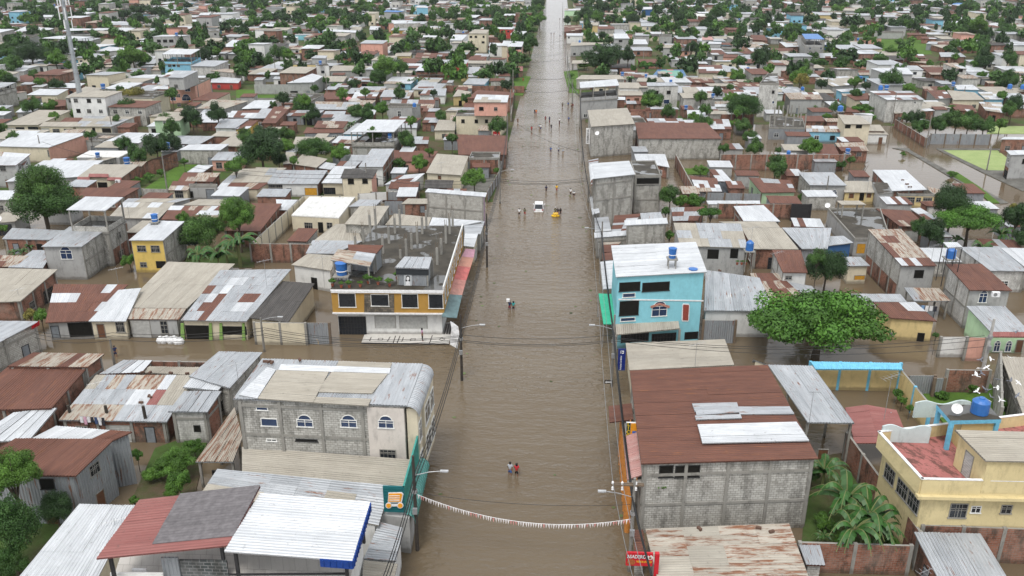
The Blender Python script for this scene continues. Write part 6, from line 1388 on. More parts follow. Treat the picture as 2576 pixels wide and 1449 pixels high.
for w_ in '''11|-30 985 478 522 1030 526|3.0|c|tall beige boundary wall round the cream house with the white flat roof
11|-60 1003 548 1008|3.0|k|dark brick yard wall below the cream house with the white flat roof
13|-476 105 770 105|3.6|k|very long mossy brick wall behind the flooded yard
12|1650 105 1850 475|2.8|k|narrow mossy brick wall running beside the flooded yard
13|-500 600 243 605|2.8|k|brick wall left of the black gate
23|1810 822 2238 828|2.8|k|mossy-topped brick wall by the flying pigeons
33|800 10 1535 1002|3.0|k|leaning-view brick wall between banana yard and pale yellow house
33|322 1108 1445 1142|2.7|k|mossy brick wall in front of the banana plants
33|1560 935 2800 982|3.2|k|dark-topped brick wall below the pale yellow house
20|1508 735 2095 745|3.0|k|moss-covered parapet wall along the flooded side street
21|-20 345 495 352|2.9|c|cream street wall left of the grey gate
11|1030 500 1380 478|2.2|w|stained white yard wall beneath the rust porch roof
10|1432 450 1685 455|2.4|g|grey block wall closing the grassy lot
01|1600 856 2700 866|2.4|k|long dark wall beyond the rust roofs left of the avenue
02|2095 1150 2435 1152|3.0|k|brick wall above the bushy yard right of the avenue
03|1285 1200 1592 1388|2.4|k|brick wall slanting along the flooded lane
01|-20 850 610 848|3.4|G|long grey wall of the white-roofed workshop
00|730 960 1290 1000|2.4|k|brick wall right of the telecom tower
00|160 870 720 790|3.0|k|brick ruin wall left of the telecom tower
00|1290 1180 1530 1150|3.0|k|brick wall by the grassy plot at upper left
02|-10 1150 20 900|2.2|k|low brick wall at the avenue's left edge
23|2345 642 2360 1200|4.0|g|tall mossy grey wall at the right frame edge
23|430 742 1340 758|3.3|y|yellow compound wall with round ornaments and light blue posts
23|1342 822 1640 1180|3.0|y|yellow compound wall running beside the green lot'''.splitlines():
    f = w_.split('|'); n_ = [float(x) for x in f[1].split()]; wall((int(f[0][0]), int(f[0][1])), list(zip(n_[::2], n_[1::2])), float(f[2]), f[3], f[4])
for w_ in '''12|1960 490 2512 502|2.2|Z|rusty sheet fence by the black tarpaulin shack
11|1158 482 1640 484|2.2|Z|corrugated yard fence under the white and rust roof
11|2322 482 2452 262|2.2|Z|zinc fence along the left pavement of the avenue
23|1408 882 1682 880|2.3|Z|greenish sheet gate panels beside the yellow compound
23|1682 908 1782 908|2.3|Z|narrow grey sheet panel beside the mossy-topped brick wall
03|1640 1345 2245 1354|2.6|Z|pale zinc fence around the algae plot
03|1600 1388 1640 1346|2.6|Z|short zinc fence corner of the algae plot
22|1928 325 2255 327|3.0|Z|grey metal double gate under the large smooth grey roof
21|490 350 735 352|2.8|Z|grey barred gate where the man in white stands
13|247 605 435 605|3.1|Z|black sheet gate in the brick wall
23|1745 492 2005 492|2.6|w|white barred gate left of the pink wall
23|2010 496 2200 500|3.0|p|small pink house front with a black door'''.splitlines():
    f = w_.split('|'); n_ = [float(x) for x in f[1].split()]
    o = wall((int(f[0][0]), int(f[0][1])), list(zip(n_[::2], n_[1::2])), float(f[2]), f[3], f[4], 'gate' if 'gate' in f[4] else ('fence' if 'fence' in f[4] or 'panel' in f[4] else 'boundary_wall'), 'gate' if 'gate' in f[4] else ('fence' if 'fence' in f[4] or 'panel' in f[4] else 'wall'), .08)
    if 'black sheet gate' in f[4]:
        for ch in [x for x in bpy.data.objects if x.parent == o]:
            for i in range(len(ch.data.materials)): ch.data.materials[i] = BLACKM
q = quadpx((2, 3), [(480, 818), (1350, 822), (1338, 757), (430, 742)], 3.3, 3.7); cp_ = thing('tile_coping', flat_z(q[0], 3), 'bright blue tiled coping on top of the yellow compound wall', 'coping')
cp_.location = (q[0].x, q[0].y, 3.3); roof_mesh(q, 'B', False, True).build('tiles', LBLUE, cp_)
q = quadpx((2, 3), [(850, 1470), (1330, 1302), (1290, 1225), (775, 1205)], 3.1, 3.3); rr = thing('shed', flat_z(sum(q, Vector()) / 4, 0), 'low red-painted sheet roof inside the yellow compound', 'shed')
roof_mesh(quadpx((2, 3), [(870, 1560), (1120, 1560), (1000, 1176), (775, 1205)], 2.9, 3.2), 'R', True, True).build('roof', RMATS, rr); roof_mesh(quadpx((2, 3), [(1120, 1560), (1400, 1500), (1292, 1228), (1000, 1176)], 2.7, 3.2), 'R', True, True).build('roof', RMATS, rr)
posts(rr, inset(q, .5), -.3, STEEL, .12)
for nm, x0, x1 in (('post', 920, 960), ('post', 1262, 1310)):
    pass
# column-topped ruin left of the avenue and columns on the zinc-walled block
def stand(tile, pts, z, h, w_, label, base=0):
    root = thing('column_frame', flat_z(ground(tile, *pts[0], z), z), label, 'columns'); root.location = ground(tile, *pts[0], z)
    for i, (x, y) in enumerate(pts):
        p = ground(tile, x, y, z); m = MB(); m.box((p.x, p.y, z + h / 2), (w_, w_, h)); m.build('column', CONC, root)
    return root
stand((0, 1), [(2290, 830), (2330, 800), (2370, 830), (2410, 800), (2450, 835), (2490, 800), (2340, 740), (2420, 740), (2500, 740), (2300, 760)], 0, 3.4, .45, 'bare concrete columns of an unbuilt house left of the avenue')
stand((0, 3), [(60, 1190), (100, 1180), (145, 1175), (190, 1172), (230, 1170), (60, 1270), (170, 1275), (250, 1270), (320, 1260), (370, 1270), (300, 1180)], 3.75, 3.0, .3, 'dark concrete columns standing on the zinc-walled block')

for pts, cd in (([(20, 1112), (575, 1152), (735, 842), (210, 825)], 'b'), ([(600, 1045), (1170, 1062), (1325, 868), (762, 850)], 'b'), ([(575, 1152), (1130, 1185), (1160, 1120), (590, 1100)], 'b'), ([(808, 790), (1350, 806), (1370, 757), (832, 738)], 'b'), ([(-170, 1075), (15, 1110), (200, 825), (110, 800)], 'w'), ([(225, 822), (1345, 862), (1355, 812), (250, 768)], 'w')):
    y0 = sum(p[1] for p in pts[:2]) / 2; y1 = sum(p[1] for p in pts[2:]) / 2; zf_, zb_ = 9.0 + (1155 - y0) / 430 * .4, 9.0 + (1155 - y1) / 430 * .4
    roof_mesh(quadpx((2, 1), pts, zf_ + .1, zb_ + .1), cd, True, True).build('cover_sheet', RMATS, G3)
gq = inset(quadpx((2, 1), [(-231, 1115), (1520, 1190), (1680, 765), (60, 712)], 9.0, 9.4), .3); a, b = gq[0], gq[1]; e = Vector((b.x - a.x, b.y - a.y, 0)); L = e.length; e.normalize(); n = Vector((e.y, -e.x, 0))
s0 = on_wall((2, 1), 1138, 1400, a, b)[0]; m = MB(); c = a + e * (s0 + L) / 2 + n * .06; m.box((c.x, c.y, 4.2), (L - s0 + .1, .14, 9.0), 0, math.atan2(e.y, e.x)); m.build('plaster_facing', plaster('stained_cream_plaster', (.60, .55, .50), .5), G3)
a2, b2 = a + n * .13, b + n * .13; px_open(G3, (2, 1), 1228, 1330, 1388, 1405, 'a', a2, b2); px_open(G3, (3, 1), 1245, 175, 1410, 262, 'l', a2, b2)

for hd in HOUSES:
    lb = hd['o'].get('label') or ''
    if 'cream arcade' in lb: AR = hd['o']
    if lb.startswith('cream house with red tile trim'): CT = hd['o']
    if 'red fascia' in lb: RF = hd['o']
aq = inset(quadpx((2, 0), [(1820, 325), (2480, 335), (2930, -190), (2215, -180)], zm(3.4), zm(3.4) + 1.2), .3); a, b = aq[0], aq[1]
for x0, x1 in ((1822, 1852), (2108, 2132), (2212, 2236), (2440, 2462)):
    m = MB(); n = Vector((0, -1, 0)); plate(m, decal((2, 0), [(x0, 528), (x1 + 12, 528), (x1, 352), (x0, 352)], a, b, .16), .14, n, 0); m.build('pillar', plain('green_pillar_paint', (.22, .36, .10), .6), AR)
for pts, zf_ in (([(775, 365), (905, 365), (900, 335), (780, 330)], 2.6), ([(888, 332), (1095, 335), (1092, 302), (895, 300)], 3.0), ([(1075, 365), (1222, 365), (1220, 338), (1085, 335)], 2.6)): roof_mesh(quadpx((1, 0), pts, zf_, zf_ + .35), 'R', False, True).build('tile_trim', RMATS, CT)
fz = quadpx((2, 0), [(318, 420), (400, 372), (395, 335), (318, 395)], 3.5, 3.9); m = MB(); m.face([fz[0], fz[1], fz[2] + UP * .1, fz[3] + UP * .1]); m.face([fz[0], fz[3] + UP * .1, fz[2] + UP * .1, fz[1]]); m.build('red_fascia', REDP, RF)
rq = quadpx((2, 3), [(2235, 492), (2640, 495), (2640, 447), (2240, 443)], 2.7, 3.1)
for hd in HOUSES:
    if (hd['o'].get('label') or '').startswith('mint green house'): roof_mesh(rq, 'R', False, True).build('tile_edge', RMATS, hd['o'])
# ---------------------------------------------------------------- trees and plants
def leaf_mat(name, dark, light):
    n = N(name, .6, .25)
    oi = n.n('ShaderNodeObjectInfo'); g = n.n('ShaderNodeTexCoord')
    f = n.noise(g.outputs['Object'], 2.2, 3)
    ad = n.n('ShaderNodeMath', operation='MULTIPLY_ADD'); ad.inputs[1].default_value = .35; n.l(oi.outputs['Random'], ad.inputs[0]); n.l(f, ad.inputs[2])
    c = n.mix(n.ramp(ad.outputs[0], [(.4, 0), (.95, 1)]), dark, light)
    n.b.inputs['Subsurface Weight'].default_value = 0
    return n.done(n.tone(c))
LEAF = {'D': leaf_mat('dark_leaves', (.020, .045, .014), (.035, .075, .022)), 'M': leaf_mat('mid_green_leaves', (.032, .080, .018), (.065, .13, .028)),
        'L': leaf_mat('light_green_leaves', (.050, .12, .018), (.095, .19, .03)), 'Y': leaf_mat('yellowing_leaves', (.14, .14, .03), (.22, .19, .05)),
        'G': leaf_mat('fresh_green_leaves', (.030, .090, .012), (.070, .165, .022))}
BARK = plain('tree_bark', (.10, .08, .06), .9)
def crown_mesh(nleaf, size, seed, ratio=.8, lobes=26, open_=.0, mat='M', flat=False):
    rnd = np.random.default_rng(seed)
    v = rnd.normal(size=(lobes, 3)); v /= np.linalg.norm(v, axis=1)[:, None]
    v[:, 2] = np.where(v[:, 2] < -.35, -v[:, 2] * .5, v[:, 2])
    rad = rnd.uniform(.5, .82, lobes); cen = v * rad[:, None]; lr = rnd.uniform(.20, .36, lobes) * (1 - open_ * .3)
    cen = np.vstack([cen, [[0, 0, 0], [0.15, .1, .15], [-.2, -.1, 0]]]); lr = np.append(lr, [.42, .38, .38]); tn = rnd.uniform(.68, 1.28, len(lr))
    w = lr ** 2; w /= w.sum(); idx = rnd.choice(len(lr), nleaf, p=w)
    d = rnd.normal(size=(nleaf, 3)); d /= np.linalg.norm(d, axis=1)[:, None]
    r = lr[idx] * rnd.uniform(.55, 1.08, nleaf)
    p = cen[idx] + d * r[:, None]; p[:, 2] *= ratio
    nrm = d + rnd.normal(size=(nleaf, 3)) * .55 + np.array([0, 0, .35]); nrm /= np.linalg.norm(nrm, axis=1)[:, None]
    a = np.cross(nrm, rnd.normal(size=(nleaf, 3))); a /= np.linalg.norm(a, axis=1)[:, None]; b = np.cross(nrm, a)
    s = size * rnd.uniform(.6, 1.4, nleaf)[:, None]
    V = np.stack([p - a * s, p - b * s * .5, p + a * s, p + b * s * .5], 1).reshape(-1, 3)
    me = bpy.data.meshes.new('crown'); Fc = np.arange(nleaf * 4).reshape(-1, 4)
    me.vertices.add(nleaf * 4); me.vertices.foreach_set('co', V.ravel()); me.loops.add(nleaf * 4); me.loops.foreach_set('vertex_index', Fc.ravel())
    me.polygons.add(nleaf); me.polygons.foreach_set('loop_start', np.arange(0, nleaf * 4, 4)); me.polygons.foreach_set('loop_total', np.full(nleaf, 4))
    at = me.attributes.new('tone', 'FLOAT', 'CORNER'); at.data.foreach_set('value', np.repeat(tn[idx] * rnd.uniform(.85, 1.15, nleaf), 4).astype(np.float32))
    me.materials.append(LEAF[mat]); me.update(calc_edges=True)
    return me
def trunk_mesh(seed, hgt):
    """trunk from z=-hgt to crown centre 0 with limbs"""
    rnd = random.Random(seed); m = MB()
    m.tube([(0, 0, -hgt), (.03, .02, -hgt * .6), (.0, .04, -hgt * .3), (0, 0, -.1)], [.085, .06, .05, .04], 7)
    for k in range(6):
        a = k * 1.05 + rnd.random(); r = rnd.uniform(.4, .65)
        m.tube([(0, .02, -hgt * .35), (math.cos(a) * r * .4, math.sin(a) * r * .4, -.15), (math.cos(a) * r, math.sin(a) * r, rnd.uniform(.05, .4))], [.04, .03, .01], 5)
    me = m.build('trunk', BARK).data; bpy.data.objects.remove(bpy.data.objects['trunk']); return me
CM = {}
def crown(kind, lod, var):
    k = (kind, lod, var)
    if k not in CM:
        nl, sz = {0: (24000, .027), 1: (8000, .046), 2: (2200, .085), 3: (340, .20)}[lod]
        CM[k] = crown_mesh(nl, sz, hash((ord(kind), lod, var)) % 9999, {'D': .85, 'M': .78, 'L': .72, 'Y': .7, 'G': .5}[kind], 34 if lod == 0 else 22, .5 if kind == 'L' else 0, kind)
    return CM[k]
TM = [trunk_mesh(i, 1.35) for i in range(3)]
TREES = []
def tree(p, rad, kind, zc, ratio=None, label=None, name='tree', group=None):
    """p: world position of the crown centre, rad: crown radius in metres"""
    dist = (p - CO).length; px = rad / dist * F
    lod = 0 if px > 38 else (1 if px > 18 else (2 if px > 8 else 3))
    i = len(TREES)
    root = thing(name, (p.x, p.y, 0), label, 'tree' if name == 'tree' else 'shrub', group, (i * 2.4) % 6.28)
    kr = {'D': .85, 'M': .78, 'L': .72, 'Y': .7, 'G': .5}[kind]
    zr = max(rad * random.Random(i).uniform(.85, 1.05), min(.8 * zc / kr, rad * 1.35)) if kind != 'G' else rad * .95
    if name == 'shrub': zr = min(zr, max(rad, zc * 1.3))
    c = bpy.data.objects.new('crown', crown(kind, lod, i % 3 if lod else i % 2)); C.objects.link(c); c.parent = root; c.location = (0, 0, zc); ax = 1 + .16 * math.sin(i * 3.1); c.scale = (rad * ax, rad * (2 - ax), zr)
    t = bpy.data.objects.new('trunk', TM[i % 3]); C.objects.link(t); t.parent = root; t.location = (0, 0, zc); t.scale = (rad * .8, rad * .8, (zc + .3) / 1.35)
    u, v = to_px(p); TREES.append(dict(o=root, u=u, v=v, r=px, kind=kind, lab=bool(label), name=name))
    FOOT.append([(p.x + rad * .6 * math.cos(k * 1.57), p.y + rad * .6 * math.sin(k * 1.57)) for k in range(4)])
    return root
BLEAF = plain('banana_leaf', (.030, .095, .016), .45, .35, 0, .4, 2); BSTEM = plain('banana_stem', (.14, .16, .06), .7)
def banana_mesh(seed):
    rnd = random.Random(seed); m = MB(); st = MB()
    st.tube([(0, 0, -.3), (.02, 0, 1), (0, 0, 2.0)], [.16, .13, .07], 7)
    for k in range(12):
        a = k * 2.4 + rnd.random() * .4; L = rnd.uniform(1.6, 2.4); lift = rnd.uniform(.3, 1.3); w = rnd.uniform(.22, .31)
        d = Vector((math.cos(a), math.sin(a), 0)); s = Vector((-d.y, d.x, 0)); K = 9; pts = []
        for j in range(K + 1):
            t = j / K; pts.append(Vector((0, 0, 2.0)) + d * (L * .85 * t) + Vector((0, 0, lift * math.sin(t * 2.0) * 1.1 - 1.3 * t * t + .3 * t)))
        for j in range(K):
            t0, t1 = j / K, (j + 1) / K; w0 = w * math.sin(min(1, t0 * 1.1 + .12) * math.pi) ** .5 if t0 < .95 else .1; w1 = w * math.sin(min(.98, t1 * 1.0) * math.pi) ** .5 if t1 < 1 else .02
            tn = rnd.uniform(.8, 1.2)
            for sg in (-1, 1):
                o0 = s * sg * w0 - Vector((0, 0, .16 * w0 / w)); o1 = s * sg * w1 - Vector((0, 0, .16 * w1 / w))
                q = [pts[j], pts[j] + o0, pts[j + 1] + o1 * rnd.uniform(.8, 1), pts[j + 1]]
                m.face(q if sg > 0 else q[::-1], 0, None, tn)
        st.tube(pts, [.035] * 5 + [.02] * 5, 4, 0, False)
    a = m.build('leaves', BLEAF); b = st.build('stem', BSTEM); ma, mb_ = a.data, b.data; bpy.data.objects.remove(a); bpy.data.objects.remove(b); return ma, mb_
BAN = [banana_mesh(i) for i in range(3)]
def banana(tile, x, y, sc=1.0, label=None, zt=2.2):
    p = ground(tile, x, y, zt * sc); i = len(TREES)
    root = thing('banana_plant', (p.x, p.y, 0), label, 'banana plant', 'banana plants in the yards', i * 1.7 % 6.28); root.scale = (sc, sc, sc)
    for nm, me in zip(('leaves', 'stem'), BAN[i % 3]): o = bpy.data.objects.new(nm, me); C.objects.link(o); o.parent = root
    u, v = to_px(p); TREES.append(dict(o=root, u=u, v=v, r=2.2 * sc / (p - CO).length * F, kind='B', lab=bool(label), name='banana plant'))
def palm_mesh():
    m = MB(); st = MB(); rnd = random.Random(4)
    st.tube([(0, 0, -.4), (.15, 0, 2.5), (.1, .05, 5.2)], [.2, .14, .1], 7)
    for k in range(16):
        a = k * 2.4; L = rnd.uniform(2.2, 2.9); lift = rnd.uniform(.1, 1.5); d = Vector((math.cos(a), math.sin(a), 0)); s = Vector((-d.y, d.x, 0)); K = 12; pts = []
        for j in range(K + 1): t = j / K; pts.append(Vector((.1, .05, 5.2)) + d * L * .85 * t + Vector((0, 0, lift * t - 2.0 * t * t + .4 * t)))
        st.tube(pts, .025, 3, 0, False)
        for j in range(1, K):
            for sg in (-1, 1):
                q = pts[j]; e = s * sg * .55 * math.sin(j / K * 2.6 + .4) + d * .22 - Vector((0, 0, .25)); m.face([q, q + d * .12, q + e + d * .05, q + e], 0, None, rnd.uniform(.8, 1.2))
    a = m.build('fronds', LEAF['M']); b = st.build('trunk', BARK); ma, mb_ = a.data, b.data; bpy.data.objects.remove(a); bpy.data.objects.remove(b); return ma, mb_
PALM = palm_mesh()
def palm(tile, x, y, sc=1.0, label=None):
    p = ground(tile, x, y, 5.2 * sc); root = thing('palm_tree', (p.x, p.y, 0), label, 'palm tree', None, x % 6); root.scale = (sc, sc, sc)
    for nm, me in zip(('fronds', 'trunk'), PALM): o = bpy.data.objects.new(nm, me); C.objects.link(o); o.parent = root
    u, v = to_px(p); TREES.append(dict(o=root, u=u, v=v, r=2.4 * sc / (p - CO).length * F, kind='P', lab=bool(label), name='palm tree'))
def trees(tile, s):
    for it in s.split(';'):
        f = it.split(); x, y, rx, h = map(float, f[:4]); kd = f[4]; lab = ' '.join(f[5:]) or None
        if kd == 'B': banana(tile, x, y, rx / 100, lab); continue
        if kd == 'P': palm(tile, x, y, rx / 100, lab); continue
        nm = 'tree'
        if kd == 'S': kd = 'L'; nm = 'shrub'
        p = ground(tile, x, y, h); u, v = P_of(tile, x, y); rad = rx / 4 * (-(CR.transposed() @ (p - CO)).z) / F
        tree(p, rad, kd, h, None if rad < h else max(.35, min(1, h / rad)), lab, nm)
trees((3, 0), '110 430 300 6.5 L tall loose light green tree at the bottom left edge;60 950 330 4.5 M lower leafy tree in the bottom left corner;560 780 190 2.6 D dark bushy tree below the rust-red shed;90 1330 200 2.5 M small dark shrub tree in the very corner at bottom left;1760 330 230 1.6 S spreading yard shrub behind the red and grey tile canopy;1800 500 150 2.2 L feathery bright shrub in the overgrown yard;1560 420 130 .8 S low creeper mass in the overgrown yard;1750 600 110 1.8 L feathery shrub nearest the red tile canopy;1350 690 60 1.2 S small bright bush by the red tile canopy;1380 230 70 1.8 S creeper on the mossy yard wall;1950 160 120 1.2 S green weeds beneath the rust-banded roof')
trees((2, 0), '300 265 70 2.6 Y orange-yellow bush beside the side street;410 280 90 2.4 L round green bush beside the orange-yellow bush')
trees((1, 0), '400 420 240 8.5 M upper crown of the tallest tree at left;440 620 320 5.5 M tallest broad green tree standing left of the white canopy;300 1030 60 1 B;140 1090 60 1 B;230 1080 60 1 B;2050 870 230 4.2 M dark green mango tree right of the bright yellow house;1840 770 100 4 L small pale tree right of the bright yellow house;2390 730 220 6 L tall bright green tree above the banana clump;1960 960 100 2.5 D low dark tree by the bright yellow house;1990 1110 150 1 B;2190 1120 145 1 B;2270 1040 120 1 B;2390 980 185 1 B largest banana plant in the clump beyond the brick yard wall;1300 1170 90 1.8 S leafy shrub below the two-storey grey house;1385 110 120 4 M;1570 20 140 4.5 D;1850 180 45 2.5 S;1500 330 70 1.2 S;1620 290 60 1.2 S;1390 370 60 1.2 S;10 850 60 3 L')
trees((1, 1), '50 70 270 5.5 D large dark tree clump behind the grassy lot;230 150 90 3 D;600 50 170 4 M;840 100 115 4 L;1640 190 130 3 L bright bushy tree left of the broad beige roof;1745 75 55 4 L;1440 200 70 2 M;1450 270 55 1.5 M;120 490 45 1 P small palm in front of the beige-roofed house;2420 270 40 1.5 S')
trees((1, 2), '1590 520 120 3.6 M tree beside the unfinished block building;1700 580 110 2 L;1850 590 130 1.6 S flowering creeper mass over a yard wall;2000 690 130 4 G bright green tree beside the leaf-covered rust roof;1585 920 60 3 L;1545 680 60 2.5 M;1900 260 90 1.5 S;2130 40 60 3.5 M;2445 30 110 4 M')
trees((1, 3), '80 240 140 4 M round green tree in the flooded yard;830 160 45 2.6 M clipped column hedge at the end of the brick wall;735 210 60 1.4 M;335 540 50 1.3 S;1860 590 210 6.5 D tallest dark green tree right of the yellow porch;2040 760 310 5 G widest bright green tree at right;1640 880 150 4 D;1530 830 100 3.6 M;2510 740 170 5 D dark green tree at the right edge;2480 650 60 6 Y;2560 940 120 4 D;1790 1010 90 1 B;2350 900 125 1 B;2160 1040 120 1 B;1900 960 80 1 B;2500 1000 90 1 B;600 1240 220 4.8 D big dark mango tree right of the plain rust-brown roof;500 1150 110 6.5 M;430 30 120 3.8 L;100 60 40 2.5 M;310 60 50 2 M;1360 100 30 .8 S;1850 300 60 .7 S')
trees((2, 3), '525 345 700 4.6 G huge spreading bright green tree over the flooded side street;1310 1060 60 1.3 S;1350 1130 60 1.3 S;1430 1210 50 1.3 S;1690 480 40 2.5 M;2380 1180 110 .8 S;2050 1000 90 .7 S;1750 1080 80 .5 S;2440 1380 100 .8 S')
trees((3, 3), '570 370 120 1 B banana plant nearest the biggest brown roof;800 640 165 1 B tallest banana plant in the walled yard;1010 820 160 1 B;870 960 150 1 B;1080 930 135 1 B;1150 1000 90 1 B;560 1040 50 1 B;450 440 80 1.5 M;560 900 130 .8 S;1240 1100 90 .6 S;760 1060 110 .6 S')
trees((0, 0), '130 440 70 4 M;60 520 140 5 M;320 550 180 6 D;80 650 140 5 M;560 600 130 5.5 L;690 660 60 4 L;1330 570 150 6.5 L round bright tree left of the bright blue house;1450 600 80 5 M;1250 620 90 4.5 M;1180 710 60 4 M;1320 960 130 5 Y;1290 1090 110 4 M;515 1070 90 3 L;540 1180 70 3 L;730 1150 60 2.5 L;910 1120 70 2.5 L;1140 1050 50 2 S;1930 1170 125 5 D;2190 1150 110 5 D;2050 560 100 5 D;2180 520 60 6 L;1850 440 60 4 M;1990 450 70 4 M;2500 500 70 4 M;2560 360 60 4 M;2340 240 70 5 M;2500 250 50 4 M;2380 305 40 4 M;810 160 60 5 D;670 230 60 4 M;1220 150 80 5 D;1380 190 110 5 D;1390 100 90 6 D;1560 120 80 6 D;1650 150 60 5 D;340 200 40 3 L;230 150 50 3 M;60 40 90 5 M;200 50 70 5 M;330 40 70 5 M;430 55 60 4 M;940 50 90 5 M;1050 70 70 4 M;1450 20 60 4 M;2260 70 100 5 M;1600 260 50 4 M;1980 260 60 4 M;2450 580 70 4 M;2480 650 60 3 L;2100 680 100 1 B;1200 900 110 1 B;1280 860 60 2 S;1640 480 90 1 P;1250 810 80 1.5 S;1100 810 60 1 S;270 690 60 1 S')
trees((0, 1), '280 190 65 6 D;340 100 60 5 M;100 130 50 4 M;430 230 50 4 M;560 220 60 5 L;650 190 60 6 L;470 130 50 5 M;760 130 80 6 M;880 130 70 6 M;960 200 60 6 D;900 250 70 5 M;1210 130 50 7 D;1100 90 70 5 M;1190 195 30 4 L;1000 80 60 5 M;1310 60 50 5 M;640 90 60 5 M;820 470 60 2 L;1120 470 80 4 D;1000 510 50 3 D;830 590 50 5 M;60 530 70 4 M;230 530 120 5 M;330 560 80 4 L;210 380 60 4 M;50 350 60 4 M;50 420 60 4 M;1510 390 50 3.5 L;1560 300 45 4 L;1610 450 120 1 P coconut palm behind the yellow cottage left of the avenue;1840 420 60 5 M;1900 480 70 4 M;1770 460 60 3 M;2140 480 55 4 M;1370 510 80 1 B;1300 690 150 6 L broad bright tree clump left of the avenue;1230 780 90 4 M;1450 680 100 6 M;1640 800 130 1 B;1560 820 110 1 B;1720 810 110 1 B;1450 850 100 1 B;480 1010 90 5 L;480 1080 100 3 M;270 1000 75 5 D;170 1060 50 2.5 M;500 1180 105 1 B;1270 1100 90 4 L;1120 1160 80 4 M;960 1250 110 1 B;110 1370 140 4 D;310 1360 90 3 M;600 1430 70 2.5 L;1850 130 70 6 L;1940 170 60 5 M;1780 240 60 4 M;1860 250 50 4 L;2030 250 50 3 M;2130 230 40 4 M;2430 160 80 7 D;2330 130 60 6 M;2200 90 40 4 M;2450 380 50 5 D;1690 50 60 4 M;2560 190 60 4 M;300 690 80 2 L;820 870 80 1.5 S;1170 860 60 1.5 S')
trees((0, 2), '280 190 80 6 L;140 150 90 6 M;50 140 60 5 M;170 250 60 5 M;220 310 50 3 M;280 40 60 6 D;180 430 100 6 M leafy tree overhanging the avenue from the left;140 500 70 4 M;150 610 50 2 L;560 210 50 5 D;650 200 50 5 M;740 150 90 6 D;860 180 80 6 L;930 80 70 8 D;1150 150 60 7 L;1220 200 80 6 D;1280 90 50 7 D;1260 300 60 5 L;770 280 50 4 D;910 360 50 5 D;1440 290 60 4 M;1510 290 120 1 P;1690 190 60 6 D;1980 240 110 5 D;2060 130 110 8 M;2050 310 40 2 M;1730 380 70 5 M;1810 480 80 5 D;2210 370 60 4 M;2440 290 60 5 D;2440 190 60 5 M;2360 220 50 5 M;2240 150 60 5 M;840 600 140 6 D;1000 560 150 7.5 D;1170 560 90 7 D;900 640 110 4 M;730 660 60 2 L;1350 660 90 4 G round bright tree by the painted ball court;1190 790 120 1 B;2260 760 100 4 L;2380 830 130 1 B;2480 820 60 3 M;2500 570 130 7 D;2300 610 60 3 M;1540 580 30 2 L;1820 1180 70 3 L;1570 1200 80 1 S;2340 1270 110 2.5 M;2400 1380 90 2.5 M;2250 1240 80 1.5 S;2250 520 60 1.5 S;110 900 40 .6 S;600 760 40 1.2 S;600 860 40 1 S')
trees((0, 3), '260 310 85 6 M;700 90 60 6 L;660 170 40 5 D;760 160 35 4 D;1280 250 80 6 D;1350 240 70 6 L;1450 250 60 6 D;1220 90 60 6 M;1510 130 50 7 D;2020 80 90 6 M;2110 260 120 8 L;2190 330 90 4 M;2000 330 100 4 M;2400 330 120 5 M;2480 350 80 4 M;610 360 130 1 P;800 380 70 4 M;770 450 80 3.5 M;1240 510 70 3.5 L;1890 440 60 5 M;1820 490 60 3 M;2130 460 100 5 M;2190 600 120 6 D;2110 650 70 4 L;2420 590 90 6 M;2490 670 70 3 L;2420 800 110 5 M;2300 770 80 3.5 L;2150 760 60 3 L;2350 860 80 2.5 M;2470 1040 105 6 D dark green tree at the right edge above the algae plot;1240 800 120 6.5 M round dense tree beside the bare concrete house;1130 600 80 5 M;340 810 80 5 Y yellow-brown tree at upper right;880 830 80 6 L;380 670 80 5 M;90 620 60 4 M;560 630 50 3 M;740 620 70 4 M;850 700 105 1 B;700 1090 80 3 M;940 1090 110 2.6 G;450 1090 80 1.5 S;370 1050 80 1 B;600 1180 50 2 L;1400 1190 70 3 M;1530 1270 110 3 M;1700 1260 100 3.5 M;1900 1230 150 4 M;2170 1270 120 3.5 M;2340 1250 80 3 L;450 1440 80 3 L;540 850 60 4 D;1840 1100 60 2 S;150 900 110 1 B;1740 620 100 1 P;480 630 60 3 M;1320 420 60 1.2 S;1450 400 60 1.2 S;1110 460 60 1.2 S')

def potted(tile, x, y, z, r, label):
    p = ground(tile, x, y, z); root = thing('potted_plant', p, label, 'potted plant'); m = MB(); m.lathe(tuple(p), [(0, 0), (.14, 0), (.2, .32), (0, .32)], 10); m.build('pot', plain('clay_pot', (.30, .09, .05), .8), root)
    o = bpy.data.objects.new('foliage', crown('L', 2, x % 3)); C.objects.link(o); o.parent = root; o.location = (0, 0, .35 + r * .6); o.scale = (r, r, r)
for i, (x, y, r) in enumerate(((770, 1412, .55), (860, 1425, .4), (940, 1425, .5), (1130, 1385, .75), (1230, 1395, .6), (1345, 1412, .6), (1420, 1340, .5), (1050, 1418, .4))):
    potted((1, 1), x, y + 20, 6.4, r, ('leftmost', 'second from left', 'third from left', 'fifth from left', 'sixth from left', 'seventh from left', 'rightmost', 'fourth from left')[i] + ' green pot plant along the front edge of the yellow corner building')
for i, (x, y) in enumerate(((1440, 600), (1520, 600))): potted((3, 2), x, y + 10, 3.7, .4, ('left', 'right')[i] + ' pot plant on the ledge under the biggest brown roof')
for i, x in enumerate((2265, 2310, 2350)): potted((1, 2), x, 1215, 2.9, .3, ('left', 'middle', 'right')[i] + ' pot plant on the grey balcony wall right of the turquoise house')
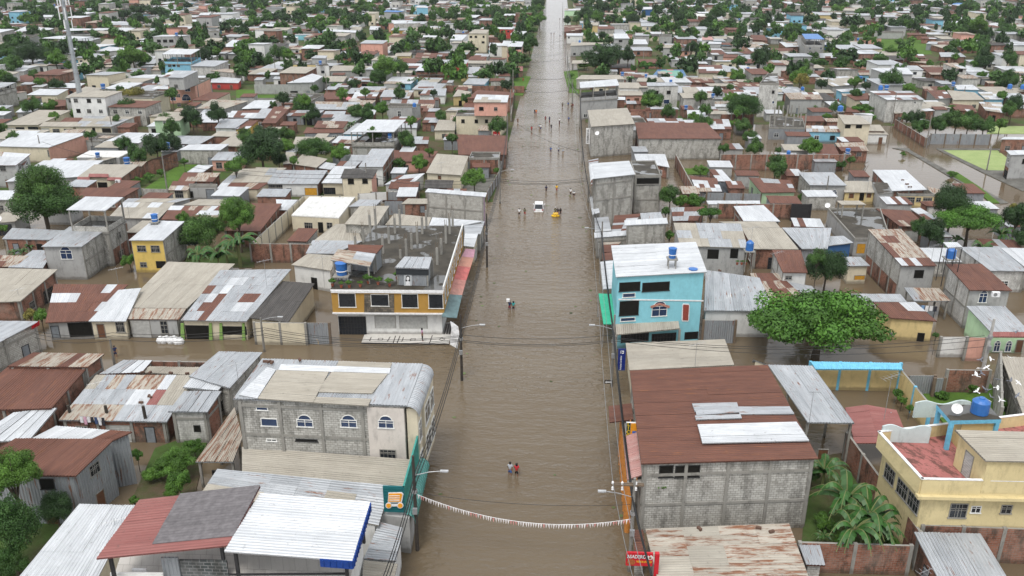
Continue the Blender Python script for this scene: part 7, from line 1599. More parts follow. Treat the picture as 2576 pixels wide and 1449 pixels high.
# ---------------------------------------------------------------- poles, lamps, cables
def z_at(p, tile, y):
    """height on the vertical through p that shows at picture row y"""
    v = P_of(tile, 0, y)[1]; lo, hi = 0, 60
    for _ in range(40):
        md = (lo + hi) / 2
        if to_px((p.x, p.y, md))[1] > v: lo = md
        else: hi = md
    return lo
PCONC = plaster('pole_concrete', (.22, .21, .19), .7); PDARK = plain('dark_wooden_pole', (.05, .042, .035), .8); PPALE = plain('pale_pole_concrete', (.42, .41, .39), .7)
INS = plain('white_porcelain', (.7, .7, .7), .3)
POLES = []
def pole(tile, x, y, ytop, lamp=None, arm=False, dark=False, label=None, r=.16, mat=None):
    p = ground(tile, x, y, 0); h = z_at(p, tile, ytop)
    root = thing('utility_pole', (p.x, p.y, 0), label, 'utility pole'); root['h'] = h
    m = MB(); m.tube([(p.x, p.y, -.6), (p.x, p.y, h * .5), (p.x, p.y, h)], [r, r * .85, r * .65], 8); m.build('pole', mat or (PDARK if dark else PCONC), root)
    if arm:
        m = MB(); m.box((p.x - .5, p.y, h - .6), (2.4, .12, .12)); m.box((p.x - .5, p.y + .2, h - .6), (2.4, .1, .1)); o = m.build('crossarm', WOOD, root)
        for dx in (-1.6, -.9, .1):
            m = MB(); m.lathe((p.x + dx, p.y, h - .54), [(.0, 0), (.09, .02), (.06, .1), (.1, .14), (.05, .22), (0, .26)], 8); m.lathe((p.x + dx, p.y - .1, h - 1.0), [(0, 0), (.1, .05), (.06, .14), (.1, .2), (.05, .3), (0, .34)], 8); m.build('insulator', INS, o)
    if lamp:
        s = 1 if lamp == 'r' else -1; zl = min(h - 1.5, h * .8) if h > 5 else h - .3
        m = MB(); m.tube([(p.x, p.y, zl), (p.x + s * 1.2, p.y, zl + .35), (p.x + s * 2.0, p.y, zl + .45)], .03, 5); o = m.build('lamp_arm', STEEL, root)
        m = MB(); m.box((p.x + s * 2.35, p.y, zl + .48), (.62, .22, .09)); m.box((p.x + s * 2.4, p.y, zl + .41), (.4, .16, .05)); m.build('lamp_head', plain('lamp_grey', (.42, .43, .44), .4), o)
    if h > 6 and (p - CO).length < 130:
        m = MB(); m.lathe((p.x, p.y, h * .62), [(r + .02, 0), (r + .06, .0), (r + .06, .3), (r + .02, .3)], 8); m.box((p.x, p.y - r - .12, h * .45), (.35, .22, .5)); m.build('meter_box', STEEL, root)
    POLES.append((p, h)); return p, h
PL = [pole((3, 1), 1625, 1190, 240, 'r', dark=True, label='dark wooden pole with a street lamp at the left end of the flag string'),
      pole((2, 1), 2072, 930, 270, 'r', dark=True, label='leaning dark pole with a white cloth at the side-street corner'),
      pole((1, 1), 2325, 1240, 700, dark=True, label='dark pole beside the pink awnings of the yellow corner building'),
      pole((1, 1), 2455, 600, 200, 'r', label='grey pole by the zinc fence on the left pavement'),
      pole((1, 1), 2530, 60, -300), pole((0, 1), 2560, 1180, 900)]
PR = [pole((3, 2), 1180, 1400, 465, 'l', True, label='pole with crossarm, insulators and lamp at the right end of the flag string'),
      pole((2, 2), 1000, 990, 270, 'l', label='pole carrying the arrow sign and a meter box beside the pharmacy sign'),
      pole((1, 2), 895, 1180, 780, 'l', label='grey pole behind the turquoise house'),
      pole((1, 2), 765, 590, 330), pole((1, 2), 705, 190, -60), pole((0, 2), 680, 1300, 900, label='pole in the water before the curled beige roof'), pole((0, 2), 605, 1080, 800), pole((0, 2), 570, 920, 640), pole((0, 2), 555, 790, 520),
      pole((0, 2), 540, 620, 400), pole((0, 2), 522, 450, 280), pole((0, 2), 514, 330, 180), pole((0, 2), 510, 200, 80), pole((0, 2), 510, 110, 20)]
for t, x, y, yt, l in (((2, 0), 1155, 780, 520, None), ((2, 1), 85, 640, 300, 'r'), ((1, 0), 1690, 520, 100, None), ((1, 1), 1125, 555, 190, 'l'), ((1, 0), 430, 160, -90, None), ((0, 0), 1140, 1370, 1140, None), ((0, 0), 2010, 1050, 830, None),
        ((0, 0), 1625, 1140, 920, None), ((0, 0), 905, 640, 460, None), ((0, 1), 720, 990, 740, None), ((0, 1), 200, 770, 620, None), ((0, 1), 390, 960, 770, None), ((0, 2), 10, 1080, 700, None), ((1, 3), 575, 590, 320, None), ((1, 3), 2200, 265, 20, None),
        ((0, 3), 1240, 1260, 930, None), ((0, 3), 1600, 1420, 1160, 'l'), ((0, 3), 880, 1040, 840, None), ((0, 3), 585, 940, 770, None), ((0, 3), 1960, 1010, 870, 'r'), ((0, 3), 1090, 500, 370, None), ((0, 3), 1340, 420, 310, None), ((0, 2), 1765, 780, 460, None),
        ((0, 2), 1320, 620, 505, 'r'), ((0, 1), 1955, 830, 730, 'l'), ((0, 0), 1205, 510, 410, None), ((0, 0), 220, 120, 40, None), ((0, 0), 1145, 150, 60, None), ((0, 1), 1210, 310, 220, None), ((0, 1), 500, 380, 300, None), ((0, 2), 1620, 160, 60, None), ((0, 3), 480, 200, 130, None), ((0, 3), 1990, 170, 90, 'r'), ((0, 2), 2330, 530, 400, None)):
    pole(t, x, y, yt, l)
pole((2, 3), 2165, 815, 310, mat=PPALE, r=.22, label='thick pale concrete pole among the flying pigeons')
CAB = plain('black_cable', (.02, .02, .02), .6); CABG = plain('grey_wire', (.25, .25, .25), .5, .3, .4)
def cable(a, b, sag, r, mat=CAB, label='overhead cable strung between street poles', group='overhead cables along and across the streets', nm='overhead_cable'):
    a, b = Vector(a), Vector(b); K = 14
    root = thing(nm, a, None); bpy.data.objects.remove(root)
    m = MB(); m.tube([a + (b - a) * (k / K) - UP * (sag * 4 * (k / K) * (1 - k / K)) for k in range(K + 1)], r, 4, 0, False)
    return tag(m.build(nm, mat, None, a), label, 'cable', group)
def run(PS, offs, mat, r, sag):
    for (p, h), (q, g) in zip(PS, PS[1:]):
        for ox, oz in offs: cable((p.x + ox, p.y, h + oz), (q.x + ox, q.y, g + oz), sag, r, mat)
run([(Vector((PR[0][0].x + 1.2, 38, 0)), PR[0][1])] + PR[:9], [(-1.6, -.4), (-.9, -.4)], CABG, .022, .7)
run([(Vector((PR[0][0].x + 1.2, 38, 0)), PR[0][1] + .5)] + PR[:9], [(-.15, -1.6), (-.1, -1.75), (0, -2.0)], CAB, .06, .6)
run([(Vector((PL[0][0].x - .8, 40, 0)), PL[0][1] * .9)] + PL[:5], [(.1, -1.4), (.15, -1.8), (.2, -2.3)], CAB, .035, .9)
for tl, pts in ((0, 0),): pass
def cross(t1, x1, y1, z1, t2, x2, y2, z2, sag, r=.03): cable(ground(t1, x1, y1, z1), ground(t2, x2, y2, z2), sag, r)
for dy in (0, 55, 70): cross((2, 1), 2060, 470 + dy, 6.5, (2, 2), 1020, 470 + dy, 6.5, .5, .028)
for dy in (0, 20, 55, 75, 95): cross((2, 1), 2050, 480 + dy * .6, 6.3, (2, 1), 80, 400 + dy, 6.0, .9, .028)
for dy in (0, 30, 70): cross((2, 1), 80, 400 + dy, 6.0, (2, 0), 1130, 450 + dy, 6, .5, .028); cross((2, 0), 1130, 450 + dy, 6.0, (2, 0), 350, 430 + dy, 6, .5, .028)
for dy in (0, 40, 110): cross((2, 2), 1030, 500 + dy * .3, 6.2, (2, 3), 2180, 480 + dy, 7, 1.2, .028)
for dy in (0, 20, 32): cross((1, 1), 2440, 350 + dy, 6.2, (1, 2), 760, 340 + dy, 6.2, .6, .03)
for (x0, y0, x1, y1) in ((-40, 560, 500, 540), (-60, 740, 520, 790), (-60, 880, 560, 910), (100, 420, 520, 405), (-120, 610, 515, 595)): cross((0, 2), x0, y0, 6, (0, 2), x1, y1, 6, 1, .035)
cross((0, 2), 60, 1250, 6, (1, 2), 700, 80, 6, .8, .035)
cross((3, 1), 1610, 610, 6.2, (3, 2), 1190, 730, 5.6, .5, .02)
for (a, b) in (((1, 0), (430, 20)), ): pass
cross((1, 0), 1640, 140, 8, (1, 1), 1105, 300, 7.5, 1.2, .03); cross((1, 0), 1640, 180, 7.6, (1, 1), 1105, 340, 7.2, 1.2, .03); cross((1, 0), 1640, 140, 8, (1, 0), 430, -20, 8, 1.5, .03)
cross((1, 1), 1105, 300, 7.5, (1, 1), 2440, 330, 7.5, 1.2, .03); cross((1, 1), 1105, 330, 7.2, (1, 1), 2440, 360, 7.2, 1.2, .03)
# telecom tower
p = ground((0, 0), 832, 1105, 0); h = z_at(p, (0, 0), 8) + 1.5
TT = thing('telecom_tower', (p.x, p.y, 0), 'tall tapering grey telecom tower with antenna panels near its top', 'tower')
m = MB(); m.tube([(p.x, p.y, -.3), (p.x, p.y, h * .5), (p.x, p.y, h)], [.75, .58, .42], 12); m.build('mast', plain('tower_steel', (.36, .39, .41), .5, .4, .3), TT)
m = MB()
for k in range(1, 6): m.lathe((p.x, p.y, h * k / 6), [(.75 - .33 * k / 6 + .02, 0), (.75 - .33 * k / 6 + .12, 0), (.75 - .33 * k / 6 + .12, .2), (.75 - .33 * k / 6 + .02, .2)], 12)
m.tube([(p.x - .8, p.y - .3, 1), (p.x - .5, p.y - .3, h)], .06, 4); m.build('flange', STEEL, TT)
for k, (zz, rr_, n_) in enumerate(((h - 1.5, 1.5, 6), (h - 5, 1.6, 4), (h - 8, 1.3, 3))):
    m = MB()
    for i in range(n_): a = i * 6.283 / n_ + .5; m.tube([(p.x, p.y, zz), (p.x + rr_ * math.cos(a), p.y + rr_ * math.sin(a), zz)], .06, 4)
    m.build('bracket', STEEL, TT)
    for i in range(n_):
        a = i * 6.283 / n_ + .5; m = MB(); m.box((p.x + rr_ * math.cos(a), p.y + rr_ * math.sin(a), zz), (.3, .3, 2.4 if k != 1 else 3.4), 0, a); m.build('antenna', WHITEP, TT)
# flag string
pa, pb = PL[0][0], PR[0][0]; A_ = Vector((pa.x + .2, pa.y, z_at(pa, (3, 1), 628))); B_ = Vector((pb.x, pb.y, z_at(pb, (3, 2), 872)))
BT = thing('bunting', A_, 'sagging string of white and pink triangular flags across the avenue', 'bunting')
sag = 1.0
target_v = P_of((3, 2), 500, 925)[1]
for _ in range(30):
    M_ = A_ + (B_ - A_) * .6 - UP * (sag * 4 * .24); vv = to_px(M_)[1]; sag += (target_v - vv) * .02
def bp(t): return A_ + (B_ - A_) * t - UP * (sag * 4 * t * (1 - t))
m = MB(); m.tube([bp(k / 40) for k in range(41)], .02, 4, 0, False); m.build('string', WHITEP, BT)
FW = plain('white_flag_cloth', (.72, .68, .68), .8); FP = plain('pink_flag_cloth', (.62, .28, .27), .8); rnd = random.Random(3)
for k in range(84):
    t = (k + .5) / 84.6; a, b = bp(t - .0045), bp(t + .0045); c = (a + b) / 2 - UP * .42 + Vector((rnd.uniform(-.05, .05), rnd.uniform(-.06, .06), 0)); d = Vector((0, .012, 0))
    m = MB(); m.face([a, c, b], 0); m.face([b + d, c + d, a + d], 0); m.build('flag', FP if k == 83 or rnd.random() < .33 else FW, BT)
# white cloth on the corner pole
pc = PL[1][0]; m = MB(); z = PL[1][1]
for i in range(5):
    for j in range(3):
        def q_(i, j): return (pc.x - .25 - .28 * j + .1 * math.sin(i), pc.y - .15 + .08 * math.sin(i * 1.5 + j), z - 1.3 - .55 * i + .2 * j)
        m.face([q_(i, j), q_(i + 1, j), q_(i + 1, j + 1), q_(i, j + 1)])
m.v = m.v; o = m.build('flag', WHITEP, None, (pc.x, pc.y, z - 1.5)); tag(o, 'limp white flag tied near the top of the side-street corner pole', 'flag')
# ---------------------------------------------------------------- tanks, dishes, air conditioners, aerials
def tank(tile, x, y, z, r, h, label=None, mat=None, stand_=0, kind=0, lowz=False):
    if lowz: z = zm(z)
    p = ground(tile, x, y, z); root = thing('water_tank', p, label, 'water tank')
    if kind == 1: prof = [(0, 0), (r, 0), (r, h * .78), (r * .96, h * .8), (r * .7, h * .92), (r * .35, h), (r * .35, h * 1.05), (0, h * 1.05)]
    else: prof = [(0, 0), (r * .82, 0), (r, h * .92), (r * 1.06, h * .92), (r * 1.06, h * .97), (r * .9, h), (r * .3, h * 1.08), (0, h * 1.08)]
    nb = 16
    m = MB(); m.lathe(tuple(p), prof, nb); m.build('tank', mat or TANKB, root, smooth=True)
    m = MB(); m.lathe((p.x, p.y, p.z), [(r * .93, h * .3), (r * .98, h * .32), (r * .98, h * .36), (r * .93, h * .38)], nb); m.tube([(p.x + r + .06, p.y, p.z - .2), (p.x + r + .06, p.y, p.z + h * .8), (p.x + r * .5, p.y, p.z + h * .95)], .025, 4); m.build('pipe', WHITEP, root)
    if stand_:
        m = MB(); m.box((p.x, p.y, p.z - .08), (r * 2.6, r * 2.6, .14))
        for dx, dy in ((-1, -1), (1, -1), (1, 1), (-1, 1)): m.box((p.x + dx * r * .9, p.y + dy * r * .9, p.z - .15 - stand_ / 2), (.1, .1, stand_))
        m.build('stand', CONC, root)
    return root
tank((1, 2), 1612, 1145, 10.6, .48, 1.25, 'open-topped blue water tank raised on a stand over the turquoise house', stand_=1.3)
tank((1, 2), 1820, 1292, 9.0, .52, .5, 'flat blue water tank behind the eave of the turquoise house')
tank((1, 2), 2388, 1068, 5.2, .54, 1.4, 'blue water tank on a post beside the balcony of the stained pale roof house', stand_=3, kind=1)
tank((1, 0), 1560, 778, 6.0, .5, 1.15, 'blue water tank at the back of the bright yellow house roof', stand_=.4)
tank((1, 1), 865, 1312, 7.0, .75, 1.6, 'big blue water tank under the striped shelter on the yellow corner building', stand_=.7)
tank((1, 3), 1835, 1145, 6.0, .62, 1.4, 'blue water tank on a roofed steel stand at right', stand_=2.2, kind=1)
tank((2, 3), 2125, 1252, 9.25, .68, 1.3, 'largest blue water tank on the slab above the pink roof terrace', kind=1)
tank((3, 2), 1545, 452, 3.9, .8, 1.3, 'pale blue-grey water tank in the opening under the biggest brown roof', plain('pale_tank_plastic', (.35, .42, .48), .4))
tank((1, 3), 1372, 660, .3, .9, 1.9, 'clear grey water tank in front of the yellow porch', plain('pale_tank_plastic', (.35, .42, .48), .4), kind=1)
rt = thing('tank_shelter', ground((1, 3), 1835, 1145, 3.5), 'little zinc roof on black posts over the right-hand blue tank', 'shelter')
q = quadpx((1, 3), [(1815, 1045), (1955, 1040), (1900, 990), (1762, 990)], 9.1); roof_mesh(q, 'w', False, True).build('roof', RMATS, rt); posts(rt, q, 3.8, BLACKM, .08)
for t, x, y, z, r in (((0, 2), 1110, 762, 4.5, .7), ((0, 2), 1347, 778, 4.3, .6), ((0, 2), 1597, 836, 8.6, .55), ((0, 2), 680, 428, 6, .6), ((0, 2), 755, 340, 5.3, .6), ((0, 2), 2372, 712, 5, .65), ((0, 2), 1750, 1100, 3.8, .6), ((0, 2), 728, 218, 5, .6), ((0, 2), 2020, 980, 5.4, .6), ((0, 2), 2285, 205, 6, .6),
        ((0, 3), 1130, 905, 8, .75), ((0, 3), 1190, 905, 8, .75), ((0, 3), 345, 908, 5.5, .6), ((0, 3), 725, 1118, 7.6, .8), ((0, 3), 75, 862, 7, .7), ((0, 3), 930, 808, 6, .7), ((0, 3), 2430, 892, 5, .8), ((0, 3), 1862, 866, 5, .7), ((0, 3), 905, 405, 5, .6), ((0, 3), 2560, 895, 5, .8),
        ((0, 0), 1040, 892, 6.2, .8), ((0, 0), 1778, 362, 9.3, .8), ((0, 0), 550, 62, 6, .8), ((0, 1), 648, 648, 7.8, .7), ((0, 1), 1595, 1075, 5.8, .6), ((0, 1), 1578, 438, 5, .7), ((0, 1), 1540, 357, 4.5, .7), ((0, 1), 1090, 152, 5, .7), ((0, 1), 1775, 148, 5, .7), ((0, 1), 2085, 342, 5, .7), ((0, 1), 1348, 1390, 4.8, .6), ((0, 1), 715, 222, 4, .7), ((0, 1), 285, 12, 5, .8),
        ((1, 0), 985, 132, 4.1, .55), ((1, 0), 1280, 200, 4.2, .75), ((1, 0), 1685, 42, 4.6, .7), ((1, 3), 800, 95, 4.3, .6), ((0, 2), 158, 85, 5, .6), ((1, 3), 205, 105, 3.9, .5)):
    tank(t, x, y, z, r * .85, r * 1.8, stand_=.5 if z > 4 else 0, kind=(x // 7) % 2, lowz=True)
def dish(tile, x, y, z, r, label):
    p = ground(tile, x, y, z); root = thing('satellite_dish', p, label, 'satellite dish'); m = MB(); d = Vector((-.3, -.75, .6)).normalized(); e = d.cross(UP).normalized(); f = e.cross(d)
    c = p + UP * r * 1.4
    for k in range(16):
        for j in range(3):
            def dp(a, s): return c + (e * math.cos(a) + f * math.sin(a)) * (r * s) + d * (r * .28 * s * s)
            a0, a1, s0, s1 = k * math.pi / 8, (k + 1) * math.pi / 8, j / 3, (j + 1) / 3
            m.face([dp(a0, s0), dp(a0, s1), dp(a1, s1), dp(a1, s0)] if s0 else [dp(a0, s1), dp(a1, s1), c])
    m.build('dish', WHITEP, root); m = MB(); m.tube([p, c], .04, 5); m.tube([c + d * .1, c + d * r * 1.2 - f * r * .4], .02, 4); m.build('mount', STEEL, root)
dish((2, 3), 1888, 1280, 9.25, .42, 'big white satellite dish on the slab above the pink roof terrace'); dish((1, 3), 595, 655, 3.9, .45, 'small white satellite dish at the corner of the wet dark roof')
dish((1, 0), 10, 800, 3.2, .5, 'white satellite dish at the left frame edge'); dish((0, 2), 858, 1372, 5.5, .5, 'satellite dish on the block building with the curled beige roof')
def aircon(tile, x0, y0, x1, y1, z, label):
    a = ground(tile, x0, y1, z); w = .9; root = thing('air_conditioner', a, label, 'air conditioner'); m = MB(); m.box((a.x + w / 2, a.y - .2, z + .32), (w, .35, .62)); o = m.build('casing', WHITEP, root)
    m = MB(); c = Vector((a.x + w * .38, a.y - .385, z + .32)); m.face([c + Vector((.24 * math.cos(t * .5236), 0, .24 * math.sin(t * .5236))) for t in range(12)]); m.build('fan_grille', plain('grey_grille', (.2, .2, .2)), o)
aircon((3, 3), 1628, 480, 1732, 555, 6.55, 'air conditioner on the front parapet of the pale yellow house'); aircon((3, 3), 2470, 735, 2570, 805, 3.6, 'air conditioner on the lower front wall of the pale yellow house at the frame edge')
aircon((2, 3), 2240, 45, 2300, 80, 5, 'air conditioner on the rust-roofed two-storey house with an arched window'); aircon((0, 1), 2320, 1050, 2350, 1072, 7.6, 'air conditioner on the pink upper storey'); aircon((1, 0), 1170, 365, 1220, 390, 2.6, 'air conditioner on the cream house with red tile trim')
def aerial(tile, x, yb, yt, z, label=None):
    z = zm(z)
    p = ground(tile, x, yb, z); h = z_at(p, tile, yt) - z if True else 3
    root = thing('tv_aerial', p, label or 'thin television aerial on a roof mast', 'aerial', None if label else 'television aerials on the roofs'); m = MB(); m.tube([p, p + UP * h], .022, 4); m.build('mast', STEEL, root)
    m = MB(); c = p + UP * (h - .2); d = Vector((.8, .35, .1)); m.tube([c - d, c + d], .015, 4)
    for k in range(6): q = c + d * (k / 2.5 - 1); m.tube([q + Vector((-.15, .35, 0)), q + Vector((.15, -.35, 0))], .012, 3)
    m.build('elements', STEEL, root)
for t, x, yb, yt, z, l in (((3, 0), 1168, 990, 870, 4.6, 'aerial on the long bright zinc roof at bottom left'), ((2, 2), 1840, 795, 545, 4.4, 'tall guyed aerial on the plain beige roof'), ((2, 3), 400, 1449, 1040, 5.8, 'tall aerial between the biggest brown roof and the grey ribbed shed'), ((2, 3), 1165, 1330, 870, 7.5, 'long-armed aerial standing before the yellow compound'),
        ((2, 0), 2400, 960, 745, 4.6, None), ((2, 0), 985, 1050, 935, 3.5, None), ((2, 0), 185, 70, 0, 4, 'black tripod aerial on the beige roof at the left edge'), ((1, 0), 1320, 840, 620, 3.5, None), ((1, 0), 1190, 1400, 1240, 4, None), ((1, 1), 110, 1449, 1160, 4.5, None), ((1, 1), 690, 1449, 1120, 4.5, None), ((1, 1), 1815, 1010, 890, 6.4, None), ((1, 1), 965, 250, 100, 4, None), ((1, 1), 1865, 290, 180, 5, None), ((1, 2), 2410, 960, 830, 5, None), ((1, 3), 80, 1200, 1080, 5.5, None), ((1, 3), 2110, 1190, 1060, 4.6, None), ((1, 3), 1640, 1190, 1010, 6.8, None), ((1, 3), 980, 590, 360, 3.5, None), ((1, 3), 340, 460, 260, 4.5, None), ((3, 3), 1610, 1440, 1360, 4, 'aerial on the pale grey zinc roof in the lower right corner')):
    aerial(t, x, yb, yt, z, l)
# leaning bare poles over the patchwork roof
for i, (x0, y0, x1, y1) in enumerate(((740, 1395, 685, 1180), (1110, 1400, 1065, 1185), (1495, 1449, 1435, 1190))):
    p = ground((2, 0), x0, y0, 1.0); h = z_at(p, (2, 0), y1); m = MB(); m.tube([(p.x, p.y, -.4), (p.x - .1, p.y, h)], [.2, .15], 7); root = thing('concrete_post', (p.x, p.y, 0), ('leftmost', 'middle', 'rightmost')[i] + ' dark concrete post standing in front of the patchwork roof', 'post', 'dark posts before the patchwork roof'); m.build('post', PDARK, root)
    m = MB(); [m.tube([(p.x - .1 + dx, p.y, h), (p.x - .15 + dx * 2, p.y, h + .8)], .015, 3) for dx in (-.08, .08, 0)]; m.build('rebar', WOOD, root)
# washing
def washing(tile, x0, y0, x1, y1, z, cols, label):
    a, b = ground(tile, x0, y0, z), ground(tile, x1, y1, z); root = thing('washing_line', a, label, 'washing line'); m = MB(); m.tube([a, b], .012, 3); m.build('line', CABG, root); n_ = len(cols); rn = random.Random(x0)
    for k, c in enumerate(cols):
        p = a + (b - a) * ((k + .1) / n_); w = (b - a).length / n_ * .8; e = (b - a).normalized(); hgt = rn.uniform(.6, .95); m = MB()
        q = [p + e * (w * s) + Vector((0, .05 * math.sin(s * 9), 0)) for s in (0, .33, .66, 1)]
        for i in range(3): m.face([q[i] - UP * hgt * rn.uniform(.9, 1), q[i + 1] - UP * hgt, q[i + 1], q[i]])
        m.build('garment', plain('cloth_%s' % c, {'w': (.7, .7, .72), 'p': (.6, .35, .45), 'k': (.03, .03, .04), 'n': (.05, .08, .18), 'r': (.45, .04, .04), 'b': (.2, .35, .6), 'y': (.7, .6, .2)}[c], .9), root)
washing((2, 0), 795, 1290, 1050, 1305, 2.9, 'wpwknwk', 'washing line with white, pink and black clothes at the patchwork roof edge'); washing((2, 3), 1500, 170, 1710, 185, 2.6, 'nbwwk', 'washing under the striped open shed roof')
washing((1, 2), 1300, 1370, 1480, 1372, 8.3, 'wwrb', 'washing on the top terrace of the turquoise house'); washing((1, 2), 1100, 1360, 1240, 1362, 8.3, 'knkw', 'dark washing at the left of the top terrace of the turquoise house'); washing((2, 2), 1130, 130, 1190, 132, 5.6, 'pp', 'pink curtain washing on the turquoise house balcony')
# white sacks
for i, (x, y) in enumerate(((1615, 535), (1650, 538), (1680, 530), (1722, 540), (1755, 530), (1785, 545), (1815, 545))):
    p = ground((2, 0), x, y, .15); m = MB(); m.lathe(tuple(p), [(0, -.3), (.42, -.2), (.5, .1), (.36, .42), (.12, .55), (.2, .62), (0, .62)], 9); o = m.build('sack', WHITEP, None, tuple(p), smooth=True); tag(o, 'white sack standing in the water by the rust and zinc porch', 'sack', 'white sacks in the side street')
# bricks and stones on roofs
BRK = plain('loose_brick', (.12, .07, .05), .9)
for i, (t, x, y, z) in enumerate((((2, 1), 95, 748, 9.5), ((2, 1), 133, 750, 9.5), ((2, 1), 162, 758, 9.5), ((2, 1), 440, 730, 9.5), ((2, 0), 1720, 862, 4.0), ((2, 0), 1885, 868, 4.0), ((2, 0), 1950, 874, 4.0), ((2, 0), 1500, 1095, 3.6), ((2, 0), 1515, 1105, 3.6), ((2, 0), 1420, 1160, 3.5), ((2, 0), 1435, 855, 4.0), ((2, 0), 1510, 858, 4.0), ((3, 2), 1885, 982, 3.95), ((3, 2), 2480, 975, 3.95), ((3, 3), 35, 1012, 3.9), ((1, 3), 1345, 368, 4.2), ((1, 3), 1360, 367, 4.2), ((1, 3), 1390, 408, 4.1), ((1, 3), 1405, 407, 4.1), ((1, 3), 1415, 436, 4.0), ((1, 3), 1440, 435, 4.0), ((1, 2), 2090, 1280, 6.3))):
    p = ground(t, x, y, zm(z) + .05); m = MB(); m.box(tuple(p + UP * .1), (.42, .2, .2), 0, i * .7); tag(m.build('brick', BRK, None, tuple(p)), 'dark brick weighing down a roof sheet', 'brick', 'bricks and stones lying on the roofs')
# ---------------------------------------------------------------- people
def skin_mesh(name, pts, edges, rad, sub=1):
    me = bpy.data.meshes.new(name); me.from_pydata([tuple(p) for p in pts], edges, []); o = bpy.data.objects.new(name, me); C.objects.link(o)
    o.modifiers.new('s', 'SKIN'); o.modifiers.new('u', 'SUBSURF').levels = sub; o.modifiers['u'].render_levels = sub
    if not me.skin_vertices: me.skin_vertices.new()
    for i, r in enumerate(rad): me.skin_vertices[0].data[i].radius = (r, r) if not hasattr(r, '__len__') else r
    me.skin_vertices[0].data[0].use_root = True
    bpy.context.view_layer.update(); out = bpy.data.meshes.new_from_object(o.evaluated_get(bpy.context.evaluated_depsgraph_get())); out.name = name
    bpy.data.objects.remove(o); out.materials.append(SKIN); out.polygons.foreach_set('use_smooth', [True] * len(out.polygons))
    at = out.attributes.new('tone', 'FLOAT', 'CORNER'); at.data.foreach_set('value', np.ones(len(out.loops), dtype=np.float32)); return out
def figure(pose):
    la, ra, ll, rl, lean = {'walk': ((-.06, .12, 1.12, -.04, .30, .95), (.05, -.14, 1.12, .03, -.18, .88), (.14, .50, .05, .12), (-.08, .47, -.26, .10), .03), 'stand': ((0, .02, 1.12, 0, .08, .88), (0, .02, 1.12, 0, .06, .88), (.02, .48, .0, .08), (.0, .48, -.02, .08), 0),
        'carry': ((.08, .05, 1.30, -.10, .06, 1.55), (0, .02, 1.12, 0, .10, .9), (.12, .50, .05, .12), (-.06, .47, -.2, .1), .02), 'push': ((0, .18, 1.16, -.04, .42, 1.10), (0, .18, 1.16, -.04, .42, 1.10), (.12, .50, .05, .12), (-.08, .47, -.24, .1), .12), 'ride': ((0, .22, 1.15, 0, .48, 1.02), (0, .22, 1.15, 0, .48, 1.02), (.38, .84, .34, .42), (.38, .84, .34, .42), .06)}[pose]
    P, E, Rr = [], [], []
    def add(p, r, par=None): P.append(p); Rr.append(r); i = len(P) - 1; (par is not None) and E.append((par, i)); return i
    pel = add((0, 0, .93), .125); sp = add((0, lean * .5, 1.12), .115, pel); ch = add((0, lean, 1.33), .13, sp); nk = add((0, lean + .005, 1.475), .052, ch); hb = add((0, lean + .02, 1.545), .078, nk); hd = add((0, lean + .015, 1.615), .095, hb); add((0, lean, 1.675), .065, hd)
    add((0, lean + .115, 1.595), .014, hd)
    for s, A in ((-1, la), (1, ra)):
        add((s * .095, lean + .01, 1.60), .014, hd)
        sh = add((s * .175, lean, 1.405), .052, ch); el = add((s * (.225 + A[0] * 0), lean + A[1], A[2]), .04, sh); wr = add((s * (.235 + A[3]), lean + A[4], A[5]), .027, el)
        d = (Vector(P[wr]) - Vector(P[el])).normalized(); pm = Vector(P[wr]) + d * .07; pi = add(tuple(pm), .034, wr)
        for f in range(4):
            q = pm + d * (.055 - .006 * abs(f - 1)) + Vector((s * .006, (f - 1.5) * .018, 0)); k1 = add(tuple(q), .0095, pi); add(tuple(q + d * .035 + Vector((-s * .012, 0, 0))), .008, k1)
        q = pm + Vector((-s * .01, .045, 0)); k1 = add(tuple(q), .011, pi); add(tuple(q + d * .03 + Vector((0, .012, 0))), .009, k1)
    legs = []
    for s, A in ((-1, ll), (1, rl)):
        hp = add((s * .085, 0, .86), .095, pel); kn = add((s * .10, A[0], A[1] if pose != 'ride' else A[1] - .14), .06, hp); an = add((s * .10, A[2], A[3]), .038, kn); add((s * .105, A[2] + .15, max(.02, A[3] - .06)), .034, an); legs.append((P[hp], P[kn], P[an]))
    body = skin_mesh('body', P, E, Rr)
    p2 = [(0, 0, .93), (0, lean * .5, 1.12), (0, lean, 1.33), (0, lean, 1.44)]; r2 = [.15, .14, .152, .085]; e2 = [(0, 1), (1, 2), (2, 3)]
    for s, A in ((-1, la), (1, ra)): k = len(p2); sh = Vector((s * .175, lean, 1.405)); el = Vector((s * .225, lean + A[1], A[2])); p2 += [tuple(sh), tuple(sh + (el - sh) * .62)]; r2 += [.07, .062]; e2 += [(2, k), (k, k + 1)]
    shirt = skin_mesh('shirt', p2, e2, r2)
    def low(f, nm):
        p3 = [(0, 0, 1.0), (0, 0, .9)]; r3 = [.135, .15]; e3 = [(0, 1)]
        for h_, k_, a_ in legs:
            k = len(p3); h_, k_, a_ = Vector(h_), Vector(k_), Vector(a_); p3 += [tuple(h_), tuple(h_ + (k_ - h_) * min(1, f))]; r3 += [.108, .085]; e3 += [(1, k), (k, k + 1)]
            if f > 1: p3.append(tuple(k_ + (a_ - k_) * .85)); r3.append(.06); e3.append((k + 1, k + 2))
        return skin_mesh(nm, p3, e3, r3)
    m = MB(); c = Vector((0, lean - .008, 1.615))
    m.lathe(tuple(c), [(.104, -.03), (.112, .02), (.10, .07), (.06, .105), (0, .115)], 12); hr = m.build('hair', BLKP).data; bpy.data.objects.remove(bpy.data.objects['hair'])
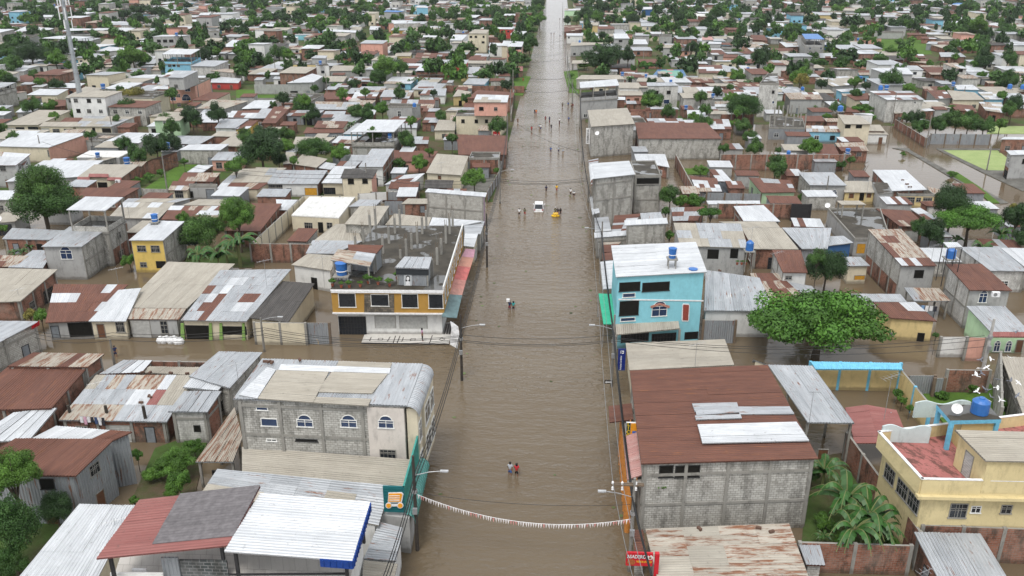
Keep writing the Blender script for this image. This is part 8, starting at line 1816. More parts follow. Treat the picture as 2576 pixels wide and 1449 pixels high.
    m = MB(); m.lathe(tuple(c), [(.07, -.30), (.10, -.16), (.112, -.03), (.116, .02), (.10, .07), (.06, .105), (0, .115)], 12); hl = m.build('hair', BLKP).data; bpy.data.objects.remove(bpy.data.objects['hair'])
    return dict(body=body, shirt=shirt, shorts=low(.75, 'shorts'), trousers=low(2, 'trousers'), hair=hr, long=hl)
FIG = {p: figure(p) for p in ('walk', 'stand', 'carry', 'push', 'ride')}
CLO = {'grey': (.40, .43, .47), 'blue': (.04, .11, .34), 'red': (.42, .03, .04), 'black': (.015, .015, .018), 'white': (.75, .75, .75), 'olive': (.12, .12, .07), 'navy': (.02, .03, .08), 'maroon': (.20, .02, .04), 'yellow': (.75, .45, .03), 'orange': (.7, .2, .03), 'pink': (.5, .28, .42), 'teal': (.05, .30, .30), 'tan': (.40, .32, .22), 'brown': (.16, .08, .05)}
NP = 0
def person(tile, x, y, label, top, bottom, pose='walk', rz=0, sc=1.0, wade=.35, hair='hair', long_=False, at=None):
    global NP
    p = at or ground(tile, x, y, 0); F_ = FIG[pose]; NP += 1
    root = thing('person', (p.x, p.y, p.z - wade), label, 'person', None, rz); root.scale = (sc, sc, sc)
    for nm, key, col in (('body', 'body', None), ('shirt', 'shirt', top), ('trousers' if long_ else 'shorts', 'trousers' if long_ else 'shorts', bottom), ('hair', hair, 'black')):
        if col == 'none': continue
        o = bpy.data.objects.new(nm, F_[key]); C.objects.link(o); o.parent = root
        if col and nm != 'hair': o.material_slots[0].link = 'OBJECT'; o.material_slots[0].material = plain(col + '_cloth', CLO[col], .85, .2, 0, .1)
    return root
pr = person
pr((3, 1), 2556, 432, 'person in a grey shirt and blue shorts wading hand in hand, seen from behind', 'grey', 'blue'); pr((3, 2), 46, 440, 'person in a red shirt and black shorts wading beside the one in grey', 'red', 'black', 'walk', .05, .97, hair='long')
pr((2, 1), 2552, 222, 'person carrying a white bundle on the shoulder in the middle of the avenue', 'navy', 'maroon', 'carry'); b = ground((2, 1), 2550, 222, 0); m = MB(); m.box((b.x - .18, b.y + .02, 1.4), (.42, .38, .34)); tag(m.build('bundle', WHITEP, None, (b.x - .18, b.y, 1.4)), 'white bundle on the shoulder of the wading person', 'bundle')
pr((2, 2), 14, 222, 'long-haired person in teal wading next to the bundle carrier', 'teal', 'black', 'walk', 0, .95, hair='long')
pr((2, 1), 622, 562, 'person in a white shirt at the grey barred gate', 'white', 'tan', 'push', .1, 1, .3, long_=True); pr((2, 1), 1675, 540, 'person in a pink top and long black skirt on the marble pavement', 'pink', 'black', 'stand', -1.4, 1, -.1, 'long', True)
pr((2, 0), 1165, 690, 'person in navy wading in the side street beside the pole', 'navy', 'navy', 'walk', .5, 1, .3)
for a_ in (((1, 2), 73, 720, 'person in a white top and black trousers left of the white car', 'white', 'black', 'walk', .2), ((1, 2), 128, 715, 'person in olive top and red shorts left of the white car', 'olive', 'red', 'walk', 0), ((1, 2), 435, 712, 'person with a white cap pushing the yellow raft', 'olive', 'black', 'push', 0), ((1, 2), 460, 715, 'person in black and red in the middle of the trio', 'black', 'red', 'stand', 0), ((1, 2), 487, 716, 'person in black, right one of the trio', 'black', 'black', 'walk', 0),
           ((1, 2), 344, 482, 'person in dark clothes ahead of the white car', 'navy', 'black', 'stand', 0), ((1, 2), 449, 476, 'person in a yellow vest and red shorts', 'yellow', 'red', 'walk', 0), ((1, 2), 589, 514, 'person in a white tank top with two children', 'white', 'black', 'walk', 0), ((1, 2), 390, 86, 'person in blue leaning to one side', 'blue', 'navy', 'walk', .3), ((1, 2), 512, 104, 'person in pale clothes at the rear right of the upper group', 'grey', 'tan', 'walk', 0), ((1, 2), 468, 84, 'person in grey pushing a bicycle', 'grey', 'navy', 'push', 0),
           ((0, 2), 197, 1320, 'person in red with arms out, nearest of the upper crowd', 'red', 'maroon', 'walk', 0), ((0, 2), 275, 1302, 'person in grey walking with one in white', 'grey', 'tan', 'walk', 0), ((0, 2), 288, 1304, 'person in white walking with one in grey', 'white', 'blue', 'walk', 0), ((0, 2), 337, 1214, 'tall person in maroon mid avenue', 'maroon', 'maroon', 'stand', 0), ((0, 2), 570, 1222, 'person in blue near the right pavement', 'blue', 'navy', 'stand', 0), ((0, 2), 229, 1146, 'person in black beside one in orange', 'black', 'navy', 'walk', 0), ((0, 2), 243, 1147, 'person in orange beside one in black', 'orange', 'red', 'walk', 0), ((0, 2), 507, 1078, 'person in dark olive at the ripple line', 'olive', 'black', 'stand', 0), ((0, 2), 565, 1072, 'person in blue at the ripple line near the kerb', 'blue', 'black', 'walk', 0), ((0, 2), 598, 1082, 'person in tan among the kerb group', 'tan', 'brown', 'stand', .6), ((0, 2), 612, 1084, 'person in maroon among the kerb group', 'maroon', 'tan', 'stand', -.4), ((0, 2), 112, 818, 'person in bright red on the left verge', 'red', 'red', 'stand', 0), ((0, 2), 58, 1238, 'person in brown by the left pavement', 'brown', 'brown', 'walk', 0),
           ((0, 2), 393, 350, 'distant person wading, left of a pair', 'navy', 'black', 'stand', 0), ((0, 2), 422, 353, 'distant person wading, right of a pair', 'brown', 'black', 'stand', 0), ((0, 2), 482, 372, 'distant person wading near the right poles', 'navy', 'navy', 'walk', 0), ((0, 2), 480, 202, 'farthest visible person in the avenue', 'black', 'black', 'stand', 0), ((0, 3), 682, 1032, 'person in pale clothes in the flooded lane at right', 'white', 'tan', 'stand', 0), ((0, 3), 703, 1032, 'person in red in the flooded lane at right', 'red', 'red', 'stand', 0), ((0, 0), 1912, 1046, 'person in yellow before the salmon pink corner house', 'yellow', 'black', 'stand', 0)):
    pr(*a_)
pr((1, 2), 615, 524, 'smaller child in white following the person in a tank top', 'white', 'black', 'walk', 0, .72, .2, 'long'); pr((1, 2), 628, 526, 'child in a white top and dark skirt on the outer side', 'white', 'black', 'walk', 0, .76, .2, 'long')
b = ground((1, 2), 435, 712, 0); m = MB(); m.lathe((b.x, b.y + .03, 1.36), [(.1, 0), (.112, .03), (.09, .09), (0, .12)], 10); tag(m.build('cap', WHITEP, None, (b.x, b.y, 1.4)), 'white cap worn by the person pushing the yellow raft', 'cap')
# yellow raft
b = ground((1, 2), 437, 728, 0); m = MB()
ring = [(b.x + .62 * math.cos(t * .4488), b.y + .4 * math.sin(t * .4488), .12) for t in range(15)]; m.tube(ring, .15, 8, 0, False); o_ = thing('raft', (b.x, b.y, 0), 'small yellow inflatable raft loaded with bags, pushed by three people', 'raft'); m.build('tube', plain('yellow_raft_rubber', (.78, .48, .02), .4), o_)
m = MB(); m.box((b.x, b.y, .15), (1.0, .6, .08)); m.build('floor', plain('yellow_raft_floor', (.6, .36, .03), .5), o_)
for i, (dx, r_) in enumerate(((-.28, .2), (.05, .24), (.33, .18))): m = MB(); m.lathe((b.x + dx, b.y, .2), [(0, 0), (r_, .05), (r_ * 1.05, .3), (r_ * .6, .5), (0, .55)], 9); tag(m.build('bag', plain('yellow_bag', (.75, .5, .08), .6), None, (b.x + dx, b.y, .2), smooth=True), 'yellow bag heaped in the raft', 'bag', 'bags in the raft')
# two-wheelers
def ring_(m, c, r, w, n=16, mi=0): m.tube([(c[0], c[1] + r * math.cos(k * 2 * math.pi / n), c[2] + r * math.sin(k * 2 * math.pi / n)) for k in range(n + 1)], w, 6, mi, False)
def bike(tile, x, y, label, motor=True, rider=None, z=-.25, rz=0):
    p = ground(tile, x, y, 0); root = thing('motorbike' if motor else 'bicycle', (p.x, p.y, z), label, 'motorbike' if motor else 'bicycle', None)
    for s in (-.62, .62): m = MB(); ring_(m, (p.x, p.y + s, z + .32), .29, .06 if motor else .025); o = m.build('wheel', BLKP, root); m = MB(); m.tube([(p.x - .06, p.y + s, z + .32), (p.x + .06, p.y + s, z + .32)], .08, 8); [m.tube([(p.x, p.y + s, z + .32), (p.x, p.y + s + .28 * math.cos(k), z + .32 + .28 * math.sin(k))], .008, 3) for k in range(6)]; m.build('hub', STEEL, o)
    m = MB(); m.tube([(p.x, p.y + .62, z + .32), (p.x, p.y + .42, z + 1.0)], .035, 6); m.tube([(p.x - .32, p.y + .36, z + 1.05), (p.x, p.y + .42, z + 1.0), (p.x + .32, p.y + .36, z + 1.05)], .02, 5); m.build('fork', STEEL, root)
    if motor:
        m = MB(); m.tube([(p.x, p.y + .42, z + .72), (p.x, p.y + .1, z + .66), (p.x, p.y - .2, z + .60)], [.10, .16, .10], 8); m.box((p.x, p.y, z + .4), (.3, .45, .3)); m.build('engine_and_tank', plain('red_bike_paint', (.3, .02, .02), .4), root)
        m = MB(); m.tube([(p.x, p.y - .05, z + .78), (p.x, p.y - .4, z + .80), (p.x, p.y - .72, z + .84)], [.10, .13, .08], 8); m.build('saddle', BLKP, root)
    else:
        m = MB(); [m.tube([a, b2], .018, 5) for a, b2 in (((p.x, p.y - .62, z + .32), (p.x, p.y - .1, z + .3)), ((p.x, p.y - .1, z + .3), (p.x, p.y + .44, z + .9)), ((p.x, p.y - .1, z + .3), (p.x, p.y - .2, z + .9)), ((p.x, p.y - .62, z + .32), (p.x, p.y - .2, z + .85)), ((p.x, p.y - .2, z + .85), (p.x, p.y + .42, z + .88)))]; m.build('frame', STEEL, root); m = MB(); m.box((p.x, p.y - .22, z + .93), (.14, .26, .05)); m.build('saddle', BLKP, root)
    if rider: person(tile, x, y, rider[0], rider[1], rider[2], 'ride', 0, 1, at=Vector((p.x, p.y - .25, z + .08)), wade=0)
bike((0, 2), 377, 1226, 'motorbike in mid avenue ridden by someone in navy', True, ('rider in navy on the left motorbike', 'navy', 'black')); bike((0, 2), 477, 1242, 'motorbike ridden by someone with a white top', True, ('rider in white on the right motorbike', 'white', 'black')); bike((0, 2), 395, 1306, 'bicycle ridden through the water below the motorbikes', False, ('rider in black on the bicycle', 'black', 'navy')); bike((1, 2), 472, 80, 'bicycle pushed through the water in the upper group', False)
# cars
def car(p, rz, paint, label, kind='suv'):
    root = thing('car', (p.x, p.y, p.z), label, 'car', None, rz); o0 = Vector((0, 0, 0))
    hb = .95 if kind == 'suv' else .85; ht = 1.78 if kind == 'suv' else 1.45; Lh = 2.35; Wd = .93
    class Rt: pass
    def bld(m, nm, mat, par=root, smooth=False):
        o = m.build(nm, mat, None, smooth=smooth); o.parent = par; return o
    sec = [(-Lh, .35, .55, .80), (-Lh + .06, .25, .9, .88), (-Lh + .3, .2, hb, Wd), (-1.2, .2, hb + .03, Wd), (.4, .2, hb + .03, Wd), (1.2, .2, hb, Wd), (1.9, .22, hb - .12, .9), (Lh - .08, .28, hb - .25, .84), (Lh, .38, .6, .74)]
    def prof(s): y, z0, z1, w = s; return [(-w * .94, y, z0), (-w, y, z0 + .12), (-w, y, z1 - .22), (-w * .95, y, z1 - .04), (-w * .86, y, z1), (w * .86, y, z1), (w * .95, y, z1 - .04), (w, y, z1 - .22), (w, y, z0 + .12), (w * .94, y, z0)]
    m = MB(); pf = [prof(s) for s in sec]
    for A, B in zip(pf, pf[1:]):
        for k in range(10): k2 = (k + 1) % 10; m.face([A[k2], A[k], B[k], B[k2]])
    m.face(pf[0]); m.face(pf[-1][::-1]); body = bld(m, 'body', paint); weld(body)
    cab = [(-Lh + .18, hb, .80), (-Lh + .5, ht - .05, .68), (-1.0, ht, .70), (.1, ht - .02, .69), (.95, hb, .80)] if kind == 'suv' else [(-1.75, hb, .8), (-1.1, ht, .62), (.1, ht, .62), (.95, hb, .8)]
    m = MB(); g = MB()
    for (y0, z0, w0), (y1, z1, w1) in zip(cab, cab[1:]):
        tgt = g if abs(z1 - z0) > .3 else m
        tgt.face([(-w0, y0, z0), (w0, y0, z0), (w1, y1, z1), (-w1, y1, z1)])
        for s in (-1, 1):
            if abs(z1 - z0) <= .3:
                q = [(s * .86, y0, hb - .02), (s * .86, y1, hb - .02), (s * w1, y1, z1), (s * w0, y0, z0)]; g.face(q if s > 0 else q[::-1])
            else:
                q = [(s * .86, y0, hb - .02), (s * .86, y1, hb - .02), (s * w1, y1, z1), (s * w0, y0, z0)]; g.face(q if s > 0 else q[::-1])
    roof = bld(m, 'roof', paint); bld(g, 'window', GLASS)
    m = MB()
    for (y0, z0, w0), (y1, z1, w1) in zip(cab, cab[1:]):
        for s in (-1, 1): m.tube([(s * w0, y0, z0), (s * w1, y1, z1)], .04, 5)
    for s in (-1, 1): m.tube([(s * .72, -.3, ht - .03), (s * .86, -.3, hb)], .035, 5)
    bld(m, 'pillar', paint, roof)
    for s in (-1, 1):
        m = MB(); m.box((s * .74, -Lh - .0, hb - .12), (.26, .12, .2)); bld(m, 'tail_light', plain('tail_lamp_red', (.35, .02, .02), .3))
        m = MB(); m.box((s * 1.02, .75, hb + .1), (.2, .1, .16)); bld(m, 'mirror', paint)
        for yy in (-1.45, 1.45):
            m = MB(); m.tube([(s * .72, yy, .34), (s * .96, yy, .34)], .34, 16); w = bld(m, 'wheel', BLKP); m = MB(); m.tube([(s * .95, yy, .34), (s * .975, yy, .34)], .2, 10); bld(m, 'rim', STEEL, w)
    m = MB(); m.box((0, -Lh - .02, .72), (.5, .06, .16)); bld(m, 'number_plate', WHITEP); m = MB(); m.box((0, -Lh - .03, .42), (1.5, .12, .2)); bld(m, 'bumper', paint)
    return root
WC = plain('white_car_paint', (.78, .78, .78), .25, .5, 0, .03)
p = ground((1, 2), 268, 684, 0); car(Vector((p.x, p.y + 2.3, -.42)), .0, WC, 'white off-road car driving away up the flooded avenue')
p = ground((0, 0), 2160, 1000, .1); car(Vector((p.x, p.y + .8, .05)), -1.2, plain('yellow_taxi_paint', (.70, .45, .04), .3, .5, 0, .05), 'yellow taxi parked on the muddy lane at upper left', 'sedan')
p = ground((2, 2), 1270, 540, 0); car(Vector((p.x, p.y + 2.2, -.3)), -1.57, plain('silver_car_paint', (.35, .37, .4), .3, .5, .5, .03), 'silver car inside the barred garage of the turquoise house', 'sedan')
# pigeons
PG = plain('pigeon_white', (.75, .75, .75), .8); PGG = plain('pigeon_grey', (.16, .17, .2), .8)
def pigeon_mesh(seed):
    rn = random.Random(seed); f = rn.uniform(-.2, .6); m = MB()
    m.tube([(0, -.22, 0), (0, -.12, .0), (0, 0, 0), (0, .1, .02), (0, .15, .05), (0, .19, .05)], [.01, .04, .06, .045, .03, .005], 7)
    for s in (-1, 1):
        q = [(s * .04, .05, .02), (s * .2, .12, .02 + f * .18), (s * .40, .02, .02 + f * .4), (s * .2, -.06, .02 + f * .18), (s * .04, -.08, .02)]; q2 = [(x, y, z + .012) for x, y, z in q]; m.face(q2 if s < 0 else q2[::-1]); m.face(q[::-1] if s < 0 else q)
    q = [(0, -.16, 0), (-.07, -.34, 0), (.07, -.34, 0)]; m.face(q); m.face([(x, y, z + .01) for x, y, z in q[::-1]]); return m
PMS = []
for i in range(4): o = pigeon_mesh(i).build('pigeon', PG if i % 3 else PGG); PMS.append(o.data); bpy.data.objects.remove(o)
for i, (t, x, y, z) in enumerate((((2, 3), 2140, 722, 12), ((2, 3), 2240, 712, 13), ((2, 3), 2440, 705, 12), ((2, 3), 2500, 440, 12), ((2, 3), 2150, 860, 12), ((2, 3), 2200, 796, 13), ((2, 3), 2105, 888, 11), ((2, 3), 2312, 920, 12), ((2, 3), 2442, 936, 12), ((2, 3), 2518, 952, 11), ((2, 3), 2100, 1040, 13), ((2, 3), 2180, 1015, 14), ((2, 3), 2206, 1030, 14), ((2, 3), 2310, 1002, 12), ((2, 3), 2336, 1126, 12), ((2, 3), 2512, 1080, 12), ((2, 3), 2245, 1098, 11), ((2, 3), 2128, 808, 10), ((2, 3), 2090, 875, 10))):
    p = ground(t, x, y, z); o = bpy.data.objects.new('pigeon', PMS[i % 4]); C.objects.link(o); o.location = p; o.rotation_euler = (.2, (i % 5 - 2) * .25, i * 1.3); o.scale = (.85, .85, .85)
    tag(o, 'pigeon flying over the mossy-topped brick wall at right', 'pigeon', 'flock of pigeons in flight')
# parasols
for x, y, c, l in ((910, 1000, 'faded_pink_cloth', 'faded pink parasol among the rust roofs left of the avenue'), (992, 1015, 'striped_cloth', 'pale striped parasol beside the pink one')):
    p = ground((0, 1), x, y, 1.9); root = thing('parasol', (p.x, p.y, 0), l, 'parasol'); m = MB(); m.lathe((p.x, p.y, 1.9), [(2.0, 0), (1.9, .25), (1.2, .65), (0, .95)], 14); m.build('canopy', plain(c, (.55, .22, .24) if 'pink' in c else (.45, .42, .4), .8), root); m = MB(); m.tube([(p.x, p.y, 0), (p.x, p.y, 2.8)], .03, 5); m.build('pole', STEEL, root)
# black tarpaulin by the shack, rubbish heap, driftwood
q = quadpx((1, 2), [(2105, 540), (2290, 550), (2225, 385), (2070, 385)], 1.2, 2.9); m = MB()
for i in range(8):
    for j in range(6):
        def tq_(i, j): p = lerp2(q, i / 8, j / 6); return p + UP * (.12 * math.sin(i * 2.1 + j))
        m.face([tq_(i, j), tq_(i + 1, j), tq_(i + 1, j + 1), tq_(i, j + 1)])
tag(m.build('tarpaulin', plain('black_tarpaulin', (.03, .035, .04), .5), None, tuple(q[0]), smooth=True), 'black tarpaulin draped over the shack beyond the long thin white roof', 'tarpaulin')
for i, (x, y) in enumerate(((880, 370), (905, 400), (940, 420), (980, 400), (1010, 430), (965, 440), (915, 440), (900, 345))):
    p = ground((3, 3), x, y, .1); m = MB(); r_ = .25 + .1 * (i % 3); m.lathe(tuple(p), [(0, 0), (r_, .05), (r_ * .9, .25), (r_ * .3, .45), (0, .45)], 7); tag(m.build('rubbish_bag', plain('cloth_%s' % 'wprbkwyn'[i], {'w': (.7, .7, .72), 'p': (.6, .35, .45), 'k': (.03, .03, .04), 'n': (.05, .08, .18), 'r': (.45, .04, .04), 'b': (.2, .35, .6), 'y': (.7, .6, .2)}['wprbkwyn'[i]], .9), None, tuple(p)), 'coloured rubbish bag heaped in the banana yard', 'rubbish bag', 'rubbish heap in the banana yard')
q = [ground((1, 3), *a, .1) for a in ((960, 330), (945, 290), (975, 265), (960, 250), (1015, 190))]; m = MB(); m.tube([q[0], q[1] + UP * .5, q[2] + UP * .8, q[3] + UP * 1.1, q[4] + UP * .3], [.12, .16, .14, .1, .04], 6); m.tube([q[1] + UP * .5, ground((1, 3), 930, 285, .6)], [.08, .03], 5); tag(m.build('driftwood', BARK, None, tuple(q[0])), 'forked dead branch sticking up from the flooded lot', 'branch')

m = MB(); rd = random.Random(8); DB = plain('floating_weed', (.10, .13, .05), .8); 
for _ in range(260):
    yy = rd.uniform(60, 620); side = rd.random(); xx = rd.uniform(XL0 + 2, XR0 - 2) if side < .45 else (XL0 + 1.5 + rd.random() * 1.2 if side < .72 else XR0 - 2.2 - rd.random() * 1.2); r_ = rd.uniform(.08, .28) * (1 + yy / 400)
    m.face([(xx + r_ * rd.uniform(.6, 1.2) * math.cos(k * 1.05), yy + r_ * rd.uniform(.6, 1.2) * math.sin(k * 1.05), .02) for k in range(6)], 0, None, rd.uniform(.4, 1.6))
tag(m.build('floating_debris', DB), 'scattered weed and litter floating on the flooded avenue', 'debris', kind='stuff')
# ---------------------------------------------------------------- the rest of the town: lots laid out in blocks where nothing surveyed stands
CELL = 1.5; GX0, GX1, GY0, GY1 = -900, 900, 40, 1250
occ = np.zeros((int((GX1 - GX0) / CELL), int((GY1 - GY0) / CELL)), dtype=bool)
def mark(poly, grow=.4):
    xs = [p[0] for p in poly]; ys = [p[1] for p in poly]
    if max(xs) < GX0 or min(xs) > GX1 or max(ys) < GY0 or min(ys) > GY1: return
    ix = np.arange(max(0, int((min(xs) - grow - GX0) / CELL)), min(occ.shape[0], int((max(xs) + grow - GX0) / CELL) + 1)); iy = np.arange(max(0, int((min(ys) - grow - GY0) / CELL)), min(occ.shape[1], int((max(ys) + grow - GY0) / CELL) + 1))
    if not len(ix) or not len(iy): return
    X, Y = np.meshgrid(GX0 + (ix + .5) * CELL, GY0 + (iy + .5) * CELL, indexing='ij'); ins = np.ones(X.shape, bool); n = len(poly); area = sum(poly[i][0] * poly[(i + 1) % n][1] - poly[(i + 1) % n][0] * poly[i][1] for i in range(n)); sg = 1 if area > 0 else -1
    for i in range(n):
        (x0, y0), (x1, y1) = poly[i], poly[(i + 1) % n]; L = math.hypot(x1 - x0, y1 - y0) + 1e-9
        ins &= sg * ((x1 - x0) * (Y - y0) - (y1 - y0) * (X - x0)) / L > -grow
    occ[ix[0]:ix[-1] + 1, iy[0]:iy[-1] + 1] |= ins
for f in FOOT: mark(f)
def free(poly):
    xs = [p[0] for p in poly]; ys = [p[1] for p in poly]; n = t = 0
    for i in range(5):
        for j in range(5):
            x = poly[0][0] + (poly[1][0] - poly[0][0]) * i / 4 + (poly[3][0] - poly[0][0]) * j / 4; y = poly[0][1] + (poly[1][1] - poly[0][1]) * i / 4 + (poly[3][1] - poly[0][1]) * j / 4
            a, b = int((x - GX0) / CELL), int((y - GY0) / CELL); t += 1
            if 0 <= a < occ.shape[0] and 0 <= b < occ.shape[1]: n += occ[a, b]
            else: n += 1
    return n / t
KEEP = [[((1, 1), 20, 920), ((1, 1), 560, 1000), ((1, 1), 900, 750), ((1, 1), 470, 560)], [((2, 3), 430, 742), ((2, 3), 480, 1300), ((2, 3), 1640, 1300), ((2, 3), 1342, 760)], [((0, 3), 1000, 560), ((0, 3), 1650, 545), ((0, 3), 1600, 400), ((0, 3), 1200, 380)], [((0, 2), 1400, 775), ((0, 2), 1765, 775), ((0, 2), 1720, 700), ((0, 2), 1465, 700)], [((0, 1), -200, 1008), ((0, 1), 655, 1005), ((0, 1), 650, 900), ((0, 1), -200, 900)],
        [((0, 1), 1080, 425), ((0, 1), 1450, 430), ((0, 1), 1420, 335), ((0, 1), 1160, 345)], [((0, 3), 1650, 1345), ((0, 3), 2800, 1345), ((0, 3), 2800, 1265), ((0, 3), 1700, 1262)], [((0, 2), 1260, 660), ((0, 2), 1480, 660), ((0, 2), 1450, 605), ((0, 2), 1250, 600)], [((1, 0), 1450, 450), ((1, 0), 1690, 455), ((1, 0), 2070, 205), ((1, 0), 1800, 205)], [((0, 0), 2150, 1000), ((0, 0), 2700, 990), ((0, 0), 2700, 880), ((0, 0), 2150, 930)], [((0, 3), 1100, 1449), ((0, 3), 1650, 1449), ((0, 3), 1300, 1200), ((0, 3), 1080, 1200)], [((1, 3), 1000, -60), ((1, 3), 2800, -60), ((1, 3), 2800, 600), ((1, 3), 1000, 400)], [((1, 1), 2010, 480), ((1, 1), 2335, 478), ((1, 1), 2430, 260), ((1, 1), 2090, 300)]]
for kp in KEEP: mark([tuple(ground(t, x, y, 0).xy) for t, x, y in kp])
mark([(XL0 - 3, 0), (XR0 + 3, 0), (XR0 + 6, 1300), (XL0 - 5, 1300)])
street = [[((2, 0), -400, 500), ((2, 1), 1990, 520), ((2, 1), 2000, 760), ((2, 0), -400, 640)], [((2, 2), 1060, 540), ((2, 3), 2600, 690), ((2, 3), 2600, 800), ((2, 2), 1060, 760)], [((1, 2), 1650, 60), ((1, 2), 1760, 60), ((1, 2), 1850, 560), ((1, 2), 1500, 560)]]
for kp in street: mark([tuple(ground(t, x, y, 0).xy) for t, x, y in kp])
occ_s = occ.copy()
mark([(-900, 0), (XL0, 0), (XL0, YL - 8), (-900, YL - 8)]); mark([(XR0, 0), (900, 0), (900, YR - 25), (XR0, YR - 25)])
SMALL = 0; SHEDS = []
def occ2(p):
    a, b = int((p[0] - GX0) / CELL), int((p[1] - GY0) / CELL)
    return occ[a, b] or occ_s[a, b] if p[1] > (YL if p[0] < 0 else YR) else occ_s[a, b]
farM = MB(); WOFF = len(RMATS)
rf = random.Random(21); treespots = []; GEN = 0
def fill(xa, xb, ang, side):
    global GEN
    ca, sa = math.cos(ang), math.sin(ang); y = YL - 5 if side < 0 else YR - 20; row = 0
    while y < 1200:
        dep = rf.uniform(9, 13); x = xa + rf.uniform(0, 5)
        while x < xb:
            w = rf.uniform(6.5, 11); X0 = x; 
            def tr(px, py): dx, dy = px - (xa if side > 0 else xb), py; return ((xa if side > 0 else xb) + dx * ca - (dy - y) * sa * 0 - (dy - y) * sa, y + dx * sa + (dy - y) * ca)
            quad = [tr(X0, y), tr(X0 + w, y), tr(X0 + w, y + dep), tr(X0, y + dep)]; x += w + rf.choice([.2, .4, .8, 2])
            cx, cy = sum(p[0] for p in quad) / 4, sum(p[1] for p in quad) / 4
            if cy < 150 or abs(cx) > cy * .68 + 25: continue
            fr = free(quad); r = rf.random()
            if fr > .12:
                if fr < .7 and r < .5: treespots.append((cx + rf.uniform(-3, 3), cy + rf.uniform(-3, 3), .6))
                continue
            if r < .22: treespots.append((cx + rf.uniform(-2, 2), cy + rf.uniform(-2, 2), 1)); (rf.random() < .6) and treespots.append((cx + rf.uniform(-5, 5), cy + rf.uniform(-4, 4), .8)); continue
            if r < .34: continue
            GEN += 1
            st = rf.random(); z = 2.4 + rf.random() * .5 if st < .80 else (5.0 + rf.random() * .5 if st < .97 else 7.8); sl = rf.uniform(.2, .7)
            roof = rf.choice(['w', 'w', 'z', 'z', 'b', 'b', 'r', 'r', 'rzs', 'wzr', 'zw', 'srr', 'c', 'bz']); wall = rf.choice('ggkkkGGGwwchpybh'.replace('y', 'c'))
            d2 = [Vector((p[0], p[1], z + (0 if k < 2 else sl))) for k, p in enumerate(quad)]
            if rf.random() < .3: d2 = [Vector((p.x, p.y, z + (sl if k in (0, 1) else 0))) for k, p in enumerate(d2)]
            if cy < 270: house(d2, roof, wall, seed=9000 + GEN, op=(z - 2.4 if z > 5 and rf.random() < .25 else None)); continue
            iq = inset(d2, .35)
            roof_mesh(d2, roof if roof != 'c' else 'd', False, False, rf, farM)
            for k in range(4):
                a, b = iq[k], iq[(k + 1) % 4]; L = (b - a).length; farM.face([(a.x, a.y, -.3), (b.x, b.y, -.3), (b.x, b.y, b.z - .1), (a.x, a.y, a.z - .1)], WOFF + WI[wall], [(0, 0), (L, 0), (L, b.z), (0, a.z)])
            a, b = iq[0], iq[1]; e = (b - a).normalized(); n = Vector((e.y, -e.x, 0)); L = (b - a).length
            for s in range(max(1, int(z / 2.8))):
                for k in range(2):
                    if rf.random() < .75: c = a + e * L * (.28 + .44 * k) + n * .03; hh = 1.1 if s or rf.random() < .6 else 2; farM.box((c.x, c.y, s * 2.8 + (1.5 if hh < 2 else 1)), (1.3, .08, hh), WOFF + len(WMATS), math.atan2(e.y, e.x))
        y += dep + (rf.choice([.5, 1, 2.5]) if row % 2 == 0 else rf.choice([3, 6, 7])); row += 1
fill(-880, XL0 - 3, R(-4), -1); fill(XR0 + 3, 880, R(2), 1)
# small lean-tos and sheds wedged between the surveyed houses
for _ in range(2600):
    y = rf.uniform(118, 340); x = rf.uniform(-.66, .66) * y * 1.05
    if XL0 - 6 < x < XR0 + 6: continue
    w, d = rf.uniform(3, 6), rf.uniform(3, 6); a_ = rf.uniform(-.08, .08); quad = [(x + u_ * math.cos(a_) - v_ * math.sin(a_), y + u_ * math.sin(a_) + v_ * math.cos(a_)) for u_, v_ in ((0, 0), (w, 0), (w, d), (0, d))]
    cx, cy = int((x - GX0) / CELL), int((y - GY0) / CELL)
    uu, vv = to_px((x + w / 2, y + d / 2, 2.5))
    if not (0 < uu < 2576 and 0 < vv < 1449): continue
    if SMALL > 330 or sum(occ2(p) for p in quad + [(x + w / 2, y + d / 2)]) > 0: continue
    SMALL += 1; z = rf.uniform(2.3, 2.9); q3 = [Vector((p[0], p[1], z + (0 if k < 2 else .35))) for k, p in enumerate(quad)]; mark(quad, .2); occ_s |= occ if False else False; occ_s[max(0, cx - 3):cx + 5, max(0, cy - 3):cy + 5] = True
    ld = thing('shed', (x + w / 2, y + d / 2, 0), None, 'shed'); rc_ = rf.choice(['r', 'rz', 'z', 'b', 'w', 's', 'rw']); wc_ = rf.choice('kkgGZZ'); ld['look'] = 'small %s shed, %s roof, ' % (WALLD[wc_], roof_words(rc_)); roof_mesh(q3, rc_, False, False, rf).build('roof', RMATS, ld); walls_mesh(inset(q3, .2), -.5, [p.z - .08 for p in inset(q3, .2)], wc_).build('wall', WMATS, ld); SHEDS.append(ld)
print('generated', GEN, 'tree spots', len(treespots))
def visible(p): u, v = to_px(p); return -60 < u < 2640 and -60 < v < 1500
ts = [t for t in treespots if visible(Vector((t[0], t[1], 5)))]
for x, y in [(rf.uniform(-650, 650), rf.uniform(300, 1150)) for _ in range(480)]:
    a, b = int((x - GX0) / CELL), int((y - GY0) / CELL)
    if not (XL0 - 6 < x < XR0 + 6) and abs(x) < y * .68 and not occ[a, b]: ts.append((x, y, 1.1))
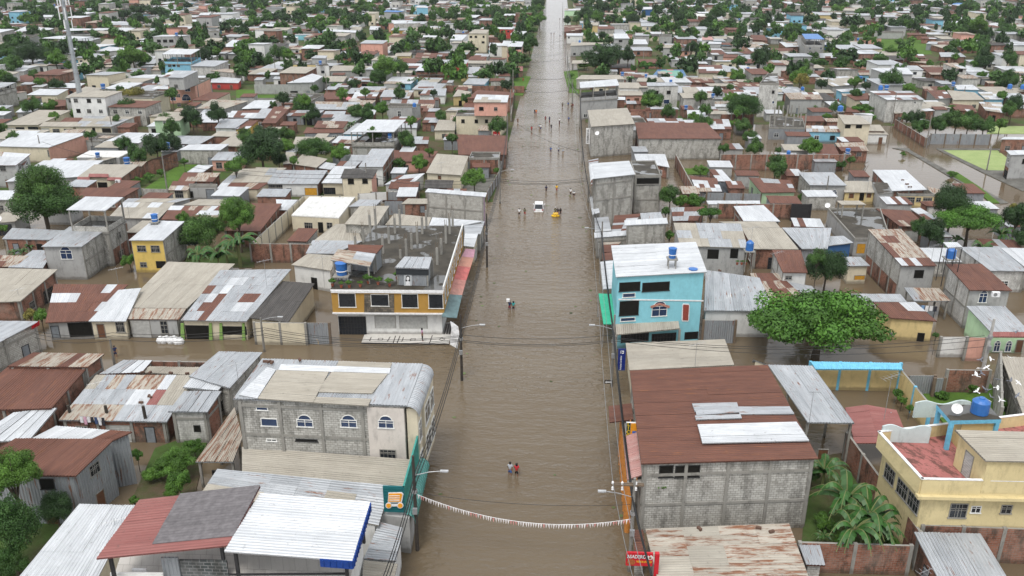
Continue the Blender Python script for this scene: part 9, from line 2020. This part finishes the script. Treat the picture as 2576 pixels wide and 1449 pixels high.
# leafy margins of the far avenue
for k in range(46):
    y = 330 + k * 17; ts.append((XL0 - rf.uniform(3, 9), y + rf.uniform(-5, 5), 1.0)); (k % 2) and ts.append((XR0 + rf.uniform(5, 11), y + rf.uniform(-5, 5), .8))
ts.sort(key=lambda t: t[1])
farT = []
for x, y, s in ts:
    rad = rf.uniform(2.0, 5.0) * s; kd = rf.choice('DDMMMMLL'); zc = rf.uniform(3, 6.2) * (.6 + .4 * s)
    if rf.random() < .12 and y < 400: rad *= .6; zc = 1.5
    if y < 300: tree(Vector((x, y, zc)), rad, kd, zc)
    else: farT.append((x, y, zc, rad, kd))
# ---------------------------------------------------------------- keep the 300 largest of a kind as objects, the rest as one mass
def px_size(o, r=None):
    ks = [o] + [c for c in KIDX.get(o, [])]; U, V = [], []
    for c in ks:
        if c.type == 'MESH':
            for k in c.bound_box: u, v = to_px(c.matrix_world @ Vector(k)); U.append(min(2576, max(0, u))); V.append(min(1449, max(0, v)))
    return (max(U) - min(U)) * (max(V) - min(V)) if U else 0
bpy.context.view_layer.update()
KIDX = {}
for o in bpy.data.objects:
    if o.parent: KIDX.setdefault(o.parent, []).append(o)
def allkids(o): out = []; [out.extend([c] + allkids(c)) for c in KIDX.get(o, [])]; return out
def merge(parts, name, label, cat):
    """parts: list of (mesh, matrix, material override) joined as one object"""
    mats, V, LV, LT, MI, TN, UV = [], [], [], [], [], [], []; off = 0
    for me, mw, sl in parts:
        n = len(me.vertices); co = np.empty(n * 3); me.vertices.foreach_get('co', co); co = co.reshape(-1, 3); M = np.array(mw); V.append(co @ M[:3, :3].T + M[:3, 3])
        lv = np.empty(len(me.loops), dtype=np.int64); me.loops.foreach_get('vertex_index', lv); LV.append(lv + off); off += n
        lt = np.empty(len(me.polygons), dtype=np.int64); me.polygons.foreach_get('loop_total', lt); LT.append(lt); mi = np.empty(len(me.polygons), dtype=np.int64); me.polygons.foreach_get('material_index', mi); mp = []
        for m_ in sl:
            if m_ not in mats: mats.append(m_)
            mp.append(mats.index(m_))
        MI.append(np.array(mp)[mi]); t = np.ones(len(me.loops)); 
        if 'tone' in me.attributes: me.attributes['tone'].data.foreach_get('value', t)
        TN.append(t); uv = np.zeros(len(me.loops) * 2)
        if me.uv_layers: me.uv_layers[0].data.foreach_get('uv', uv)
        UV.append(uv)
    V, LV, LT, MI, TN, UV = map(np.concatenate, (V, LV, LT, MI, TN, UV)); me = bpy.data.meshes.new(name); me.vertices.add(len(V)); me.vertices.foreach_set('co', V.ravel()); me.loops.add(len(LV)); me.loops.foreach_set('vertex_index', LV); me.polygons.add(len(LT)); me.polygons.foreach_set('loop_start', np.concatenate([[0], np.cumsum(LT)[:-1]])); me.polygons.foreach_set('loop_total', LT)
    for m_ in mats: me.materials.append(m_)
    me.polygons.foreach_set('material_index', MI); ul = me.uv_layers.new(name='UVMap'); ul.data.foreach_set('uv', UV.astype(np.float32)); at = me.attributes.new('tone', 'FLOAT', 'CORNER'); at.data.foreach_set('value', TN.astype(np.float32)); me.update(calc_edges=True)
    o = bpy.data.objects.new(name, me); C.objects.link(o); return tag(o, label, cat, kind='stuff')
def prune(items, cap):
    items = sorted(items, key=lambda d: -px_size(d['o'])); out = []
    for d in items[cap:]:
        ks = [d['o']] + allkids(d['o'])
        for c in ks:
            if c.type == 'MESH': out.append((c.data, c.matrix_world.copy(), [s.material for s in c.material_slots]))
        for c in ks[::-1]: bpy.data.objects.remove(c)
    return items[:cap], out
HOUSES, hp = prune(HOUSES, 296)
fo = farM.build('far', RMATS + WMATS + [GLASS]); hp.append((fo.data, Matrix(), list(fo.data.materials))); bpy.data.objects.remove(fo)
merge(hp, 'houses', 'mass of small far-off houses filling the town towards the top of the picture', 'houses')
TR = [t for t in TREES if t['name'] == 'tree']; OT = [t for t in TREES if t['name'] != 'tree']
TR, tp = prune(TR, 280)
for x, y, zc, rad, kd in farT:
    i = len(tp); tp.append((crown(kd, 3, i % 3), Matrix.Translation((x, y, zc)) @ Matrix.Rotation(i * 1.9, 4, 'Z') @ Matrix.Diagonal((rad, rad, max(rad, zc * .95), 1)), [LEAF[kd]]))
merge(tp, 'trees', 'mass of far-off green trees between the distant roofs', 'trees')
TREES = TR + OT
# ---------------------------------------------------------------- labels for what has none yet
ANCH = [('the telecom tower', 208, 200), ('the bright blue house', 455, 160), ('the salmon pink corner house', 475, 225), ('the three-storey plastered block', 432, 108), ('the cream balcony house', 2165, 315), ('the blue-roofed grey cube house', 2040, 110), ('the painted ball court', 1685, 185), ('the blue-shuttered block house', 1665, 235),
        ('the all-white villa', 1755, 45), ('the cream-white cube house', 800, 175), ('the bright green cottage', 1068, 150), ('the three-storey apartment block', 1200, 95), ('the white-roofed workshop', 770, 205), ('the olive green house', 440, 315), ('the pink-topped building', 1220, 275), ('the broad pale canopy', 945, 320), ('the red-banded store', 1150, 160),
        ('the yellow house at upper right', 2072, 42), ('the algae plot', 2520, 320), ('the bare concrete house', 2230, 195), ('the bright blue roof at upper right', 2418, 14), ('the deep blue house', 1635, 22), ('the long four-window block', 855, 88), ('the light blue shed', 250, 115), ('the small white two-storey house', 132, 48), ('the curved-edge hall', 2110, 210), ('the pale two-tank house', 2255, 245),
        ('the salmon cottage', 575, 415), ('the unfinished block building', 1580, 510), ('the yellow corner building', 890, 760), ('the turquoise house', 1660, 750), ('the bright yellow house', 400, 620), ('the arched-window cottage', 2075, 490), ('the widest brown roof', 1800, 1000), ('the arched-window building', 820, 980), ('the patchwork roof', 330, 1000), ('the yellow porch', 2310, 510), ('the wet dark roof', 2170, 560),
        ('the pale yellow terrace house', 2420, 1200), ('the red tile canopy', 400, 1300), ('the very long rust-brown roof', 1700, 335), ('the tallest left tree', 110, 490), ('the spreading tree', 2070, 810), ('the orange garage house', 750, 460), ('the white flat-roofed house', 815, 540), ('the small yellow house by the avenue', 1487, 68), ('the pale cube house', 1563, 105), ('the open-sided canopy storey', 1510, 240), ('the red-roofed yellow cottage', 2205, 22), ('the red-panelled white house', 2405, 62), ('the balcony over the grassy lot', 500, 440)]
TK = {'D': 'dark green', 'M': 'mid-green', 'L': 'light green', 'Y': 'yellowish', 'G': 'bright green', 'B': '', 'P': ''}
def rel(u, v):
    n, x, y = min(ANCH, key=lambda a: abs(a[1] - u) + 1.6 * abs(a[2] - v)); dx, dy = u - x, (v - y) * 1.6
    near = 'just ' if abs(dx) + abs(dy) < 70 else ''
    if abs(dx) < 18 and abs(dy) < 20: return 'beside ' + n
    return near + (('left of ' if dx < 0 else 'right of ') if abs(dx) > abs(dy) else ('beyond ' if dy < 0 else 'in front of ')) + n
pend = []
for h in HOUSES:
    if not h['lab']:
        sz = 'low' if h['z'] < 4.6 else ('two-storey' if h['z'] < 7.6 else 'tall'); rw = roof_words(h['roof']); rw = rw.replace('white metal', 'white')
        pend.append((h['o'], '%s %s house with %s roof %s' % (sz, WALLD[h['wall'][0]], rw, rel(h['u'], h['v'])), h['u']))
for t in TREES:
    if not t['lab']:
        sz = 'large' if t['r'] > 34 else ('small' if t['r'] < 11 else 'medium')
        pend.append((t['o'], ('%s %s %s %s' % (sz, TK[t['kind']], t['name'], rel(t['u'], t['v']))).replace('  ', ' '), t['u']))
for o in SHEDS:
    u, v = to_px((o.location.x, o.location.y, 2.5)); rc = [c for c in bpy.data.objects if c.parent == o]; pend.append((o, o['look'] + rel(u, v), u)); del o['look']
bpy.context.view_layer.update()
for o in bpy.data.objects:
    if not o.parent and o.get('category') in ('utility pole', 'water tank') and not o.get('label'):
        p = o.location; z = p.z if o['category'] == 'water tank' else 4; u, v = to_px((p.x, p.y, z)); pend.append((o, ('blue water tank ' if o['category'] == 'water tank' else 'thin grey street pole ') + rel(u, v), u))
byl = {}
for o, l, u in pend: byl.setdefault(l, []).append((u, o))
ORD = ['leftmost', 'second from left', 'third from left', 'fourth from left', 'fifth from left', 'sixth from left', 'seventh from left', 'eighth from left', 'ninth from left', 'tenth from left']
for l, s in byl.items():
    s.sort(key=lambda a: a[0])
    for i, (u, o) in enumerate(s):
        if len(s) == 1: o['label'] = l
        elif len(s) == 2: o['label'] = ('left one of two, ', 'right one of two, ')[i] + l
        elif i < len(ORD): o['label'] = ('rightmost of several, ' if i == len(s) - 1 else ORD[i] + ' of several, ') + l
        else: o['label'] = l; o['group'] = o.get('group') or l[:50]
        w = o['label'].split()
        if len(w) > 16: o['label'] = ' '.join(w).replace('left one of two, ', 'left twin, ').replace('right one of two, ', 'right twin, ').replace(' of several,', ',').replace(' with ', ', ').replace('left of', 'left of').replace('patched ', '').replace(' plastered', '')
        if len(o['label'].split()) > 16: o['label'] = ' '.join(o['label'].split()[:16])
for o in list(bpy.data.objects):
    if not o.parent:
        c = o.get('category')
        if c == 'house' and not o.get('group'): o['group'] = 'houses of the flooded town'
        if c == 'tree' and not o.get('group'): o['group'] = 'trees among the houses'
        if c == 'shrub' and not o.get('group'): o['group'] = 'shrubs in the yards'
        if c == 'utility pole': o['group'] = 'street poles'
        if c == 'water tank': o['group'] = 'rooftop water tanks'
        if c == 'shed' and not o.get('group'): o['group'] = 'small sheds between the houses'
        if c == 'person': o['group'] = 'people out in the flood'
# ---------------------------------------------------------------- thin damp air
m = MB(); m.box((0, 1200, 48), (3600, 2900, 102)); hz = m.build('haze', plain('haze_tmp', (1, 1, 1)))
hm = bpy.data.materials.new('haze_air'); hm.use_nodes = True; t_ = hm.node_tree; t_.nodes.clear(); ho = t_.nodes.new('ShaderNodeOutputMaterial'); hv = t_.nodes.new('ShaderNodeVolumePrincipled')
hv.inputs['Color'].default_value = (.86, .90, .95, 1); hv.inputs['Density'].default_value = .00007; hv.inputs['Anisotropy'].default_value = .2; t_.links.new(hv.outputs[0], ho.inputs['Volume'])
hz.data.materials[0] = hm; tag(hz, 'thin pale air over the far end of the town', 'haze', kind='stuff')
import os
print('houses', len(HOUSES), 'objects', len(bpy.data.objects))
